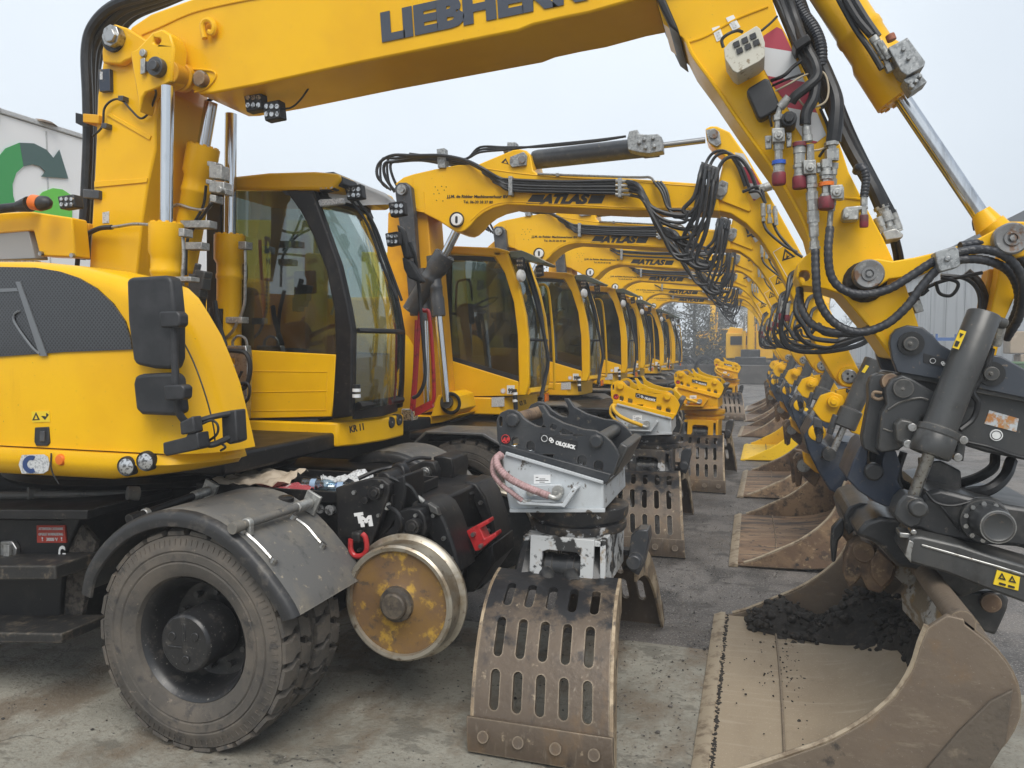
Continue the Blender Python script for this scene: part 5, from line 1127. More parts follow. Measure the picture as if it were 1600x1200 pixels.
    mb = MB(); mb.pin(1233, 185, 3.92, 4.06, 12, 10); mb.pin(1233, 183, 3.9, 3.93, 8, 6); mb.obj("socket", "black_plastic", st, bevel=.004)
    mb = MB(); mb.pcyl((1233, 152, 3.96), (1219, 168, 3.97), 7); mb.pcyl((1219, 168, 3.97), (1215, 182, 3.97), 4.5); mb.obj("hose_end", "zinc", st)
    # couplers and shut-off valves
    fitting(st, [(1216, 180, 3.97), (1217, 270, 3.97)], .030, "red_cap", 1)
    fitting(st, [(1259, 193, 3.97), (1262, 222, 3.97)], .026, None, 2)
    fitting(st, [(1249, 222, 3.97), (1249, 276, 3.97)], .030, "red_cap", 3)
    fitting(st, [(1265, 226, 3.99), (1266, 258, 3.99)], .020, None, 4)
    fitting(st, [(1267, 275, 3.97), (1270, 330, 3.97), (1273, 390, 3.97)], .028, None, 5)
    fitting(st, [(1299, 222, 3.99), (1300, 252, 3.99)], .034, None, 6)
    fitting(st, [(1291, 250, 3.97), (1291, 308, 3.96)], .033, "red_cap", 7)
    fitting(st, [(1303, 255, 4.0), (1298, 330, 4.0), (1296, 356, 4.0)], .022, None, 8)
    fitting(st, [(1350, 305, 3.98), (1350, 336, 3.98)], .018, "red_cap", 9)
    fitting(st, [(1376, 322, 4.2), (1392, 362, 4.2)], .036, None, 10); fitting(st, [(1392, 330, 4.25), (1404, 362, 4.25)], .028, None, 11); fitting(st, [(1371, 340, 4.15), (1380, 362, 4.15)], .022, None, 12)
    mb = MB()
    for x, y in ((1217, 211), (1266, 261), (1308, 300)):
        mb.prism([(x - 11, y - 11), (x + 9, y - 12), (x + 10, y + 10), (x - 10, y + 11)], 3.93, 3.99); mb.pin(x, y, 3.915, 3.93, 7); mb.pin(x, y, 3.905, 3.93, 3, 6)
    for p in ([(1195, 212), (1206, 211), (1206, 232), (1196, 233)], [(1228, 206), (1237, 207), (1237, 229), (1229, 230)], [(1311, 293), (1319, 291), (1319, 312), (1310, 314)], [(1276, 254), (1284, 254), (1284, 270), (1276, 270)]): mb.prism(p, 3.98, 4.0); mb.pin((p[0][0] + p[2][0]) / 2, (p[0][1] + p[2][1]) / 2 - 3, 3.97, 3.98, 3, 6)
    mb.obj("shutoff_valve", "zinc", st, bevel=.004)
    mb = MB(); mb.prism([(1317, 327), (1322, 323), (1356, 320), (1357, 326), (1342, 328), (1342, 343), (1319, 344), (1316, 340)], 3.97, 4.06); mb.pin(1323, 337, 3.95, 3.97, 4); mb.obj("coupler_bracket", "zinc", st, bevel=.005)
    for y, m in ((254, "blue_cap"), (226, "red_cap"), (288, "orange")):
        x = {254: 1217, 226: 1249, 288: 1291}[y]; mb = MB(); mb.pcyl((x, y - 3, 3.97), (x, y + 3, 3.97), 10.5 if y != 288 else 11.5); mb.obj("colour_ring", m, st)
    mb = MB(); mb.prism([(1378, 362), (1400, 356), (1412, 366), (1410, 372), (1384, 376)], 4.12, 4.3); mb.obj("coupler_bracket", "zinc", st, bevel=.006)
    # knuckle pin, lever, link
    mb = MB(); mb.prism([(1352, 448), (1376, 446), (1390, 436), (1440, 430), (1500, 404), (1545, 392), (1572, 402), (1592, 402), (1622, 396), (1622, 356), (1600, 346), (1578, 346), (1560, 356), (1530, 372), (1480, 390), (1430, 402), (1395, 408), (1372, 404), (1350, 408)], 4.0, 4.06); lv = mb.obj("lever", "yellow", r, bevel=.006)
    mb = MB(); mb.prism([(1352, 448), (1376, 446), (1390, 436), (1440, 430), (1500, 404), (1545, 392), (1572, 402), (1592, 402), (1622, 396), (1622, 356), (1600, 346), (1578, 346), (1560, 356), (1530, 372), (1480, 390), (1430, 402), (1395, 408), (1372, 404), (1350, 408)], 4.5, 4.56); mb.obj("lever", "yellow", r, bevel=.006)
    for x, y, rr in ((1358, 428, 23), (1582, 372, 25)):
        mb = MB(); p = U(x, y, 3.94); k = mpp(x, y, 3.94); mb.rev(p, (0, 1, 0), [(.001, .006), (rr * k * .28, .006), (rr * k * .3, -.004), (rr * k * .46, -.004), (rr * k * .48, .004), (rr * k * .9, .0), (rr * k, .008), (rr * k, .07)], 32); mb.cyl(p + Vector((0, -.012, 0)), p, rr * k * .2, seg=6); mb.obj("pin_cap", "worn_cap", lv)
    mb = MB(); mb.rev(U(1352, 440, 4.055), (0, 1, 0), [(.001, -.012), (.06, -.014), (.085, -.006), (.10, .02)], 18); mb.obj("grease", "soil", lv)
    mb = MB(); mb.prism([(1563, 398), (1602, 390), (1612, 420), (1590, 455), (1570, 500), (1556, 560), (1536, 575), (1530, 558), (1545, 500), (1552, 470), (1560, 430)], 4.2, 4.3); mb.obj("link", "yellow", r, bevel=.008)
    mb = MB(); mb.prism([(1545, 420), (1560, 420), (1548, 500), (1538, 530), (1524, 530), (1536, 480)], 4.3, 4.42); mb.obj("link", "yellow_dull", r, bevel=.008)
    # bucket cylinder
    cylinder(r, (1545, 355, 4.25), (1408, 152, 4.25), (1212, -150, 4.25), 12, 38, 33, "yellow", name="bucket_cylinder", headlen=.24)
    mb = MB(); mb.pcyl((1548, 356, 4.25), (1532, 330, 4.25), 22, 14); mb.pcyl((1568, 372, 4.2), (1548, 350, 4.2), 22, 20); mb.obj("rod_eye", "yellow", r)
    mb = MB(); mb.prism([(1388, 74), (1418, 58), (1446, 96), (1444, 104), (1418, 118), (1408, 112)], 4.0, 4.12); mb.prism([(1412, 124), (1436, 112), (1449, 128), (1424, 145)], 4.02, 4.12)
    for x, y in ((1412, 76), (1420, 90), (1426, 134), (1432, 126), (1438, 118), (1420, 128)): mb.pin(x, y, 3.985, 4.02, 3.5, 8)
    mb.obj("valve_block", "galv", r, bevel=.006)
    mb = MB(); mb.pcyl((1394, 64, 4.06), (1390, 54, 4.06), 7); mb.obj("cap", "orange_dull", r, bevel=.004)
    hose_set(r, [([(1316, -10, 4.05), (1340, 30, 4.05), (1362, 56, 4.05)], .018), ([(1326, -14, 4.05), (1350, 26, 4.05), (1372, 58, 4.05)], .018), ([(1306, -10, 4.1), (1335, 42, 4.08), (1360, 78, 4.05), (1378, 108, 4.04)], .014)])
    fitting(r, [(1364, 58, 4.05), (1380, 84, 4.05), (1392, 112, 4.05)], .022, None, 21); fitting(r, [(1374, 66, 4.03), (1390, 92, 4.03)], .02, None, 22)
    mb = MB(); mb.prism([(1168, -60), (1150, -140), (1190, -176), (1222, -172), (1232, -145), (1214, -110), (1200, -30)], 4.12, 4.18); mb.prism([(1168, -60), (1150, -140), (1190, -176), (1222, -172), (1232, -145), (1214, -110), (1200, -30)], 4.40, 4.44); lg = mb.obj("cylinder_lug", "yellow", st, bevel=.008); mb = MB(); mb.pin(1208, -150, 4.08, 4.46, 16); mb.obj("pin", "worn_cap", lg)
    # two spiral-wrapped hoses looping round the knuckle and others below
    Yw = 3.93
    for pts, rr in (([(1297, 355, Yw + .03), (1294, 395, Yw), (1299, 432, Yw), (1318, 453, Yw), (1350, 460, Yw), (1388, 452, Yw), (1425, 430, Yw), (1460, 408, Yw), (1498, 394, Yw), (1540, 390, Yw + .02), (1576, 404, Yw + .05), (1598, 440, Yw + .1), (1594, 490, Yw + .2), (1572, 530, Yw + .3)], .0205),
                    ([(1274, 390, Yw + .02), (1275, 430, Yw), (1280, 470, Yw), (1302, 503, Yw), (1340, 519, Yw), (1382, 508, Yw), (1416, 480, Yw), (1440, 448, Yw), (1466, 420, Yw), (1500, 406, Yw), (1545, 408, Yw + .05), (1580, 428, Yw + .15), (1592, 470, Yw + .25), (1574, 520, Yw + .35)], .0205),
                    ([(1249, 450, 4.2), (1252, 480, 4.15), (1268, 506, 4.1), (1300, 519, 4.05), (1340, 520, 4.05), (1362, 512, 4.1)], .02),
                    ([(1500, 384, Yw + .05), (1540, 380, Yw + .1), (1580, 392, Yw + .2), (1606, 420, Yw + .25), (1612, 470, Yw + .3)], .02)):
        mb = MB(); mb.ptube(pts, rr, seg=10, groove=.03); mb.obj("wrapped_hose", "hose_wrap", r)
    mb = MB(); mb.prism([(1461, 394), (1492, 384), (1498, 390), (1501, 414), (1496, 418), (1470, 425), (1466, 420)], 3.88, 3.98); mb.pin(1481, 404, 3.868, 3.88, 5, 8); mb.obj("hose_clamp", "galv", r, bevel=.006)
    hose_set(r, [([(1450, 452, 4.1), (1440, 460, 4.1), (1434, 455, 4.1)], .01), ([(1434, 456, 4.15), (1470, 440, 4.15), (1515, 430, 4.15), (1535, 426, 4.15)], .009), ([(1462, 440, 4.12), (1468, 458, 4.12), (1485, 462, 4.12), (1496, 450, 4.12), (1494, 440, 4.12), (1470, 434, 4.12)], .008), ([(1470, 430, 4.2), (1510, 436, 4.2), (1530, 460, 4.2), (1526, 500, 4.2), (1500, 540, 4.2), (1482, 560, 4.2)], .010), ([(1510, 425, 4.3), (1530, 445, 4.3), (1538, 480, 4.3), (1520, 520, 4.3)], .022), ([(1524, 360, 4.4), (1522, 345, 4.4), (1530, 335, 4.4), (1540, 345, 4.4)], .010), ([(1395, 376, 4.25), (1400, 400, 4.3), (1402, 430, 4.3), (1410, 470, 4.3)], .014), ([(1402, 374, 4.25), (1408, 400, 4.28), (1410, 420, 4.3)], .012)])
    fitting(r, [(1426, 455, 4.15), (1436, 482, 4.15)], .022, None, 31, "black")
    mb = MB(); mb.prism([(1424, 474), (1438, 468), (1444, 486), (1431, 490)], 4.1, 4.18); mb.obj("hose_end", "zinc", r, bevel=.004)
    tool_head(r)
    lip0 = G(1124, 1216); lip1 = G(1136, 977)
    bk = bucket(r, -.20, 3.46, 5.62, shape=[(-.16, .014), (-.06, .016), (.27, .026), (.50, .05), (.68, .10), (.85, .19), (.99, .32), (1.06, .47), (1.05, .61), (.98, .73), (.86, .83)], label="large sandy bucket with black soil lying on its floor")
    mb = MB(); mb.prism([(1583, 1078), (1548, 1096), (1500, 1142), (1440, 1212), (1540, 1212), (1572, 1160)], 3.425, 3.445); mb.obj("wear_plate", "mud_wall", bk, bevel=.004)
    # big stiffening roll, hinge ear and hook at the rear of the bucket
    mb = MB(); mb.poly_extrude([U(1422, 924, 4.7), U(1398, 900, 4.7), U(1376, 872, 4.7), U(1400, 868, 4.7), U(1440, 892, 4.7), U(1470, 915, 4.7)], (0, .1, 0)); 
    Lf = cr([U(1408, 925, 4.72), U(1436, 955, 4.4), U(1462, 990, 4.0), U(1480, 1012, 3.62)], 6); Rt = cr([U(1440, 896, 4.78), U(1482, 922, 4.42), U(1518, 958, 4.0), U(1546, 998, 3.62)], 6); n_ = len(Lf)
    vs_ = []; 
    for a_, b_ in zip(Lf, Rt):
        for t_ in (0, .25, .5, .75, 1): vs_.append(a_.lerp(b_, t_) + Vector((0, -.02, .05)) * math.sin(math.pi * t_))
        for t_ in (1, 0): vs_.append(a_.lerp(b_, t_) + Vector((.02, .06, -.12)))
    mb.add(vs_, [(i * 7 + k, i * 7 + (k + 1) % 7, (i + 1) * 7 + (k + 1) % 7, (i + 1) * 7 + k) for i in range(n_ - 1) for k in range(7)] + [tuple(range(7)), tuple(range((n_ - 1) * 7, n_ * 7))]); mb.obj("stiffener", "claw_rub", bk)
    mb = MB(); mb.prism([(1320, 874), (1327, 852), (1346, 843), (1364, 846), (1378, 860), (1402, 886), (1396, 908), (1376, 928), (1356, 922), (1346, 900), (1338, 912), (1326, 918), (1319, 900)], 4.55, 4.66); ea = mb.obj("hinge_ear", "rust", bk, bevel=.01)
    mb = MB(); mb.prism([(1320, 874), (1327, 852), (1346, 843), (1364, 846), (1378, 860), (1402, 886), (1396, 908), (1376, 928), (1356, 922), (1346, 900), (1338, 912), (1326, 918), (1319, 900)], 4.95, 5.05); mb.obj("hinge_ear", "rust", bk, bevel=.01)
    mb = MB(); mb.pin(1350, 863, 4.5, 5.05, 16); mb.obj("pin", "rust", ea, bevel=.005)
    mb = MB(); mb.prism([(1360, 874), (1372, 858), (1400, 884), (1394, 905), (1378, 920), (1362, 900)], 4.5, 4.56); mb.obj("wear_plate", "rust", ea, bevel=.01)
    soil_heap()
make("mud_wall", (0.10, 0.080, 0.060), .7, layers=[((0.06, 0.049, 0.039), 4, .48, .7, 9), ((0.18, 0.145, 0.105), 12, .62, .8, 9), ((0.03, 0.026, 0.022), 14, .68, .8, 9)], bump=(35, .5, .008))
make("cabwire", (0.45, 0.38, 0.27), .6); make("worn_cap", (0.20, 0.20, 0.20), .45, metal=.4, layers=[((0.16, 0.09, 0.05), 14, .55, .66, 8), ((0.32, 0.32, 0.31), 30, .6, .75, 5)], bump=(30, .15, .003))
make("galv", (0.33, 0.345, 0.35), .5, metal=.4, layers=[((0.20, 0.21, 0.215), 40, .45, .6, 5), ((0.45, 0.46, 0.46), 60, .6, .72, 3)]); make("orange_dull", (0.30, 0.10, 0.05), .6)
make("claw_rub", (0.24, 0.19, 0.13), .6, layers=[((0.5, 0.48, 0.44), 10, .50, .60, 10, (1, .4, 1)), ((0.06, 0.055, 0.05), 14, .6, .72, 9), ((0.33, 0.22, 0.10), 5, .58, .7, 8)], bump=(30, .5, .008))

def soil_heap():
    rnd = random.Random(11)
    mb = MB()
    def clod(p, s):
        o = [Vector((rnd.gauss(0, 1), rnd.gauss(0, 1), rnd.gauss(0, 1))).normalized() for _ in range(1)]
        b = bmesh.new(); bmesh.ops.create_icosphere(b, subdivisions=2, radius=s)
        sd = Vector((rnd.random() * 50, rnd.random() * 50, 0))
        for v in b.verts: v.co = v.co * (1 + .55 * mnoise.noise(v.co / s * 1.6 + sd)); v.co.z *= .75
        n = len(mb.v); mb.v += [tuple(v.co + Vector(p)) for v in b.verts]; mb.f += [tuple(x.index + n for x in f.verts) for f in b.faces]; b.free()
    path = cr([(.02, 5.52, 0), (.30, 5.46, 0), (.58, 5.36, 0), (.80, 5.12, 0), (.88, 4.75, 0), (.88, 4.30, 0)], 12)
    def floor_z(x): return .045 + max(0, x - .46) ** 2 * 1.1
    # a crumbly ridge: height field around the path, plus loose clods on it
    vs = []; fs = []; W_ = 15; sd = Vector((3.1, 8.2, 0))
    for i, p in enumerate(path):
        t = i / (len(path) - 1); q = path[min(i + 1, len(path) - 1)] - path[max(i - 1, 0)]; nrm = Vector((-q.y, q.x, 0)).normalized()
        wd = .08 + .20 * math.sin(math.pi * min(1, t * 1.15 + .1)) ** .7; hh = .17 * math.sin(math.pi * (t * .85 + .1)) * (1 + .6 * math.sin(t * 17))
        for j in range(W_):
            u = (j / (W_ - 1) - .5) * 2; x = p.x + nrm.x * u * wd; y = min(5.59, p.y + nrm.y * u * wd)
            z = floor_z(x) + max(0, hh) * (1 - u * u) + .05 * mnoise.noise(Vector((x * 11, y * 11, 0)) + sd) * (1 - u * u) - .02 * (abs(u) > .99)
            vs.append((x, y, z))
    for i in range(len(path) - 1):
        for j in range(W_ - 1): fs.append((i * W_ + j, i * W_ + j + 1, (i + 1) * W_ + j + 1, (i + 1) * W_ + j))
    mb.add(vs, fs); ridge = list(vs)
    for i in range(520):
        v = rnd.choice(ridge); clod((v[0] + rnd.gauss(0, .025), min(5.57, v[1] + rnd.gauss(0, .03)), v[2] + rnd.uniform(-.006, .02)), abs(rnd.gauss(0, .010)) + .007)
    for i in range(70):
        v = rnd.choice(ridge); clod((v[0], min(5.55, v[1]), v[2] + .003), rnd.uniform(.018, .042))
    for i in range(300):       # crumbs on the floor
        clod((rnd.gauss(.35, .2), rnd.gauss(4.75, .33), .047), rnd.uniform(.0018, .006) * (1 if rnd.random() < .93 else 1.8))
    for i in range(420): clod((-.155 + rnd.gauss(0, .005), rnd.uniform(3.5, 5.6), .034), rnd.uniform(.003, .008))
    tag(mb.obj("soil", "soil", smooth=60), "black crumbly soil left in the big sandy bucket on the right", "soil", kind='stuff')

def tool_head(r):
    """dark quick coupler, grey tilt frame with its slanted cylinder, rotor motor and cover beam"""
    plate = [(1390, 536), (1392, 524), (1400, 514), (1418, 508), (1442, 511), (1458, 524), (1470, 538), (1487, 548), (1520, 552), (1564, 556), (1600, 576), (1650, 596), (1650, 634), (1600, 622), (1532, 608), (1478, 595), (1402, 582), (1394, 560)]
    for y in (4.0, 4.46):
        mb = MB(); mb.prism(plate, 4.0, 4.05) if y == 4.0 else mb.poly_extrude([U(a, b, 4.0) + Vector((0, .48, 0)) for a, b in plate], (0, .05, 0))
        cp = mb.obj("coupler_plate", "slate", r, bevel=.006)
        if y == 4.0: near = cp
    for x, y, rr in ((1424, 537, 14), (1550, 584, 14)):
        mb = MB(); mb.pin(x, y, 3.985, 4.5, rr + 5); mb.obj("pin_collar", "grease_dark", near); mb = MB(); mb.pin(x, y, 3.955, 3.99, rr * .8); mb.pin(x - 1, y, 3.945, 3.956, 3, 8); mb.obj("pin", "grey_worn", near, bevel=.003)
    mb = MB(); mb.prism([(1443, 552), (1510, 570), (1508, 582), (1443, 566)], 3.996, 4.0); nb = mb.obj("name_plate", "black_plastic", near, smooth=0)
    oil_logo(nb, (1449, 565), (1530, 587), 7, 3.994)
    mb = MB(); mb.prism([(1402, 583), (1478, 596), (1532, 609), (1600, 623), (1650, 635), (1650, 730), (1600, 719), (1540, 707), (1508, 697), (1450, 690), (1440, 660), (1420, 620)], 4.06, 4.46); fr = mb.obj("tilt_frame", "grey_worn_dark", r, bevel=.012)
    mb = MB(); mb.prism([(1404, 580), (1478, 593), (1532, 606), (1600, 620), (1650, 632), (1650, 640), (1600, 628), (1532, 615), (1478, 602), (1410, 590)], 4.02, 4.06); mb.obj("frame_lip", "grey_worn", fr, bevel=.003)
    mb = MB(); mb.pin(1518, 627, 4.05, 4.062, 9); mb.obj("hole", "black_text", fr)
    mb = MB(); mb.prism([(1546, 641), (1592, 654), (1588, 675), (1538, 662)], 4.055, 4.06); mb.obj("worn_label", "worn_label", fr, smooth=0)
    mb = MB(); mb.pin(1557, 680, 4.053, 4.06, 9, 24); sk = mb.obj("round_sticker", "white", fr); mb = MB(); p = U(1557, 680, 4.052); mb.ring(p, (0, 1, 0), .02, .0018, 24, 4); mb.obj("print", "black_text", sk)
    mb = MB(); mb.ptube([(1508, 690, 4.05), (1545, 698, 4.04), (1580, 710, 4.05), (1610, 718, 4.06)], .008); mb.obj("hose", "hose", fr)
    left = [(1384, 608), (1393, 593), (1411, 586), (1427, 593), (1465, 616), (1456, 640), (1440, 652), (1432, 680), (1404, 704), (1377, 707), (1371, 702), (1378, 645), (1386, 632)]
    mb = MB(); mb.prism(left, 3.92, 4.0); lp = mb.obj("tilt_bracket", "grey_worn_dark", r, bevel=.008)
    mb = MB(); mb.ptube([(1388, 640, 3.918), (1408, 628, 3.918), (1436, 622, 3.918), (1450, 625, 3.918)], .006, seg=6); mb.ptube([(1380, 670, 3.918), (1396, 674, 3.918), (1410, 664, 3.918)], .004, seg=6); mb.obj("weld_seam", "grey_worn", lp)
    mb = MB(); mb.pin(1412, 607, 3.90, 3.95, 15, 28); mb.pin(1411, 608, 3.895, 3.9, 2.5, 8); mb.obj("pin", "grey_worn", lp, bevel=.004)
    mb = MB(); mb.prism([(1357, 600), (1362, 588), (1374, 583), (1388, 585), (1386, 606), (1388, 628), (1378, 650), (1371, 704), (1376, 712), (1350, 702), (1347, 684), (1358, 625)], 4.02, 4.12); mb.prism([(1388, 584), (1400, 582), (1392, 612), (1386, 610)], 4.0, 4.3); mb.obj("tilt_bracket", "grey_worn_dark", r, bevel=.008)
    mb = MB(); mb.pcyl((1372, 600, 4.2), (1392, 596, 3.98), 12); mb.obj("pin", "rust", lp)
    mb = MB(); mb.ptube([(1378, 614, 3.99), (1366, 613, 3.99), (1364, 620, 3.99), (1372, 624, 3.99), (1380, 622, 3.99)], .008); mb.obj("shackle", "rust", lp)
    mb = MB(); mb.prism([(1400, 664), (1408, 655), (1424, 658), (1436, 667), (1432, 695), (1418, 698), (1400, 688)], 3.84, 3.94); cb = mb.obj("clamp_block", "grey_worn", lp, bevel=.008)
    mb = MB()
    for x, y in ((1426, 668), (1419, 694), (1506, 688), (1497, 715)): mb.pin(x, y, 3.80, 3.85, 6.5, 12)
    mb.obj("bolt", "steel", cb, bevel=.002)
    mb = MB(); mb.prism([(1495, 676), (1512, 682), (1508, 706), (1506, 722), (1488, 716), (1494, 700)], 3.85, 3.95); mb.obj("clamp_block", "grey_worn", lp, bevel=.008)
    # slanted cylinder
    k = mpp(1500, 600, 3.88); A = U(1538, 490, 3.9); B = U(1468, 668, 3.82); d = (B - A).normalized(); L = (B - A).length
    mb = MB(); mb.rev(A, d, [(.066, 0), (.070, .006), (.0715, L * .5), (.0715, L), (.086, L + .004), (.0875, L + .03), (.085, L + .034), (.085, L + .038), (.0875, L + .042), (.088, L + .12), (.082, L + .13)], 36); cy = mb.obj("tilt_cylinder", "grey_worn", r)
    mb = MB(); mb.cyl(B + d * .1, U(1426, 778, 3.88), .026, seg=20); mb.obj("rod", "steel", cy)
    mb = MB(); mb.prism([(1500, 515), (1510, 518), (1498, 546), (1488, 543)], 3.815, 3.82); wl = mb.obj("warning_label", "label_yellow", cy, smooth=0)
    mb = MB(); mb.prism([(1500, 520), (1506, 522), (1500, 528)], 3.812, 3.815); mb.prism([(1494, 532), (1500, 534), (1496, 542), (1491, 540)], 3.812, 3.815); mb.obj("pictogram", "black_text", wl, smooth=0)
    mb = MB(); mb.pcyl((1546, 498, 3.92), (1570, 506, 3.95), 8); mb.obj("port", "grey_worn", cy); fitting(cy, [(1564, 512, 3.95), (1556, 540, 3.98)], .022, None, 41)
    hose_set(r, [([(1550, 545, 4.0), (1540, 580, 3.98), (1520, 610, 3.97), (1528, 630, 3.97), (1520, 655, 3.97), (1500, 672, 3.95)], .014), ([(1545, 540, 4.05), (1530, 590, 4.02), (1515, 612, 4.0)], .02)])
    # eye, rotor body, motor
    mb = MB(); mb.prism([(1404, 784), (1414, 774), (1420, 772), (1444, 780), (1446, 800), (1438, 822), (1420, 826), (1404, 815), (1396, 805)], 3.84, 4.0); mb.pin(1436, 796, 3.8, 4.02, 14); mb.obj("rod_eye", "grey_worn_dark", cy, bevel=.012)
    mb = MB(); mb.prism([(1440, 780), (1450, 768), (1470, 764), (1540, 782), (1580, 790), (1650, 800), (1650, 870), (1590, 855), (1520, 850), (1460, 838), (1420, 822)], 3.95, 4.6); rb = mb.obj("rotor_body", "black_oily", r, bevel=.02)
    mb = MB(); mb.prism([(1446, 722), (1470, 720), (1502, 736), (1503, 766), (1470, 764), (1448, 760)], 4.2, 4.4); mb.obj("rotor_valve", "black_oily", rb, bevel=.01)
    hose_set(rb, [([(1402, 720, 4.3), (1405, 750, 4.3), (1425, 760, 4.35), (1445, 755, 4.4)], .02), ([(1500, 755, 4.3), (1530, 745, 4.25), (1552, 730, 4.25), (1555, 712, 4.3)], .024), ([(1510, 770, 4.2), (1545, 765, 4.15), (1570, 745, 4.2), (1580, 720, 4.3)], .028), ([(1446, 768, 3.93), (1462, 785, 3.92), (1490, 790, 3.92), (1528, 780, 3.94)], .007), ([(1466, 786, 3.92), (1484, 808, 3.92), (1500, 830, 3.94)], .006), ([(1412, 706, 4.2), (1402, 740, 4.2), (1408, 770, 4.2)], .018)])
    p = U(1540, 815, 3.9); mb = MB(); mb.rev(p, (0.12, 1, 0), [(.098, 0), (.102, .006), (.102, .06), (.09, .07)], 32); mt = mb.obj("motor_flange", "grey_worn_dark", rb)
    mb = MB()
    for i in range(11): a = 2 * math.pi * i / 11; mb.cyl(p + Vector((math.cos(a) * .084, -.016, math.sin(a) * .084)), p + Vector((math.cos(a) * .084, .0, math.sin(a) * .084)), .011, seg=6)
    mb.obj("bolt", "steel", mt)
    q = U(1560, 824, 3.78); mb = MB(); mb.rev(q, (-.1, 1, 0), [(.001, .008), (.05, .006), (.06, .0), (.068, .002), (.074, .012), (.078, .03), (.078, .13)], 36); mc = mb.obj("motor_cap", "grey_worn_dark", mt)
    mb = MB(); mb.ring(q + Vector((0, .004, 0)), (-.1, 1, 0), .07, .003, 36, 6); mb.obj("cap_ring", "steel", mc)
    # navy frame cheeks to the left and the worn dark hook below
    mb = MB(); mb.prism([(1323, 748), (1334, 718), (1344, 698), (1354, 690), (1358, 694), (1354, 738), (1370, 748), (1376, 735), (1382, 704), (1400, 704), (1408, 730), (1402, 752), (1414, 772), (1402, 792), (1384, 792), (1366, 784), (1340, 766)], 4.1, 4.5); mb.obj("rotor_yoke", "navy", r, bevel=.012)
    mb = MB(); mb.prism([(1358, 700), (1376, 706), (1374, 742), (1360, 744)], 4.3, 4.6); mb.pin(1366, 738, 4.05, 4.1, 14); mb.obj("yoke_pivot", "black_oily", r, bevel=.01)
    mb = MB(); mb.prism([(1318, 806), (1326, 792), (1344, 786), (1364, 788), (1370, 800), (1362, 812), (1340, 824), (1326, 838)], 4.5, 5.1); mb.prism([(1300, 826), (1312, 812), (1320, 810), (1318, 836), (1310, 846), (1306, 878), (1300, 880), (1298, 850)], 4.6, 4.66); mb.obj("hook", "black_oily", r, bevel=.012)
    mb = MB(); mb.pcyl((1316, 822, 4.7), (1336, 848, 4.7), 9); mb.obj("lock_pin", "rust", r)
    mb = MB(); mb.prism([(1336, 836), (1352, 816), (1376, 808), (1404, 812), (1425, 824), (1470, 844), (1520, 862), (1560, 880), (1600, 900), (1600, 926), (1540, 922), (1500, 936), (1470, 915), (1430, 890), (1402, 886), (1378, 858), (1362, 846)], 4.15, 4.6); mb.obj("adapter", "black_oily", r, bevel=.02)
    mb = MB(); mb.prism([(1421, 844), (1426, 838), (1440, 838), (1500, 852), (1560, 872), (1650, 898), (1650, 958), (1600, 942), (1540, 920), (1480, 896), (1424, 880), (1414, 868)], 3.80, 4.1); bmz = mb.obj("cover_beam", "grey_worn", r, bevel=.012)
    mb = MB(); mb.prism([(1424, 880), (1414, 868), (1421, 844), (1428, 848), (1424, 866)], 3.785, 3.8); mb.prism([(1440, 850), (1560, 884), (1650, 912), (1650, 916), (1560, 888), (1440, 854)], 3.794, 3.8); mb.obj("beam_edge", "steel", bmz, bevel=.003)
    mb = MB(); mb.prism([(1406, 832), (1424, 834), (1436, 840), (1420, 842), (1406, 840)], 3.84, 3.95); mb.pin(1428, 832, 3.82, 3.9, 5, 6); mb.obj("beam_bracket", "steel", bmz, bevel=.004)
    mb = MB(); mb.prism([(1558, 891), (1594, 902), (1591, 923), (1552, 913)], 3.793, 3.8); wl = mb.obj("warning_label", "label_yellow", bmz, smooth=0)
    mb = MB()
    for x in (1566, 1582): mb.prism([(x - 6, 904 + (x - 1566) * .28), (x, 895 + (x - 1566) * .28), (x + 6, 907 + (x - 1566) * .28)], 3.789, 3.793, [[(x - 3, 903 + (x - 1566) * .28), (x, 898.5 + (x - 1566) * .28), (x + 3, 904.5 + (x - 1566) * .28)]])
    for x in (1562, 1576): mb.prism([(x, 910 + (x - 1562) * .28), (x + 10, 913 + (x - 1562) * .28), (x + 9, 916 + (x - 1562) * .28), (x - 1, 913 + (x - 1562) * .28)], 3.789, 3.793)
    mb.obj("pictogram", "black_text", wl, smooth=0)
    mb = MB(); mb.prism([(1486, 926), (1568, 924), (1577, 938), (1574, 954), (1556, 994), (1528, 984), (1500, 960)], 4.4, 4.5); ap = mb.obj("adapter_plate", "black_oily", r, bevel=.015); mb = MB(); mb.pin(1549, 943, 4.37, 4.4, 15); mb.obj("pin", "rust", ap, bevel=.004)
make("grease_dark", (0.018, 0.018, 0.018), .3); make("black_oily", (0.022, 0.023, 0.025), .36, rvar=.15, layers=[((0.06, 0.058, 0.055), 8, .5, .75, 8), ((0.16, 0.14, 0.11), 22, .66, .8, 8)], bump=(25, .15, .005), edge=((0.10,0.092,0.08),.012,.8))
make("grey_worn_dark", (0.042, 0.044, 0.046), .40, metal=.1, rvar=.12, layers=[((0.062, 0.061, 0.058), 4, .45, .8, 8), ((0.15, 0.12, 0.085), 26, .68, .82, 7)], bump=(28, .14, .004), edge=((0.19,0.175,0.155),.012,.8))
make("worn_label", (0.48, 0.52, 0.55), .5, layers=[((0.45, 0.2, 0.06), 20, .46, .56, 8), ((0.4, 0.3, 0.2), 50, .55, .65, 6)])

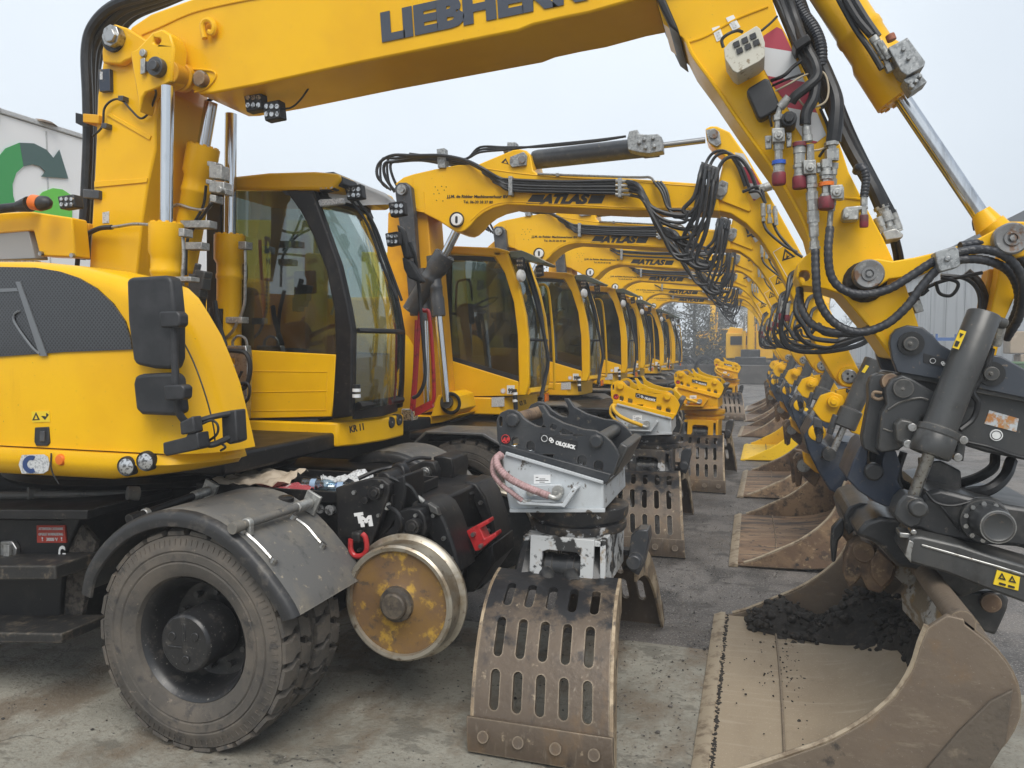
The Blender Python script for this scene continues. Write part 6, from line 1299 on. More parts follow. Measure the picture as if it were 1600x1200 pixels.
def oil_logo(parent, a, b, hpx, Y, m="white_text"):
    """ring badge, double loop and the word OILQUICK along a pixel baseline"""
    A = Vector(a); B = Vector(b); L = (B - A).length; d = (B - A) / L
    def at(t, dy=0): p = A + d * (L * t); return p.x, p.y + dy
    mb = MB(); x, y = at(.105, -hpx * .5); k = mpp(x, y, Y); mb.ring(U(x, y, Y - .002), (0, 1, 0), hpx * .56 * k, hpx * .08 * k, 24, 6)
    mb.obj("ring_emblem", "label_grey", parent)
    mb = MB()
    for q in (-.32, .32):
        x, y = at(.305, -hpx * .5 + q * hpx * .45); x += q * hpx * .35; mb.ring(U(x, y, Y - .002), (0, 1, 0), hpx * .27 * k, hpx * .1 * k, 16, 6)
    mb.obj("loop_emblem", m, parent)
    lettering("OILQUICK", at(.42), at(1.0), hpx * .66, Y, m, parent, bold=.09)
# ------------------------------------------------------------------ the row of smaller excavators behind
def proj(P):
    q = _M.transposed() @ (Vector(P) - EYE); return 800 + FPX * q.x / -q.z, 600 - FPX * q.y / -q.z
def small_excavator(label, number, tag_no):
    YC = 7.7
    r = thing("wheeled_excavator", (-3.0, YC, 0), label, "excavator", "excavators parked in a row")
    # ---- undercarriage
    mb = MB(); mb.box((-3.5, YC, .80), (3.9, .95, .55)); mb.box((-2.4, YC, 1.08), (1.5, 2.0, .08)); mb.cyl((-3.9, YC, 1.05), (-3.9, YC, 1.2), .7, seg=36); mb.cyl((-2.5, YC - 1, .552), (-2.5, YC + 1, .552), .12); ch = mb.obj("chassis", "black", r, bevel=.02)
    dual_wheel(r, (-2.5, YC - 1.25, .552)); dual_wheel(r, (-2.5, YC + .76, .552), False)
    for y in (YC - 1.27, YC + .72):
        mb = MB(); P = [(-3.02, 1.02), (-2.86, 1.17), (-2.3, 1.17), (-1.98, 1.0), (-1.99, .98), (-2.31, 1.145), (-2.85, 1.145), (-3.0, 1.0)]
        mb.xz(P, y, y + .56); mb.obj("mudguard", "fender_plate", r, bevel=.006)
    mb = MB(); mb.xz([(-2.1, .95), (-1.9, .98), (-1.55, .9), (-1.42, .7), (-1.5, .5), (-1.7, .42), (-1.9, .6), (-2.1, .65)], YC - .75, YC - .62); mb.xz([(-2.0, .75), (-1.8, .86), (-1.5, .8), (-1.38, .6), (-1.46, .44), (-1.7, .36)], YC + .6, YC + .75)
    mb.cyl((-1.62, YC - .75, .62), (-1.62, YC + .75, .62), .07); mb.box((-1.75, YC, .78), (.5, 1.1, .3)); mb.obj("rail_gear", "black_oily", r, bevel=.012)
    rail_wheel(r, (-1.62, YC - .90, .40), "black_oily", .27); rail_wheel(r, (-1.62, YC + .72, .40), "black_oily", .27)
    # ---- engine housing on the near side, with name, handrails and vent
    Yh = YC - 1.2
    mb = MB(); mb.xz([(-6.2, 1.2), (-3.45, 1.2), (-3.40, 1.28), (-3.40, 1.95), (-3.46, 2.06), (-3.6, 2.10), (-4.4, 2.12), (-4.6, 2.62), (-6.2, 2.62)], Yh, YC - .3); hd = mb.obj("engine_housing", "yellow", r, bevel=.05, seg=3)
    mb = MB(); mb.xz([(-5.7, 2.2), (-4.42, 2.2), (-4.40, 3.28), (-5.7, 3.36)], YC - .42, YC - .30); mb.obj("side_screen", "screen_yellow", hd, bevel=.01)
    lettering("DE RIDDER", (414, 394), (487, 390), 23, YC - .425, "slate_text", hd, bold=.08); lettering("MACHINEVERHUUR", (416, 413), (496, 411), 9, YC - .425, "slate_text", hd)
    mb = MB()
    for i in range(7):
        for j in range(8): mb.pin(409 + i * 6.5, 442 + j * 6.5, Yh - .004, Yh + .01, 2.0, 8)
    mb.obj("vent_hole", "black_text", hd, smooth=0)
    for pts in ([(406, 375), (408, 420), (412, 480), (410, 510)], [(414, 437), (440, 437), (462, 432)], [(474, 372), (475, 420)]):
        mb = MB(); mb.ptube([(x, y, Yh - .05) for x, y in pts], .016, seg=6); mb.obj("handrail", "red_rail", hd)
    # front apron between post and ground gear
    mb = MB(); mb.prism([(560, 655), (600, 648), (690, 650), (716, 648), (713, 652), (690, 660), (640, 668), (560, 672)], 7.45, 8.0); mb.prism([(684, 618), (700, 612), (714, 618), (718, 640), (706, 650), (690, 650), (672, 652)], 7.4, 7.9, [cpx(697, 629, 7)]); ap = mb.obj("boom_foot", "yellow", r, bevel=.01)
    mb = MB(); mb.pin(697, 629, 7.34, 7.42, 9); mb.obj("pin", "grey_worn", ap); mb = MB(); mb.ring(U(704, 630, 7.38), (0, 1, 0), .1, .018, 24, 6); mb.obj("cable_loop", "black", ap)
    # ---- lower boom and its cylinders
    mb = MB(); mb.prism([(606, 333), (622, 318), (640, 312), (668, 332), (676, 440), (684, 540), (692, 640), (640, 650), (620, 560), (604, 420)], 7.55, 7.95); lb = mb.obj("lower_boom", "yellow_dull", r, bevel=.01)
    mb = MB(); mb.prism([(616, 293), (622, 285), (634, 285), (642, 292), (646, 330), (652, 420), (658, 490), (640, 494), (634, 420), (622, 340)], 7.40, 7.5); lk = mb.obj("adjusting_link", "dark_grey", r, bevel=.012)
    mb = MB(); mb.pin(627, 296, 7.36, 7.42, 8); mb.pin(627, 296, 7.34, 7.37, 4.5, 6); mb.obj("pin", "steel", lk)
    cylinder(r, (713, 362, 7.36), (695, 398, 7.36), (642, 486, 7.36), 7, 17, 14.5, "dark_grey")
    cylinder(r, (698, 628, 7.36), (685, 493, 7.36), (676, 400, 7.36), 6, 11.5, 10, "dark_grey", name="tilt_cylinder")
    cylinder(r, (668, 632, 7.42), (664, 500, 7.42), (658, 420, 7.42), 5.5, 11.5, 10, "dark_grey", name="tilt_cylinder")
    # ---- main boom
    Y0, Y1 = 7.48, 7.90
    bp = [(617, 287), (630, 277), (645, 272), (680, 264), (715, 257.5), (746, 257), (777, 244), (802, 234), (812, 233), (822, 235), (828, 241), (831, 254), (833, 266), (839, 271), (986, 279), (1091, 286.6), (1122, 292), (1124, 330), (1091, 329), (986, 329), (880, 324), (792, 320), (772, 325), (757, 332), (744, 342), (736, 352), (727, 360), (720, 363), (711, 362), (685, 345), (653, 329), (646, 324), (643, 316)]
    mb = MB(); mb.prism(bp, Y0, Y1); bm = mb.obj("main_boom", "yellow", r, bevel=.012)
    mb = MB(); mb.ptube([(645, 279, Y0), (646, 322, Y0), (660, 331, Y0), (664, 326, Y0), (662, 300, Y0)], .006, seg=5); mb.ptube([(750, 262, Y0), (830, 273, Y0), (986, 284, Y0), (1090, 291, Y0)], .006, seg=5); mb.ptube([(735, 345, Y0), (758, 326, Y0), (792, 316, Y0), (880, 319, Y0), (986, 324, Y0), (1090, 324, Y0)], .006, seg=5); mb.obj("weld_seam", "yellow", bm)
    mb = MB(); mb.prism([(797, 245), (818, 237), (823, 243), (822, 258), (800, 261), (796, 256)], Y0 - .03, Y0); lp = mb.obj("locking_plate", "galv", bm, bevel=.004); mb = MB(); mb.pin(815, 249, Y0 - .05, Y0 - .02, 6); mb.pin(799, 251, Y0 - .034, Y0 - .03, 3); mb.obj("pin", "worn_cap", lp)
    mb = MB(); mb.pin(713, 343, Y0 - .05, Y0, 9.5, 28); pn = mb.obj("pin_cap", "white", bm, bevel=.006); mb = MB(); mb.pin(713, 343, Y0 - .02, Y0 + .0, 12, 28); mb.obj("pin_collar", "black", bm); mb = MB(); mb.prism(slot(713, 343, 3.6, 11), Y0 - .055, Y0 - .05); mb.obj("pin_slot", "black_text", pn)
    lettering("J.J.M. de Ridder Machineverhuur BV", (698, 309), (794, 309.5), 4.4, Y0 - .002, "black_text", bm, bold=.04); lettering("Tel. 06-30 38 37 80", (724, 317.5), (770, 318), 4.2, Y0 - .002, "black_text", bm, bold=.02)
    mb = MB()
    rd = random.Random(2)
    for x, y in ((680, 292), (690, 291), (697, 292), (684, 297), (694, 297), (678, 303), (686, 302), (682, 313), (692, 314), (800, 307)): mb.prism([(x - 1, y), (x, y - 1), (x + 1, y), (x, y + 1)], Y0 - .002, Y0)
    mb.obj("print_dot", "black_text", bm, smooth=0)
    mb = MB(); mb.prism([(822, 318), (832, 304), (852, 304), (846, 318)], Y0 - .002, Y0); mb.prism([(918, 318), (924, 305), (946, 305), (940, 318)], Y0 - .002, Y0); mb.obj("name_bar", "black_text", bm, smooth=0)
    lettering("ATLAS", (842, 317.5), (921, 317.5), 13, Y0 - .002, "black_text", bm, bold=.10, shear=.35)
    mb = MB(); mb.prism([(783, 254), (790, 247), (795, 257)], Y0 - .002, Y0, [[(786.5, 254), (790, 250.5), (792.5, 255.4)]]); mb.obj("warning_mark", "black_text", bm, smooth=0)
    # top cylinder, valve, rod and its eye
    mb = MB(); A = U(833, 250, 7.65); B = U(1030, 228, 7.65); d = (B - A).normalized(); L = (B - A).length; k = mpp(930, 240, 7.65)
    mb.rev(A, d, [(13 * k, 0), (14.5 * k, .03), (15 * k, .06), (15 * k, L - .16), (16.5 * k, L - .14), (16.5 * k, L)], 28); tc = mb.obj("stick_cylinder", "dark_grey", r)
    mb = MB(); mb.cyl(B, U(1102, 219, 7.65), 4.6 * k); mb.obj("rod", "chrome_dull", tc)
    mb = MB(); mb.prism([(983, 205), (996, 202), (998, 209), (1012, 210), (1028, 209), (1034, 214), (1036, 236), (1014, 240), (998, 238), (981, 234), (980, 215)], 7.45, 7.6)
    for x, y in ((1006, 217), (1020, 215), (1022, 228), (1008, 230), (998, 222)): mb.pin(x, y, 7.42, 7.45, 3)
    mb.obj("valve_block", "galv", tc, bevel=.008)
    mb = MB(); mb.pcyl((788, 238, 7.6), (806, 228, 7.6), 7); mb.prism([(792, 222), (806, 222), (806, 242), (794, 242)], 7.5, 7.6); mb.obj("valve", "galv", tc, bevel=.006)
    # ---- stick
    Ys0, Ys1 = 7.52, 7.84
    sp = [(1102, 201), (1110, 197), (1120, 197), (1140, 206), (1168, 246), (1216, 330), (1260, 410), (1300, 490), (1330, 555), (1343, 580), (1341, 598), (1330, 606), (1316, 604), (1302, 590), (1284, 560), (1262, 515), (1240, 470), (1226, 440), (1208, 404), (1186, 370), (1165, 349), (1142, 334), (1116, 328), (1116, 314), (1124, 280), (1132, 244), (1112, 228), (1104, 218)]
    mb = MB(); mb.prism(sp, Ys0, Ys1); st = mb.obj("stick", "yellow", r, bevel=.012)
    mb = MB(); mb.prism([(1134, 246), (1148, 238), (1174, 328), (1170, 331), (1122, 312), (1120, 304)], Ys0 - .02, Ys0); mb.obj("gusset", "yellow", st, bevel=.008)
    mb = MB(); mb.prism([(1148, 238), (1162, 240), (1196, 302), (1178, 314), (1170, 300), (1158, 268)], Ys0 - .005, Ys0); mb.obj("warning_film", "chevron", st, smooth=0)
    mb = MB(); mb.prism([(1103, 203), (1116, 200), (1124, 206), (1127, 224), (1120, 229), (1107, 222)], Ys0 - .03, Ys0); lp = mb.obj("locking_plate", "galv", st, bevel=.004); mb = MB(); mb.pin(1115, 209, Ys0 - .05, Ys0 - .03, 7); mb.pin(1120, 222, Ys0 - .035, Ys0 - .03, 3); mb.obj("pin", "worn_cap", lp)
    mb = MB(); mb.prism([(1119, 288), (1128, 281), (1138, 285), (1136, 300), (1127, 312), (1119, 310), (1117, 304)], Ys0 - .05, Ys0 - .01); lp = mb.obj("locking_plate", "galv", st, bevel=.006); mb = MB(); mb.pin(1126, 300, Ys0 - .07, Ys0 - .05, 6); mb.pin(1131, 287, Ys0 - .06, Ys0 - .05, 3.5); mb.obj("pin", "worn_cap", lp)
    # warning triangle in its white frame
    mb = MB(); mb.prism([(1222, 408), (1226, 388), (1243, 401)], Ys0 - .003, Ys0, [[(1225, 404), (1227.4, 393), (1238, 401.5)]]); mb.prism([(1229, 396), (1231, 400), (1235, 399), (1231, 402.5), (1228, 405), (1229, 400)], Ys0 - .003, Ys0); mb.obj("warning_mark", "black_text", st, smooth=0)
    mb = MB()
    for a, b in (((1208, 394), (1229, 381)), ((1208, 394), (1236, 443)), ((1229, 381), (1246, 400))): mb.tube([U(*a, Ys0 - .003), U(*b, Ys0 - .003)], .0035, seg=4, smooth=False)
    mb.obj("decal_border", "white_text", st, smooth=0)
    # tool link: pin caps, grey tool cylinder, rotator, hook
    mb = MB(); mb.pin(1327, 588, Ys0 - .05, Ys0, 11, 32); pc = mb.obj("pin_cap", "steel", st, bevel=.006); mb = MB()
    for a in range(3): x, y = 1327 + 4.5 * math.cos(a * 2.1), 588 + 4.5 * math.sin(a * 2.1); mb.pin(x, y, Ys0 - .055, Ys0 - .05, 2, 8)
    mb.obj("cap_bolt", "black", pc); mb = MB(); mb.pin(1327, 588, Ys0 - .035, Ys0 + .34, 16, 32); mb.obj("boss", "yellow", st)
    mb = MB(); mb.prism([(1270, 640), (1282, 618), (1300, 612), (1316, 618), (1322, 632), (1318, 652), (1310, 664), (1290, 660), (1282, 656)], 7.4, 7.46); qb = mb.obj("coupler_bracket", "yellow", r, bevel=.008)
    mb = MB(); mb.pin(1303, 628, 7.35, 7.41, 9); mb.pin(1303, 628, 7.33, 7.36, 5, 6); mb.obj("pin", "yellow", qb, bevel=.004)
    mb = MB(); mb.prism([(1306, 610), (1330, 606), (1346, 615), (1362, 640), (1368, 662), (1350, 682), (1330, 676), (1316, 650)], 7.5, 7.62); mb.obj("coupler_bracket", "yellow", r, bevel=.008)
    mb = MB(); mb.prism([(1322, 607), (1362, 618), (1362, 624), (1322, 613)], 7.494, 7.5); nb = mb.obj("name_plate", "black_plastic", qb, smooth=0); oil_logo(nb, (1323, 612), (1360, 622), 4, 7.49)
    A = U(1366, 562, 7.38); B = U(1318, 668, 7.34); d = (B - A).normalized(); L = (B - A).length
    mb = MB(); mb.rev(A, d, [(.075, 0), (.08, .006), (.08, L * .72), (.098, L * .74), (.10, L * .98), (.09, L)], 28); cy = mb.obj("tool_cylinder", "grey_worn", r); mb = MB(); mb.cyl(B, U(1302, 704, 7.34), .03); mb.obj("rod", "steel", cy)
    mb = MB(); mb.prism([(1353, 570), (1358, 572), (1351, 583), (1346, 581)], 7.285, 7.29); mb.obj("warning_label", "label_yellow", cy, smooth=0)
    mb = MB(); mb.prism([(1272, 652), (1283, 655), (1288, 676), (1284, 692), (1276, 692), (1270, 672)], 7.4, 7.5); mb.pcyl((1306, 648, 7.32), (1296, 678, 7.32), 5); mb.obj("tool_lug", "dark_grey", r, bevel=.008)
    mb = MB(); mb.prism([(1256, 682), (1270, 656), (1282, 662), (1282, 692), (1296, 700), (1306, 688), (1340, 694), (1352, 700), (1346, 752), (1330, 782), (1296, 766), (1278, 736), (1262, 704)], 7.42, 8.1); mb.obj("rotator", "navy", r, bevel=.015)
    mb = MB(); mb.rev(U(1277, 676, 7.40), (0, 1, 0), [(.001, 0), (.05, 0), (.075, .01), (.075, .04)], 20); mb.obj("guide_roller", "yellow", r)
    mb = MB(); mb.pcyl((1286, 706, 7.4), (1300, 712, 7.4), 10); mb.pin(1296, 710, 7.3, 7.45, 10); mb.obj("rod_eye", "black_oily", r)
    mb = MB(); mb.prism([(1254, 706), (1268, 712), (1296, 724), (1326, 740), (1326, 756), (1300, 748), (1274, 738), (1256, 722)], 7.5, 7.58); mb.obj("coupler_beam", "yellow_dull", r, bevel=.008)
    bk = bucket(r, -.14, 6.98, 9.05, wall="rust", floor="rust_floor", edge="edge_steel")
    mb = MB(); P = [(1239, 716), (1246, 708), (1260, 710), (1270, 728), (1282, 744), (1274, 762), (1262, 752), (1254, 742), (1252, 758), (1244, 762), (1242, 740)]
    mb.prism(P, 7.9, 8.0); e = mb.obj("hinge_ear", "rust", bk, bevel=.012); mb = MB(); mb.prism([(x - 6, y - 6) for x, y in P], 8.3, 8.4); mb.obj("hinge_ear", "rust", bk, bevel=.012)
    mb = MB(); mb.pin(1256, 728, 7.82, 8.4, 10); mb.obj("pin", "steel", e)
    # ---- hoses of the boom: over the top, along the side, and the big drooping loops
    rnd = random.Random(5)
    lines = []
    for i in range(5):
        o = i * 3.1; Y = 7.42 + i * .07
        lines.append(([(606 + o * 1.8, 294 + o, Y + .05), (590 + o * 1.9, 276 + (i % 2) * 8, Y), (592 + o * 1.5, 256 - (i % 2) * 6, Y), (612 + o, 243 + o * .5 + (i % 3) * 3, Y), (646 + o, 243 + o * .6, Y), (690, 243 + o, Y), (726, 250 + o * .9, Y - .02), (752, 262 + o, Y - .06), (780, 278 + o * .8, 7.43), (800, 281 + o * 1.3, 7.43), (880, 284 + o * 1.3, 7.43), (962, 282 + o * 1.6, 7.43)], (.017, .013, .018, .014, .016)[i]))
    for i in range(3):
        lines.append(([(640, 240 + i * 5, 7.5 + i * .05), (690, 246 + i * 2, 7.5), (728, 248, 7.5), (750, 230 + i * 4, 7.5), (790, 230 + i * 2, 7.5), (850, 229 - i, 7.5), (930, 221 - i, 7.5), (978, 213, 7.5)], .012))
    hose_set(r, lines)
    mb = MB()
    for x, y0, y1 in ((797, 275, 305), (968, 278, 308)): mb.prism([(x - 3, y0), (x + 3, y0), (x + 3, y1), (x - 3, y1)], 7.40, 7.48)
    mb.prism([(682, 233), (694, 231), (696, 262), (684, 262)], 7.45, 7.55); mb.prism([(868, 270), (873, 270), (873, 275), (868, 275)], 7.44, 7.48); mb.obj("hose_clamp", "galv", r, bevel=.004)
    mb = MB(); mb.ptube([(840, 272, 7.45), (986, 277, 7.45), (1014, 277, 7.45), (1022, 284, 7.45), (1026, 292, 7.45)], .012, seg=6); mb.obj("pipe", "steel", r)
    for i in range(4): fitting(r, [(962, 283 + i * 7, 7.42), (988, 284 + i * 7, 7.41)], .018, None, 50 + i)
    lp = []
    for i in range(9):
        t = i / 8; x0 = 988 + (i % 4) * 2; y0 = 284 + (i % 4) * 7
        x1 = 1094 + (i % 5) * 6.5; y1 = 264 + (i % 5) * 3 + (i % 3) * 4; yb = 338 + t * 84 + rnd.uniform(-6, 6); xb = 1044 + t * 30 + rnd.uniform(-14, 14)
        Y = 7.38 - rnd.uniform(0, .22)
        lp.append(([(x0 - 8, y0, 7.41), (x0 + 8, y0 + 5, Y + .02), (x0 + 20, y0 + 24, Y), (x0 + 30 + t * 14, (y0 + yb) / 2 + 12, Y), (xb - 6, yb - 5, Y), (xb + 20, yb - 3, Y), (x1 - 26, yb - 13, Y), (x1 - 9, (y1 + yb) / 2 + 5, Y), (x1, y1 + 8, Y + .02), (x1 + 2, y1 - 14, 7.42), (x1 + 14, y1 - 32, 7.44), (x1 + 34, y1 - 34, 7.44), (x1 + 52, y1 - 12, 7.45), (x1 + 64, y1 + 20, 7.46)] if i % 3 == 1 else [(x0 - 8, y0, 7.41), (x0 + 8, y0 + 5, Y + .02), (x0 + 20, y0 + 24, Y), (x0 + 30 + t * 14, (y0 + yb) / 2 + 12, Y), (xb - 6, yb - 5, Y), (xb + 20, yb - 3, Y), (x1 - 26, yb - 13, Y), (x1 - 9, (y1 + yb) / 2 + 5, Y), (x1, y1 + 8, Y + .02), (x1 + 3, y1 - 4, 7.40)], rnd.choice((.015, .018, .021))))
    for i in range(3): lp.append(([(1022 + i * 5, 284, 7.42), (1034 + i * 4, 300, 7.38), (1044 + i * 3, 325 + i * 5, 7.36), (1062, 328 + i * 6, 7.36), (1082, 330 + i * 6, 7.36), (1098, 310, 7.36), (1102, 262, 7.4)], .014))
    hose_set(r, lp)
    mb = MB(); mb.prism([(1096, 252), (1124, 262), (1122, 272), (1094, 262)], 7.3, 7.42)
    for i in range(5): mb.pcyl((1098 + i * 6, 256 + i * 2, 7.3), (1092 + i * 6, 276 + i * 2, 7.3), 2.8)
    mb.obj("hose_clamp", "dark_grey", r, bevel=.006)
    # stick hoses, couplers, low loops in front of the tool
    hs = []
    for i in range(2):
        hs.append(([(1160 + i * 10, 300, 7.44), (1186, 292 + i * 8, 7.42), (1196, 318, 7.42)], .014))
        hs.append(([(1192 + i * 16, 346 + i * 3, 7.44), (1200 + i * 18, 362 + i * 6, 7.42), (1226 + i * 14, 384 + i * 8, 7.42), (1246 + i * 8, 394 + i * 8, 7.42)], .013))
    for i, (xa, ya, yl, xl, xr_, rr_) in enumerate(((1238, 438, 550, 1232, 1345, .022), (1262, 470, 540, 1252, 1350, .019), (1250, 452, 533, 1264, 1352, .022), (1234, 432, 546, 1222, 1340, .018), (1268, 488, 526, 1280, 1350, .016))):
        Y = 7.30 - .07 * (i % 3)
        hs.append(([(xa + 12, ya - 10, 7.52), (xa, ya, Y + .08), (xa - 11 + i * 2, ya + 34, Y), (xl - 12 + i * 3, 518 - i * 3, Y), (xl + 6, yl - 5, Y), (xl + 40, yl + (i % 2) * 4, Y), (xr_ - 36, yl - 3, Y), (xr_, yl - 12 - i, Y + .1), (xr_ + 18, yl - 26, 7.42)], rr_))
    hose_set(r, hs)
    for i in range(3): fitting(r, [(1192 + i * 9, 318 + i * 2, 7.42), (1193 + i * 10, 346 + i * 3, 7.42)], .024, None, 60 + i)
    fitting(r, [(1186, 296, 7.44), (1206, 290, 7.44)], .04, "red_cap", 63); fitting(r, [(1223, 470, 7.3), (1221, 490, 7.3)], .022, "red_cap", 64); fitting(r, [(1231, 474, 7.3), (1230, 492, 7.3)], .022, "red_cap", 65)
    # ---- cab
    Yc0, Yc1 = 8.05, 8.92
    def cp(pts, y0, th, name, m, parent, **k):
        mb = MB(); P = [U(x, y, Yc0) + Vector((0, y0 - Yc0, 0)) for x, y in pts]; mb.poly_extrude(P, (0, th, 0)); return mb.obj(name, m, parent, **k)
    xf = U(812, 618, Yc0).x
    zt = U(760, 619, Yc0).z; zb = U(760, 648, Yc0).z; xr = U(660, 640, Yc0).x; x1 = U(780, 640, Yc0).x
    mb = MB(); mb.poly_extrude([(xr, Yc0 - .01, zb), (x1, Yc0 - .01, zb), (x1 + .16, Yc0 + .12, zb), (x1 + .2, Yc0 + .4, zb), (x1 + .2, Yc1, zb), (xr, Yc1, zb)], (0, 0, zt - zb - .012)); cab = mb.obj("cab", "yellow", r, bevel=.015)
    mb = MB(); mb.box(((xr + x1) / 2, (Yc0 + Yc1) / 2, zt - .006), (x1 - xr - .06, Yc1 - Yc0 - .08, .03)); mb.obj("seam_gap", "black_plastic", cab)
    side = [(646, 558), (668, 552), (810, 596), (811, 618), (716, 620), (646, 621)]
    for y0 in (Yc0 - .012, Yc1 - .02): cp(side, y0, .03, "side_panel", "yellow", cab, bevel=.006)
    pil = [(778, 390), (792, 393), (811, 445), (822, 493), (826, 531), (827, 600), (822, 618), (810, 618), (811, 596), (809, 522), (803, 472), (789, 427), (773, 400), (769, 391)]
    for y0 in (Yc0 - .012, Yc1 - .06): cp(pil, y0, .07, "front_pillar", "yellow", cab, bevel=.012)
    cp([(646, 388), (700, 384), (777, 387), (795, 392), (792, 400), (770, 402), (700, 396), (646, 398)], Yc0 - .012, Yc1 - Yc0 + .024, "roof", "yellow", cab, bevel=.02, seg=3)
    for y0 in (Yc0, Yc1 - .05): cp([(646, 396), (662, 396), (662, 556), (646, 558)], y0, .05, "rear_pillar", "black_plastic", cab)
    gl = [(660, 397), (770, 401), (789, 427), (803, 472), (809, 522), (811, 597), (668, 553), (660, 555)]
    cp(gl, Yc0 + .01, .006, "door_glass", "glass", cab, smooth=0); cp(gl, Yc1 - .03, .006, "door_glass", "glass_clear", cab, smooth=0)
    cp([(784, 575), (800, 545), (811, 545), (811, 597), (782, 588)], Yc0 + .02, .02, "corner_screen", "black_plastic", cab, smooth=0)
    cp([(660, 545), (668, 546), (811, 588), (811, 597), (668, 553), (660, 555)], Yc0 + .002, .008, "glass_edge", "black_plastic", cab, smooth=0); cp([(660, 397), (770, 401), (775, 408), (660, 405)], Yc0 + .002, .008, "glass_edge", "black_plastic", cab, smooth=0)
    outl = [(792, 396), (811, 445), (822, 493), (826, 531), (827, 600), (824, 612)]
    wp = [U(x, y, Yc0) for x, y in outl]; vs = []; fs = []; n = len(wp)
    for k in range(7):
        t = k / 6
        for p in wp: vs.append((p.x - .02 + .06 * math.sin(math.pi * t), Yc0 + .06 + (Yc1 - Yc0 - .1) * t, p.z))
    for k in range(6):
        for i in range(n - 1): fs.append((k * n + i, k * n + i + 1, (k + 1) * n + i + 1, (k + 1) * n + i))
    mb = MB(); mb.add(vs, fs); mb.obj("windshield", "glass_clear", cab, solid=.005)
    for i0, rr in ((0, .025), (3, .015), (5, .04)):
        p = wp[i0]; mb = MB(); mb.tube([(p.x - .01 + .06 * math.sin(math.pi * t / 6), Yc0 + .05 + (Yc1 - Yc0 - .1) * t / 6, p.z) for t in range(7)], rr, seg=6); mb.obj("glazing_bar" if i0 else "header_bar", "black_plastic" if i0 != 5 else "yellow", cab)
    # black wiper arm and cable from roof to foot, oval mirror, lamps, visor flap, grab rail
    mb = MB(); mb.ptube([(816, 405, 8.3), (832, 450, 8.35), (846, 505, 8.4), (856, 560, 8.35), (852, 590, 8.3), (845, 622, 8.15)], .024, seg=6); mb.ptube([(824, 410, 8.5), (842, 470, 8.5), (850, 520, 8.45)], .018, seg=6); mb.obj("wiper", "black_plastic", cab)
    cp([(794, 392), (812, 390), (822, 394), (850, 408), (846, 411), (818, 405), (808, 402), (796, 402)], Yc0 + .05, .5, "visor_flap", "visor_green", cab, bevel=.006)
    mb = MB(); mb.rev(U(812, 431, 7.98), (1, -.3, 0), [(.001, -.02), (.05, -.015), (.07, .01), (.06, .04), (.02, .06)], 20); mb.obj("mirror", "white", cab); work_lamp(cab, 812, 411, 7.98, 6, 10); work_lamp(cab, 842, 423, 8.2, 6, 10)
    mb = MB(); mb.ptube([(842, 445, 8.6), (852, 446, 8.6), (858, 462, 8.6), (864, 530, 8.6), (866, 600, 8.6), (862, 606, 8.6), (856, 606, 8.6)], .016, seg=6); mb.obj("grab_rail", "yellow", cab)
    # interior
    mb = MB(); mb.box((xr + .75, 8.48, zt + .35), (.5, .5, .16)); mb.box((xr + .48, 8.48, zt + .7), (.16, .48, .7), Matrix.Rotation(R(-10), 3, 'Y')); mb.obj("seat", "seat_cloth", cab, bevel=.05)
    mb = MB(); mb.poly_extrude([U(734, 552, 8.4), U(770, 502, 8.4), U(780, 490, 8.4), (U(786, 494, 8.4)), U(784, 502, 8.4), U(752, 548, 8.4)], (0, .14, 0)); mb.poly_extrude([U(764, 488, 8.4), U(786, 486, 8.4), U(787, 502, 8.4), U(768, 498, 8.4)], (0, .2, 0)); mb.box((xr + .8, 8.2, zt + .3), (.5, .1, .3)); mb.poly_extrude([U(785, 522, 8.2), U(806, 522, 8.2), U(808, 544, 8.2), U(786, 542, 8.2)], (0, .2, 0)); mb.obj("console", "seat_cloth", cab, bevel=.02)
    mb = MB(); mb.ring(U(756, 475, 8.5), (-.45, 0, .9), .17, .014); mb.obj("steering_wheel", "black_plastic", cab)
    mb = MB(); mb.ptube([(712, 485, 8.3), (714, 445, 8.3), (722, 438, 8.3), (734, 440, 8.3), (738, 470, 8.3)], .014, seg=6); mb.ptube([(705, 490, 8.3), (760, 487, 8.3)], .016, seg=6); mb.prism([(712, 480), (738, 480), (740, 494), (712, 496)], 8.26, 8.32); mb.obj("lever", "black_plastic", cab)
    mb = MB(); mb.box(((xr + x1) / 2 + .1, 8.48, zt + .02), (x1 - xr - .1, .8, .02)); mb.obj("cab_floor", "seat_cloth", cab)
    # stickers and marker post
    Ys = Yc0 - .016
    mb = MB(); mb.prism([(792, 602), (804, 602), (804, 616), (792, 616)], Ys, Ys + .004); sk = mb.obj("number_plate", "white", cab, smooth=0); lettering(tag_no, (794, 614), (802, 614), 7, Ys - .001, "black_text", sk, bold=.05)
    mb = MB(); mb.pin(786, 611, Ys, Ys + .004, 4.2, 20); sk = mb.obj("round_sticker", "white", cab); mb = MB(); mb.ring(U(786, 611, Ys - .001), (0, 1, 0), .024, .0015, 20, 4); mb.obj("print", "red_decal", sk)
    mb = MB(); mb.prism([(768, 621), (788, 620), (788, 635), (768, 636)], Ys, Ys + .004); sk = mb.obj("data_plate", "label_grey", cab, smooth=0)
    lettering(number, (813, 634), (823, 631), 7, Yc0 + .07, "black_text", cab, bold=.04, shear=.1)
    mb = MB(); mb.pcyl((804, 608, 7.98), (806, 640, 7.98), 3.6); mp = mb.obj("marker_post", "black_plastic", cab)
    for y in (613, 624): mb = MB(); mb.pcyl((804.5, y, 7.98), (805, y + 4, 7.98), 4); mb.obj("reflective_band", "white", mp)
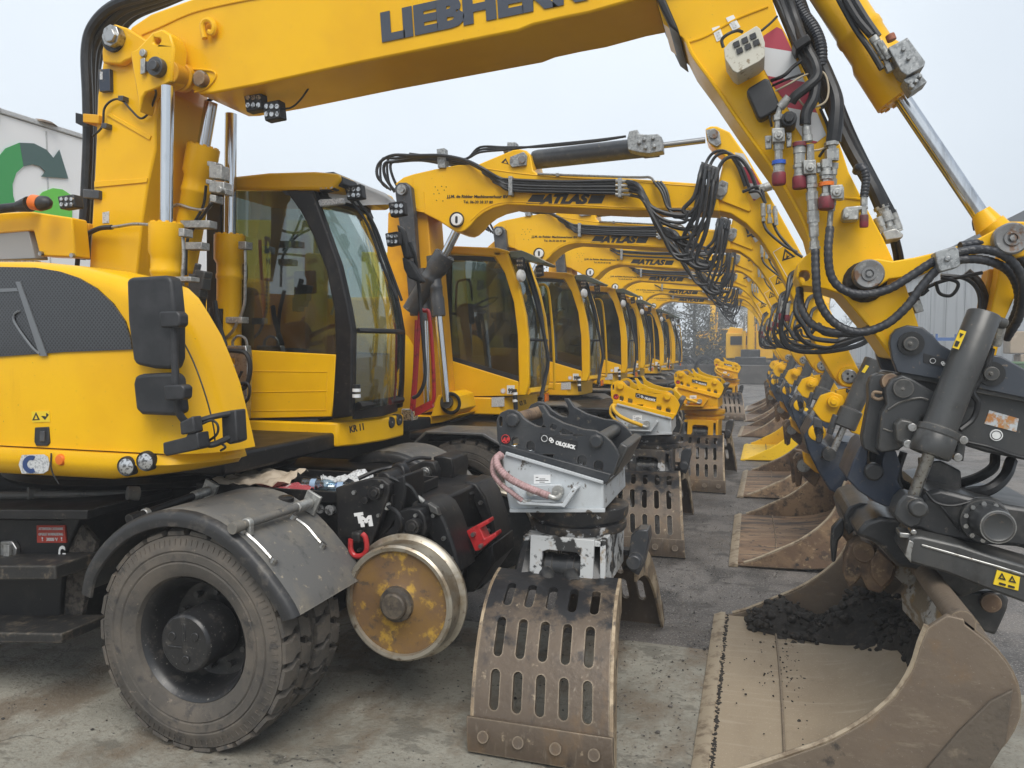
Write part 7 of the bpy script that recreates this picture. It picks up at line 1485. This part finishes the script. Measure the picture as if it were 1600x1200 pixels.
    mb = MB(); mb.prism([(846, 618), (850, 617), (850, 628), (846, 630)], 8.2, 8.3); mb.obj("marker_lamp", "lamp_lens", cab); mb = MB(); mb.prism([(851, 616), (854, 615), (854, 627), (851, 628)], 8.2, 8.3); mb.obj("marker_lamp", "orange", cab)
    return r
make("fender_plate", (0.14, 0.14, 0.14), .45, metal=.3, rvar=.12, layers=[((0.22, 0.20, 0.16), 3, .48, .68, 8), ((0.07, 0.07, 0.07), 8, .55, .75, 8)], edge=((0.28,0.26,0.22),.012,.7))
make("rust_floor", (0.20, 0.125, 0.075), .62, metal=.15, rvar=.12, layers=[((0.30, 0.20, 0.12), 3, .46, .62, 9, (.4, 2, 1)), ((0.06, 0.05, 0.043), 4, .55, .66, 9, (.35, 2.5, 1)), ((0.04, 0.035, 0.03), 16, .63, .70, 9)], bump=(35, .3, .006))
make("chrome_dull", (0.30, 0.30, 0.30), .3, metal=.9); make("screen_yellow", (0.70, 0.62, 0.13), .5); make("red_rail", (0.30, 0.045, 0.035), .45); make("visor_green", (0.20, 0.25, 0.22), .3)
# ------------------------------------------------------------------ sorting grapples standing in front of the machines
def grapple(label):
    """clamshell sorting grapple, jaws wide open towards and away from the camera"""
    YM = 4.35
    r = thing("sorting_grapple", (-1.0, YM, 0), label, "grapple", "sorting grapples standing beside the machines")
    prof = [(4.06, .685), (3.95, .675), (3.81, .635), (3.67, .55), (3.55, .42), (3.455, .27), (3.395, .12), (3.36, .012)]
    P = cr([(0, y, z) for y, z in prof], 8); S = [0.0]
    for a, b in zip(P, P[1:]): S.append(S[-1] + (b - a).length)
    Lt = S[-1]; W = .665; XL = -1.345
    def at(v, s, out=0.0, mir=False):
        s = max(0, min(Lt, s)); i = 0
        while i < len(S) - 2 and S[i + 1] < s: i += 1
        t = (s - S[i]) / (S[i + 1] - S[i]); p = P[i].lerp(P[i + 1], t); d = (P[i + 1] - P[i]).normalized(); nrm = Vector((0, d.z, -d.y))
        q = p + nrm * out; x = XL + v * W + .09 * s / Lt
        return Vector((x, 2 * YM - q.y if mir else q.y, q.z))
    def s_for(py):
        best = min(range(200), key=lambda i: abs(proj(at(.5, Lt * i / 199))[1] - py)); return Lt * best / 199
    rows = [(938, 34), (1004, 62), (1088, 66)]
    slots = []
    for j, (cy, h) in enumerate(rows):
        s0, s1 = s_for(cy - h / 2), s_for(cy + h / 2)
        for i in range(5): slots.append(((.155 + i * .172) + (0.012 if j == 0 else 0), (s0 + s1) / 2, .047 / W * 1.0, s1 - s0))
    tip_s = s_for(1134)
    def shell(mir):
        v2 = []; ed = []; 
        def loop(pts):
            n = len(v2); v2.extend([Vector(p) for p in pts]); ed.extend([(n + i, n + (i + 1) % len(pts)) for i in range(len(pts))])
        m = 26; loop([(0, Lt * i / m) for i in range(m)] + [(W * i / 8, Lt) for i in range(8)] + [(W, Lt * (m - i) / m) for i in range(m)] + [(W * (8 - i) / 8, 0) for i in range(8)])
        holes = []
        for cx, cs, w_, h_ in slots:
            rr = w_ * W / 2; h = []
            for i in range(7): a = math.pi * i / 6; h.append((cx * W + rr * math.cos(a), cs + (h_ / 2 - rr) + rr * math.sin(a)))
            for i in range(7): a = math.pi + math.pi * i / 6; h.append((cx * W + rr * math.cos(a), cs - (h_ / 2 - rr) + rr * math.sin(a)))
            holes.append(h); loop(h)
        def inside(p, poly):
            c = False; n = len(poly)
            for i in range(n):
                a, b = poly[i], poly[i - 1]
                if (a[1] > p[1]) != (b[1] > p[1]) and p[0] < (b[0] - a[0]) * (p[1] - a[1]) / (b[1] - a[1]) + a[0]: c = not c
            return c
        for i in range(1, 14):
            for j in range(1, 26):
                p = (W * i / 14, Lt * j / 26)
                if not any(abs(p[0] - cx * W) < w_ * W * .75 and abs(p[1] - cs) < h_ * .6 for cx, cs, w_, h_ in slots): v2.append(Vector(p))
        vo, _, fo, _, _, _ = delaunay_2d_cdt(v2, ed, [], 0, 1e-5)
        fs = []
        for f in fo:
            c = sum((vo[i] for i in f), Vector((0, 0))) / len(f)
            if not (0 < c.x < W and 0 < c.y < Lt): continue
            if any(inside(c, h) for h in holes): continue
            fs.append(tuple(f))
        mb = MB(); mb.add([at(p.x / W, p.y, 0, mir) for p in vo], fs); o = mb.obj("jaw", "rust_claw", r, solid=.028, smooth=45); return o
    for mir in (False, True):
        jw = shell(mir)
        sg = -1 if mir else 1
        # side plates: deep at the shoulder, narrowing to the tip
        for v in (0.0, 1.0):
            pts = []
            n = 16
            for i in range(n + 1): pts.append((Lt * i / n, .016))
            for i in range(n, -1, -1):
                t = i / n; pts.append((Lt * t, -(.13 * (1 - t) ** .7 + .045)))
            mb = MB(); A = [at(v, s, o_, mir) for s, o_ in pts]; x = .0 if v == 0 else 0.0
            A = [p + Vector((-.015 if v == 0 else .0, 0, 0)) for p in A]; m_ = len(A); B = [p + Vector((.018, 0, 0)) for p in A]
            fs = [(i, i + 1, 2 * n - i, 2 * n + 1 - i) for i in range(n)]; off = m_
            fs2 = [tuple(a + off for a in f) for f in fs]; sd = [(i, (i + 1) % m_, (i + 1) % m_ + off, i + off) for i in range(m_)]
            mb.add(A + B, fs + fs2 + sd); mb.obj("side_plate", "claw_edge", jw, bevel=.003)
        # wear lip with bolts
        n = 6; vs = []; fs = []
        for i in range(n + 1):
            s = tip_s + (Lt - tip_s) * i / n
            for v, o_ in ((-.03, .016), (-.03, .052 - .03 * (i / n) ** 2), (1.03, .052 - .03 * (i / n) ** 2), (1.03, .016)): vs.append(at(v, s, o_, mir))
        for i in range(n):
            for k in range(4): fs.append((i * 4 + k, i * 4 + (k + 1) % 4, (i + 1) * 4 + (k + 1) % 4, (i + 1) * 4 + k))
        fs += [(0, 1, 2, 3), (n * 4, n * 4 + 1, n * 4 + 2, n * 4 + 3)]
        mb = MB(); mb.add(vs, fs); lip = mb.obj("cutting_lip", "rust_claw", jw, bevel=.004, smooth=40)
        mb = MB()
        for v in (.1, .36, .63, .9):
            p = at(v, (tip_s + Lt) / 2, .045, mir); q = at(v, (tip_s + Lt) / 2, .056, mir); mb.cyl(p, q, .028, seg=20)
        mb.obj("bolt", "rust_claw", lip)
        # hinge arms, black collar at the shoulder
        mb = MB()
        for v in (.2, .8): 
            p = at(v, .02, -.05, mir); q = Vector((p.x, YM - sg * .12, .80)); mb.tube([p, (p + q) / 2 + Vector((0, 0, .02)), q], .06, seg=10, n=3)
        mb.obj("jaw_arm", "black_oily", jw)
    # body between the jaws, with the grab cylinder in its window
    mb = MB(); mb.prism([(829, 836), (928, 844), (926, 918), (826, 912)], 4.02, 4.05, [[(847, 862), (856, 859), (900, 864), (907, 870), (906, 900), (898, 908), (856, 906), (846, 895)]]); bd = mb.obj("body", "claw_white", r, bevel=.004)
    c0, c1 = U(829, 838, 4.02), U(926, 912, 4.02)
    mb = MB(); mb.box((c0.x + .014, YM, (c0.z + c1.z) / 2 - .02), (.028, .58, c0.z - c1.z)); mb.box((c1.x + .05, YM, (c0.z + c1.z) / 2 - .02), (.03, .62, c0.z - c1.z + .05)); mb.box(((c0.x + c1.x) / 2, YM, c0.z - .02), (c1.x - c0.x + .1, .62, .03)); mb.box(((c0.x + c1.x) / 2, YM + .31, (c0.z + c1.z) / 2), (c1.x - c0.x, .03, c0.z - c1.z)); mb.obj("body_side", "claw_white", bd, bevel=.004)
    mb = MB(); mb.pcyl((838, 882, 4.12), (922, 888, 4.12), 19); mb.pcyl((856, 884, 4.12), (866, 885, 4.12), 22); mb.pcyl((890, 886, 4.12), (900, 887, 4.12), 22); mb.pcyl((852, 892, 4.06), (858, 912, 4.0), 12, 14); mb.pcyl((892, 895, 4.06), (896, 914, 4.0), 12, 14); mb.obj("grab_cylinder", "black_oily", bd)
    cx, cz = (c0.x + c1.x) / 2 + .02, c0.z
    mb = MB(); mb.rev((cx, YM, cz - .005), (0, 0, 1), [(.27, 0), (.28, .015), (.28, .05), (.25, .055), (.25, .07), (.28, .075), (.29, .10), (.29, .14)], 48); mb.obj("turntable", "claw_black", r)
    # far jaw link at the right
    mb = MB(); mb.prism([(986, 836), (997, 828), (1012, 828), (1014, 844), (1005, 884), (998, 900), (984, 892), (982, 870)], 4.45, 4.6); mb.pin(990, 880, 4.38, 4.46, 12); mb.obj("jaw_link", "dark_grey", r, bevel=.008)
    # grey motor housing with guard lip, hoses and note
    Yn = 3.98
    hs = [(784, 716), (790, 708), (942, 755), (944, 798), (796, 798), (788, 757)]
    mb = MB(); mb.prism(hs, Yn, 4.70); hg = mb.obj("motor_housing", "grey_paint", r, bevel=.01)
    mb = MB(); mb.prism([(790, 706), (942, 752), (942, 757), (789, 711)], Yn - .02, Yn); mb.prism([(796, 795), (945, 795), (945, 801), (796, 801)], Yn - .02, Yn); mb.obj("housing_flange", "grey_paint", hg, bevel=.003)
    mb = MB(); mb.prism([(795, 762), (799, 762), (812, 784), (878, 788), (896, 760), (902, 764), (882, 794), (876, 792), (812, 789), (808, 786)], Yn - .09, Yn); mb.obj("hose_guard", "grey_paint", hg, bevel=.004)
    mb = MB(); mb.prism([(820, 768), (828, 758), (876, 757), (880, 764), (880, 772), (874, 776), (828, 776)], Yn - .03, Yn); mb.pin(836, 765, Yn - .04, Yn - .03, 3); mb.obj("port_plate", "grey_paint", hg, bevel=.006)
    mb = MB(); mb.prism([(834, 742), (860, 742), (860, 755), (834, 756)], Yn - .004, Yn); nt_ = mb.obj("paper_label", "white", hg, smooth=0); 
    for y_, xa_, xb_ in ((746, 837, 841), (748.5, 843, 852), (751, 837, 857), (753.5, 843, 851)):
        mb = MB(); mb.prism([(xa_, y_ - .6), (xb_, y_ - .6), (xb_, y_ + .4), (xa_, y_ + .4)], Yn - .0045, Yn - .004); mb.obj("print", "black_text", nt_, smooth=0)
    for pts, rr in (([(784, 712, 3.95), (776, 716, 3.9), (779, 730, 3.87), (794, 746, 3.86), (820, 760, 3.86), (845, 770, 3.87), (858, 775, 3.9)], .020), ([(782, 708, 4.0), (772, 718, 3.93), (770, 738, 3.9), (782, 756, 3.88), (800, 770, 3.88), (816, 782, 3.9)], .014)):
        mb = MB(); mb.ptube(pts, rr, seg=10, groove=.014); mb.obj("hose", "hose_pink", r)
    mb = MB(); mb.ptube([(856, 774, 3.89), (866, 778, 3.89), (874, 776, 3.92), (874, 770, 3.95)], .014, seg=10); mb.pin(871, 768, Yn - .05, Yn - .02, 9); mb.ptube([(814, 780, 3.9), (822, 785, 3.9), (828, 782, 3.93)], .010, seg=8); mb.pin(828, 770, Yn - .04, Yn - .02, 6); mb.obj("hose_end", "zinc", r)
    # coupler plates
    plate = [(776, 672), (776, 655), (782, 645), (793, 640), (804, 641), (812, 646), (818, 654), (830, 662), (838, 666), (846, 667), (849, 660), (846, 645), (840, 634), (848, 634), (858, 649), (880, 661), (912, 671), (930, 673), (942, 679), (954, 690), (964, 704), (968, 714), (962, 732), (957, 744), (946, 752), (940, 744), (782, 697), (777, 688)]
    holes = [slot(782.5, 659, 4.5, 16), cpx(864.5, 667.5, 5, 12), [(874, 675), (880, 670), (896, 677), (894, 680), (876, 679)], slot(805, 691, 12, 18), slot(829, 699, 13, 20), slot(909, 721, 14, 20), slot(935, 729, 14, 20)]
    mb = MB(); mb.prism(plate, 4.02, 4.055, holes); pl = mb.obj("coupler_plate", "slate_black", r, bevel=.003)
    mb = MB(); mb.poly_extrude([U(x, y, 4.02) + Vector((0, .6, 0)) for x, y in plate], (0, .035, 0)); mb.obj("coupler_plate", "slate_black", r, bevel=.003)
    mb = MB(); mb.prism([(782, 694), (955, 741), (949, 755), (940, 757), (784, 709), (779, 702)], 3.99, 4.03); mb.obj("coupler_rail", "slate_black", r, bevel=.004)
    for x, y in ((800, 657), (931, 690)):
        mb = MB(); mb.pin(x, y, 4.0, 4.02, 11.5, 8); mb.pin(x, y, 3.985, 4.0, 9, 24); pn = mb.obj("pin_cap", "slate_black", pl, bevel=.003); mb = MB(); mb.pin(x, y, 4.03, 4.66, 10.5); mb.obj("pin", "rust" if x < 850 else "grey_worn", pl)
    mb = MB()
    for x, y in ((802, 699), (812, 701), (826, 707), (834, 709), (905, 729), (916, 732), (932, 738), (941, 740)): mb.prism([(x - 3.5, y - 4), (x + 3.5, y - 3), (x + 3.5, y + 3), (x - 3.5, y + 2)], 4.03, 4.1)
    mb.obj("coupling_nipple", "chrome", pl, bevel=.004)
    mb = MB(); p = U(968, 712, 4.05); mb.box(p + Vector((-.02, .32, -.03)), (.05, .52, .18), Matrix.Rotation(R(25), 3, 'Y')); mb.obj("hook_beam", "grey_worn", pl, bevel=.01)
    mb = MB(); q = [(784, 712), (948, 758), (940, 740), (786, 694)]; mb.poly_extrude([U(x, y, 4.06) for x, y in q], (0, .55, 0)); mb.obj("coupler_base", "black_oily", pl)
    mb = MB(); mb.prism([(844, 676), (902, 690), (901, 702), (843, 688)], 4.016, 4.02); nb = mb.obj("name_plate", "black_plastic", pl, smooth=0); oil_logo(nb, (845, 688), (899, 702), 8.5, 4.012)
    mb = MB(); mb.pin(790, 686, 4.016, 4.02, 8, 24); dk = mb.obj("round_sticker", "black_plastic", pl); lettering("AP", (784, 690), (796, 691), 7, 4.013, "red_logo", dk, bold=.06, shear=.2)
    mb = MB(); mb.ring(U(790, 686, 4.014), (0, 1, 0), .023, .0022, 24, 4); mb.obj("print", "red_logo", dk)
    return r
make("slate_black", (0.026, 0.029, 0.034), .40, coat=.1, rvar=.1, layers=[((0.05, 0.052, 0.055), 6, .48, .75, 8), ((0.15, 0.13, 0.10), 26, .69, .82, 6)], bump=(25, .08, .004), edge=((0.13,0.12,0.105),.010,.8))
make("claw_edge", (0.22, 0.16, 0.10), .6, metal=.1, layers=[((0.42, 0.33, 0.22), 7, .46, .62, 9), ((0.09, 0.07, 0.055), 10, .55, .7, 9), ((0.03, 0.03, 0.03), 4, .62, .72, 9)], bump=(30, .4, .006), edge=((0.45,0.36,0.24),.012,.8))
make("red_logo", (0.62, 0.04, 0.04), .5)
# ------------------------------------------------------------------ machines across the yard and the litter on the tray
def far_excavators():
    def far(x, y, label, s=1.0, face=1):
        r = thing("far_excavator", (x, y, 0), label, "excavator", "excavators across the yard")
        def B(name, m, c, sz, **k):
            mb = MB(); mb.box((x + c[0] * face, y + c[1], c[2]), sz); return mb.obj(name, m, r, bevel=.05, **k)
        B("chassis", "black", (0, 0, .75), (2.4, 4.2, .6)); 
        for wx in (-1, 1):
            for wy in (-1.4, 1.4):
                mb = MB(); mb.rev((x + wx * 1.0 - .25, y + wy, .55), (1, 0, 0), [(.3, 0), (.52, .02), (.55, .08), (.55, .42), (.52, .48), (.3, .5)], 28); mb.obj("wheel", "tyre", r)
        b = B("body", "yellow", (-.55, .3, 1.95), (1.5, 3.0, 1.5))
        mb = MB(); mb.box((x - .55 * face, y - 1.22, 2.25), (1.0, .06, .5)); mb.obj("vent", "black", b)
        mb = MB(); mb.xz([(x - 1.28, 2.68), (x - .2, 2.68), (x - .3, 2.95), (x - 1.1, 3.05)], y - .9, y + 1.2); mb.obj("hood", "yellow", b, bevel=.05)
        c = B("cab", "yellow", (.85, -.5, 1.55), (.95, 1.6, .7))
        mb = MB(); mb.box((x + .85 * face, y - .5, 2.5), (.90, 1.55, 1.2)); g = mb.obj("cab_glass", "glass_dark", c)
        mb = MB()
        for px_ in (.40, 1.30):
            for py_ in (-1.28, .28): mb.box((x + px_ * face, y + py_, 2.5), (.09, .09, 1.25))
        mb.box((x + .85 * face, y - .5, 3.14), (1.0, 1.65, .1)); mb.obj("cab_frame", "yellow", c, bevel=.02)
        mb = MB(); mb.box((x + .1, y - 1.6, 3.1), (.42, .5, 3.0), Matrix.Rotation(R(-8), 3, 'X')); bm = mb.obj("boom", "yellow", r, bevel=.04)
        mb = MB(); mb.box((x + .1, y - 3.2, 4.2), (.36, 3.0, .5), Matrix.Rotation(R(-14), 3, 'X')); mb.obj("upper_boom", "yellow", r, bevel=.04)
        mb = MB(); mb.box((x + .1, y - 4.5, 3.0), (.32, .45, 2.7), Matrix.Rotation(R(6), 3, 'X')); mb.obj("stick", "yellow", r, bevel=.04)
        for dx in (-.28, .48):
            mb = MB(); mb.cyl((x + dx, y - 1.9, 1.6), (x + dx, y - 2.0, 2.8), .11); q = mb.obj("lift_cylinder", "yellow", bm); mb = MB(); mb.cyl((x + dx, y - 2.0, 2.8), (x + dx, y - 2.1, 3.7), .05); mb.obj("rod", "chrome", q)
        for i in range(3):
            mb = MB(); mb.tube([(x + .2 + i * .06, y - 2.0, 4.4), (x + .3 + i * .1, y - 3.0, 4.9), (x + .3, y - 4.2, 4.2), (x + .25, y - 4.7, 3.0)], .03, seg=6); mb.obj("hose", "hose", r)
        mb = MB(); mb.box((x + .1, y - 4.5, 1.5), (1.0, .7, .5)); mb.box((x + .1, y - 4.5, 1.1), (1.6, .9, .5)); mb.obj("tool_head", "black_oily", r, bevel=.05)
        return r
    far(-.30, 48, "far yellow excavator facing the camera behind the dark yard wall")
    far(3.6, 50, "second far yellow excavator at the right, half hidden by the sticks")
    far(.9, 58, "far yellow excavator deep in the mist between the other two far machines")
    far(-2.9, 60, "faintest far yellow excavator in the mist at the left, before the trees")
    # a few grabs and hose reels lying along the undergrowth
    rnd = random.Random(9)
    for i, (x, y, lab) in enumerate(((-5.0, 40, "black hose reel on the ground left of the yard wall"), (-3.6, 42, "second black hose bundle just left of the yard wall"), (-2.4, 40.5, "small hose bundle touching the left end of the yard wall"))):
        r = thing("hose_bundle", (x, y, 0), lab, "hose bundle", "hose bundles beside the yard wall")
        mb = MB()
        for j in range(5): mb.ring((x + rnd.uniform(-.2, .2), y + rnd.uniform(-.2, .2), .75 + rnd.uniform(-.1, .2)), (rnd.uniform(-.3, .3), 1, rnd.uniform(-.2, .2)), .62 - rnd.uniform(0, .2), .035, 22, 6)
        mb.obj("hose", "hose", r); mb = MB(); mb.box((x, y, .25), (1.0, .6, .5)); mb.obj("base", "black_oily", r, bevel=.05)

def grit():
    rnd = random.Random(21); mb = MB()
    ico = [(0, 0, 1), (.9, 0, .2), (.2, .9, .1), (-.8, .3, .15), (-.4, -.85, .2), (.5, -.7, .1), (0, 0, -.6)]; tri = [(0, 1, 2), (0, 2, 3), (0, 3, 4), (0, 4, 5), (0, 5, 1), (6, 2, 1), (6, 3, 2), (6, 4, 3), (6, 5, 4), (6, 1, 5)]
    for i in range(5200):
        y = 2.9 + abs(rnd.gauss(0, 1)) * 4.2; x = rnd.uniform(-3.9, 1.2) if rnd.random() < .7 else rnd.gauss(-.4, .5)
        s = rnd.uniform(.0025, .0075) * (1 if rnd.random() < .96 else 2.2); a = rnd.random() * 6.28; ca, sa = math.cos(a), math.sin(a)
        mb.add([(x + (p[0] * ca - p[1] * sa) * s * rnd.uniform(.8, 1.4), y + (p[0] * sa + p[1] * ca) * s, .004 + s * .4 + p[2] * s * .7) for p in ico], tri)
    tag(mb.obj("grit", "pebble", smooth=0), "loose grit and crumbs scattered over the yard surface", "grit", kind='stuff')
make("pebble", (0.10, 0.09, 0.08), .9, layers=[((0.22, 0.2, 0.17), 30, .45, .55, 3), ((0.03, 0.028, 0.026), 17, .5, .6, 3)])
def litter():
    z = 1.112
    def bottle(p, ang, lab):
        r = thing("water_bottle", p, lab, "bottle", "plastic bottles on the tray")
        d = Vector((math.cos(ang), math.sin(ang), 0)); o = Vector(p) + Vector((0, 0, .036))
        mb = MB(); mb.rev(o, d, [(.03, 0), (.035, .006), (.035, .03), (.032, .04), (.035, .05), (.035, .09), (.031, .11), (.035, .13), (.033, .16), (.02, .195), (.014, .205), (.014, .22)], 20); b = mb.obj("bottle_body", "pet", r)
        mb = MB(); mb.rev(o, d, [(.0355, .055), (.0355, .088)], 20, caps=False); mb.obj("label_band", "bottle_band", b)
        mb = MB(); mb.rev(o + d * .205, d, [(.016, 0), (.016, .022)], 16); mb.obj("cap", "blue_cap", b)
    bottle((-2.28, 3.78, z), R(20), "clear water bottle with blue cap nearest the rail gear on the tray"); bottle((-2.48, 3.84, z), R(8), "clear plastic bottle lying left of the blue-capped bottle on the tray")
    rnd = random.Random(6)
    def sheet_obj(name, c, sx_, sy, m, lab, cat, amp=.03, rz=0):
        n = 14; vs = []; fs = []; rot = Matrix.Rotation(rz, 3, 'Z'); sd = Vector((rnd.random() * 9, rnd.random() * 9, 0))
        for i in range(n):
            for j in range(n):
                u, v = i / (n - 1) - .5, j / (n - 1) - .5
                h = abs(mnoise.noise(Vector((u * 3, v * 3, 0)) + sd)) * amp + abs(mnoise.noise(Vector((u * 8, v * 8, 2)) + sd)) * amp * .5
                e = 1 + .15 * mnoise.noise(Vector((u * 4, v * 4, 5)) + sd)
                p = rot @ Vector((u * sx_ * e, v * sy * e, 0)); vs.append(Vector(c) + p + Vector((0, 0, h + .004)))
        for i in range(n - 1):
            for j in range(n - 1): fs.append((i * n + j, i * n + j + 1, (i + 1) * n + j + 1, (i + 1) * n + j))
        mb = MB(); mb.add(vs, fs); tag(mb.obj(name, m, solid=.004, smooth=60), lab, cat)
    sheet_obj("cardboard", (-2.80, 3.92, z + .02), .42, .40, "cardboard", "crumpled tan cardboard sheet on the black tray", "cardboard", .08, .3)
    sheet_obj("cloth", (-2.55, 3.80, z), .34, .2, "rag_red", "dirty red cloth between the cardboard and the bottles", "cloth", .06, .1)
    sheet_obj("plastic_bag", (-2.30, 4.05, z), .3, .25, "label_grey", "crumpled clear plastic bag behind the bottles on the tray", "bag", .10, .6)
make("bottle_band", (0.25, 0.36, 0.5), .4); make_glass("glass_dark", (0.12, 0.15, 0.15))
# ------------------------------------------------------------------ misty air
def haze():
    m = bpy.data.materials.new("haze_air"); m.use_nodes = True; t = m.node_tree; t.nodes.clear()
    o = t.nodes.new("ShaderNodeOutputMaterial"); v = t.nodes.new("ShaderNodeVolumePrincipled")
    v.inputs["Color"].default_value = (0.97, 0.985, 1.0, 1); v.inputs["Density"].default_value = 0.0056; v.inputs["Anisotropy"].default_value = 0.2
    t.links.new(v.outputs[0], o.inputs["Volume"]); MAT["haze_air"] = m
    mb = MB(); mb.box((2, 44, 5.0), (90, 108, 12.0)); h = mb.obj("haze", "haze_air", smooth=0); tag(h, kind='stuff', label="thin pale mist filling the yard", cat="mist")
# ------------------------------------------------------------------ put the yard together
big_excavator()
PITCHY = 3.36
m0 = small_excavator("second excavator in the row, KR 10 on its cab, right behind the largest machine", "KR 10", "99")
def swap(root, names, mat):
    for n in names:
        for o in parts_named(root, n):
            for s in o.material_slots: s.link = 'OBJECT'; s.material = MAT[mat]
rowlab = ["third excavator in the row, number 98 on its cab beside the KR 10 cab",
          "yellow excavator fourth in the row, with a bright yellow bucket on the ground",
          "yellow excavator fifth in the row, its cab mostly hidden by the fourth cab",
          "yellow excavator sixth in the row, just in front of the hindmost one",
          "hindmost yellow excavator of the row, its cab seen against the misty trees"]
for k, lab in enumerate(rowlab, 1):
    c = copy_tree(m0); rnd = random.Random(40 + k)
    c.location = m0.location + Vector((rnd.uniform(-.12, .12), PITCHY * k + rnd.uniform(-.12, .12), 0)); c.rotation_euler.z = R(rnd.uniform(-1.8, 1.8)); c.scale = (rnd.uniform(.98, 1.02), 1, rnd.uniform(.98, 1.03))
    if k >= 2:
        loops = [o for o in parts_named(c, "hose") if o.parent is c]
        for o in loops:
            if rnd.random() < .28: bpy.data.objects.remove(o)
    for o in parts_named(c, "hose"):        # every hose loop hangs a little differently
        zs = [v.co.z for v in o.data.vertices]
        if 2.6 < min(zs) < 3.3 and max(zs) > 3.5:
            sc = rnd.uniform(.80, 1.12); o.scale.z = sc; o.location.z = 3.62 * (1 - sc); o.location.x = rnd.uniform(-.05, .05); c["label"] = lab
    for o in parts_named(c, "number_plate"):
        for ch in list(o.children): bpy.data.objects.remove(ch)
        if k == 1: t98 = lettering("98", (794, 614), (802, 614), 7, 8.05 - .017, "black_text", parts_named(m0, "number_plate")[0], bold=.05); t98.parent = o
    for o in parts_named(c, "cab"):
        for ch in [q for q in o.children if q.name.startswith("lettering")]: bpy.data.objects.remove(ch)
    if k == 2: swap(c, ["bucket", "side_cheek", "floor_plate", "cutting_edge", "cheek_rim", "top_beam"], "yellow_bright")
    if k >= 3: swap(c, ["engine_housing"], "yellow_dull")
g0 = grapple("sorting grapple nearest the camera, with black coupler head, grey motor housing and rusty slotted jaws")
glab = ["second sorting grapple, yellow coupler head leaning on a grey motor housing", "third sorting grapple, all yellow head and rotator above brown slotted jaws", "hindmost sorting grapple, half hidden behind the third one"]
gpos = [(G(1062, 876) - G(955, 1222)), (G(1139, 773) - G(955, 1222)), (G(1160, 658) - G(955, 1222))]
for k, lab in enumerate(glab):
    c = copy_tree(g0); c.location = g0.location + Vector((gpos[k].x, gpos[k].y, 0)); c["label"] = lab; c.rotation_euler.z = R((2, -3, 4)[k])
    swap(c, ["coupler_plate", "coupler_rail", "pin_cap"], "yellow"); swap(c, ["hose"], "hose_yellow")
    if k >= 1: swap(c, ["motor_housing", "housing_flange", "hose_guard", "port_plate", "turntable", "body", "body_side"], "yellow_dull")
    else: swap(c, ["body", "body_side"], "claw_black")
far_excavators()
litter()
grit()
haze()
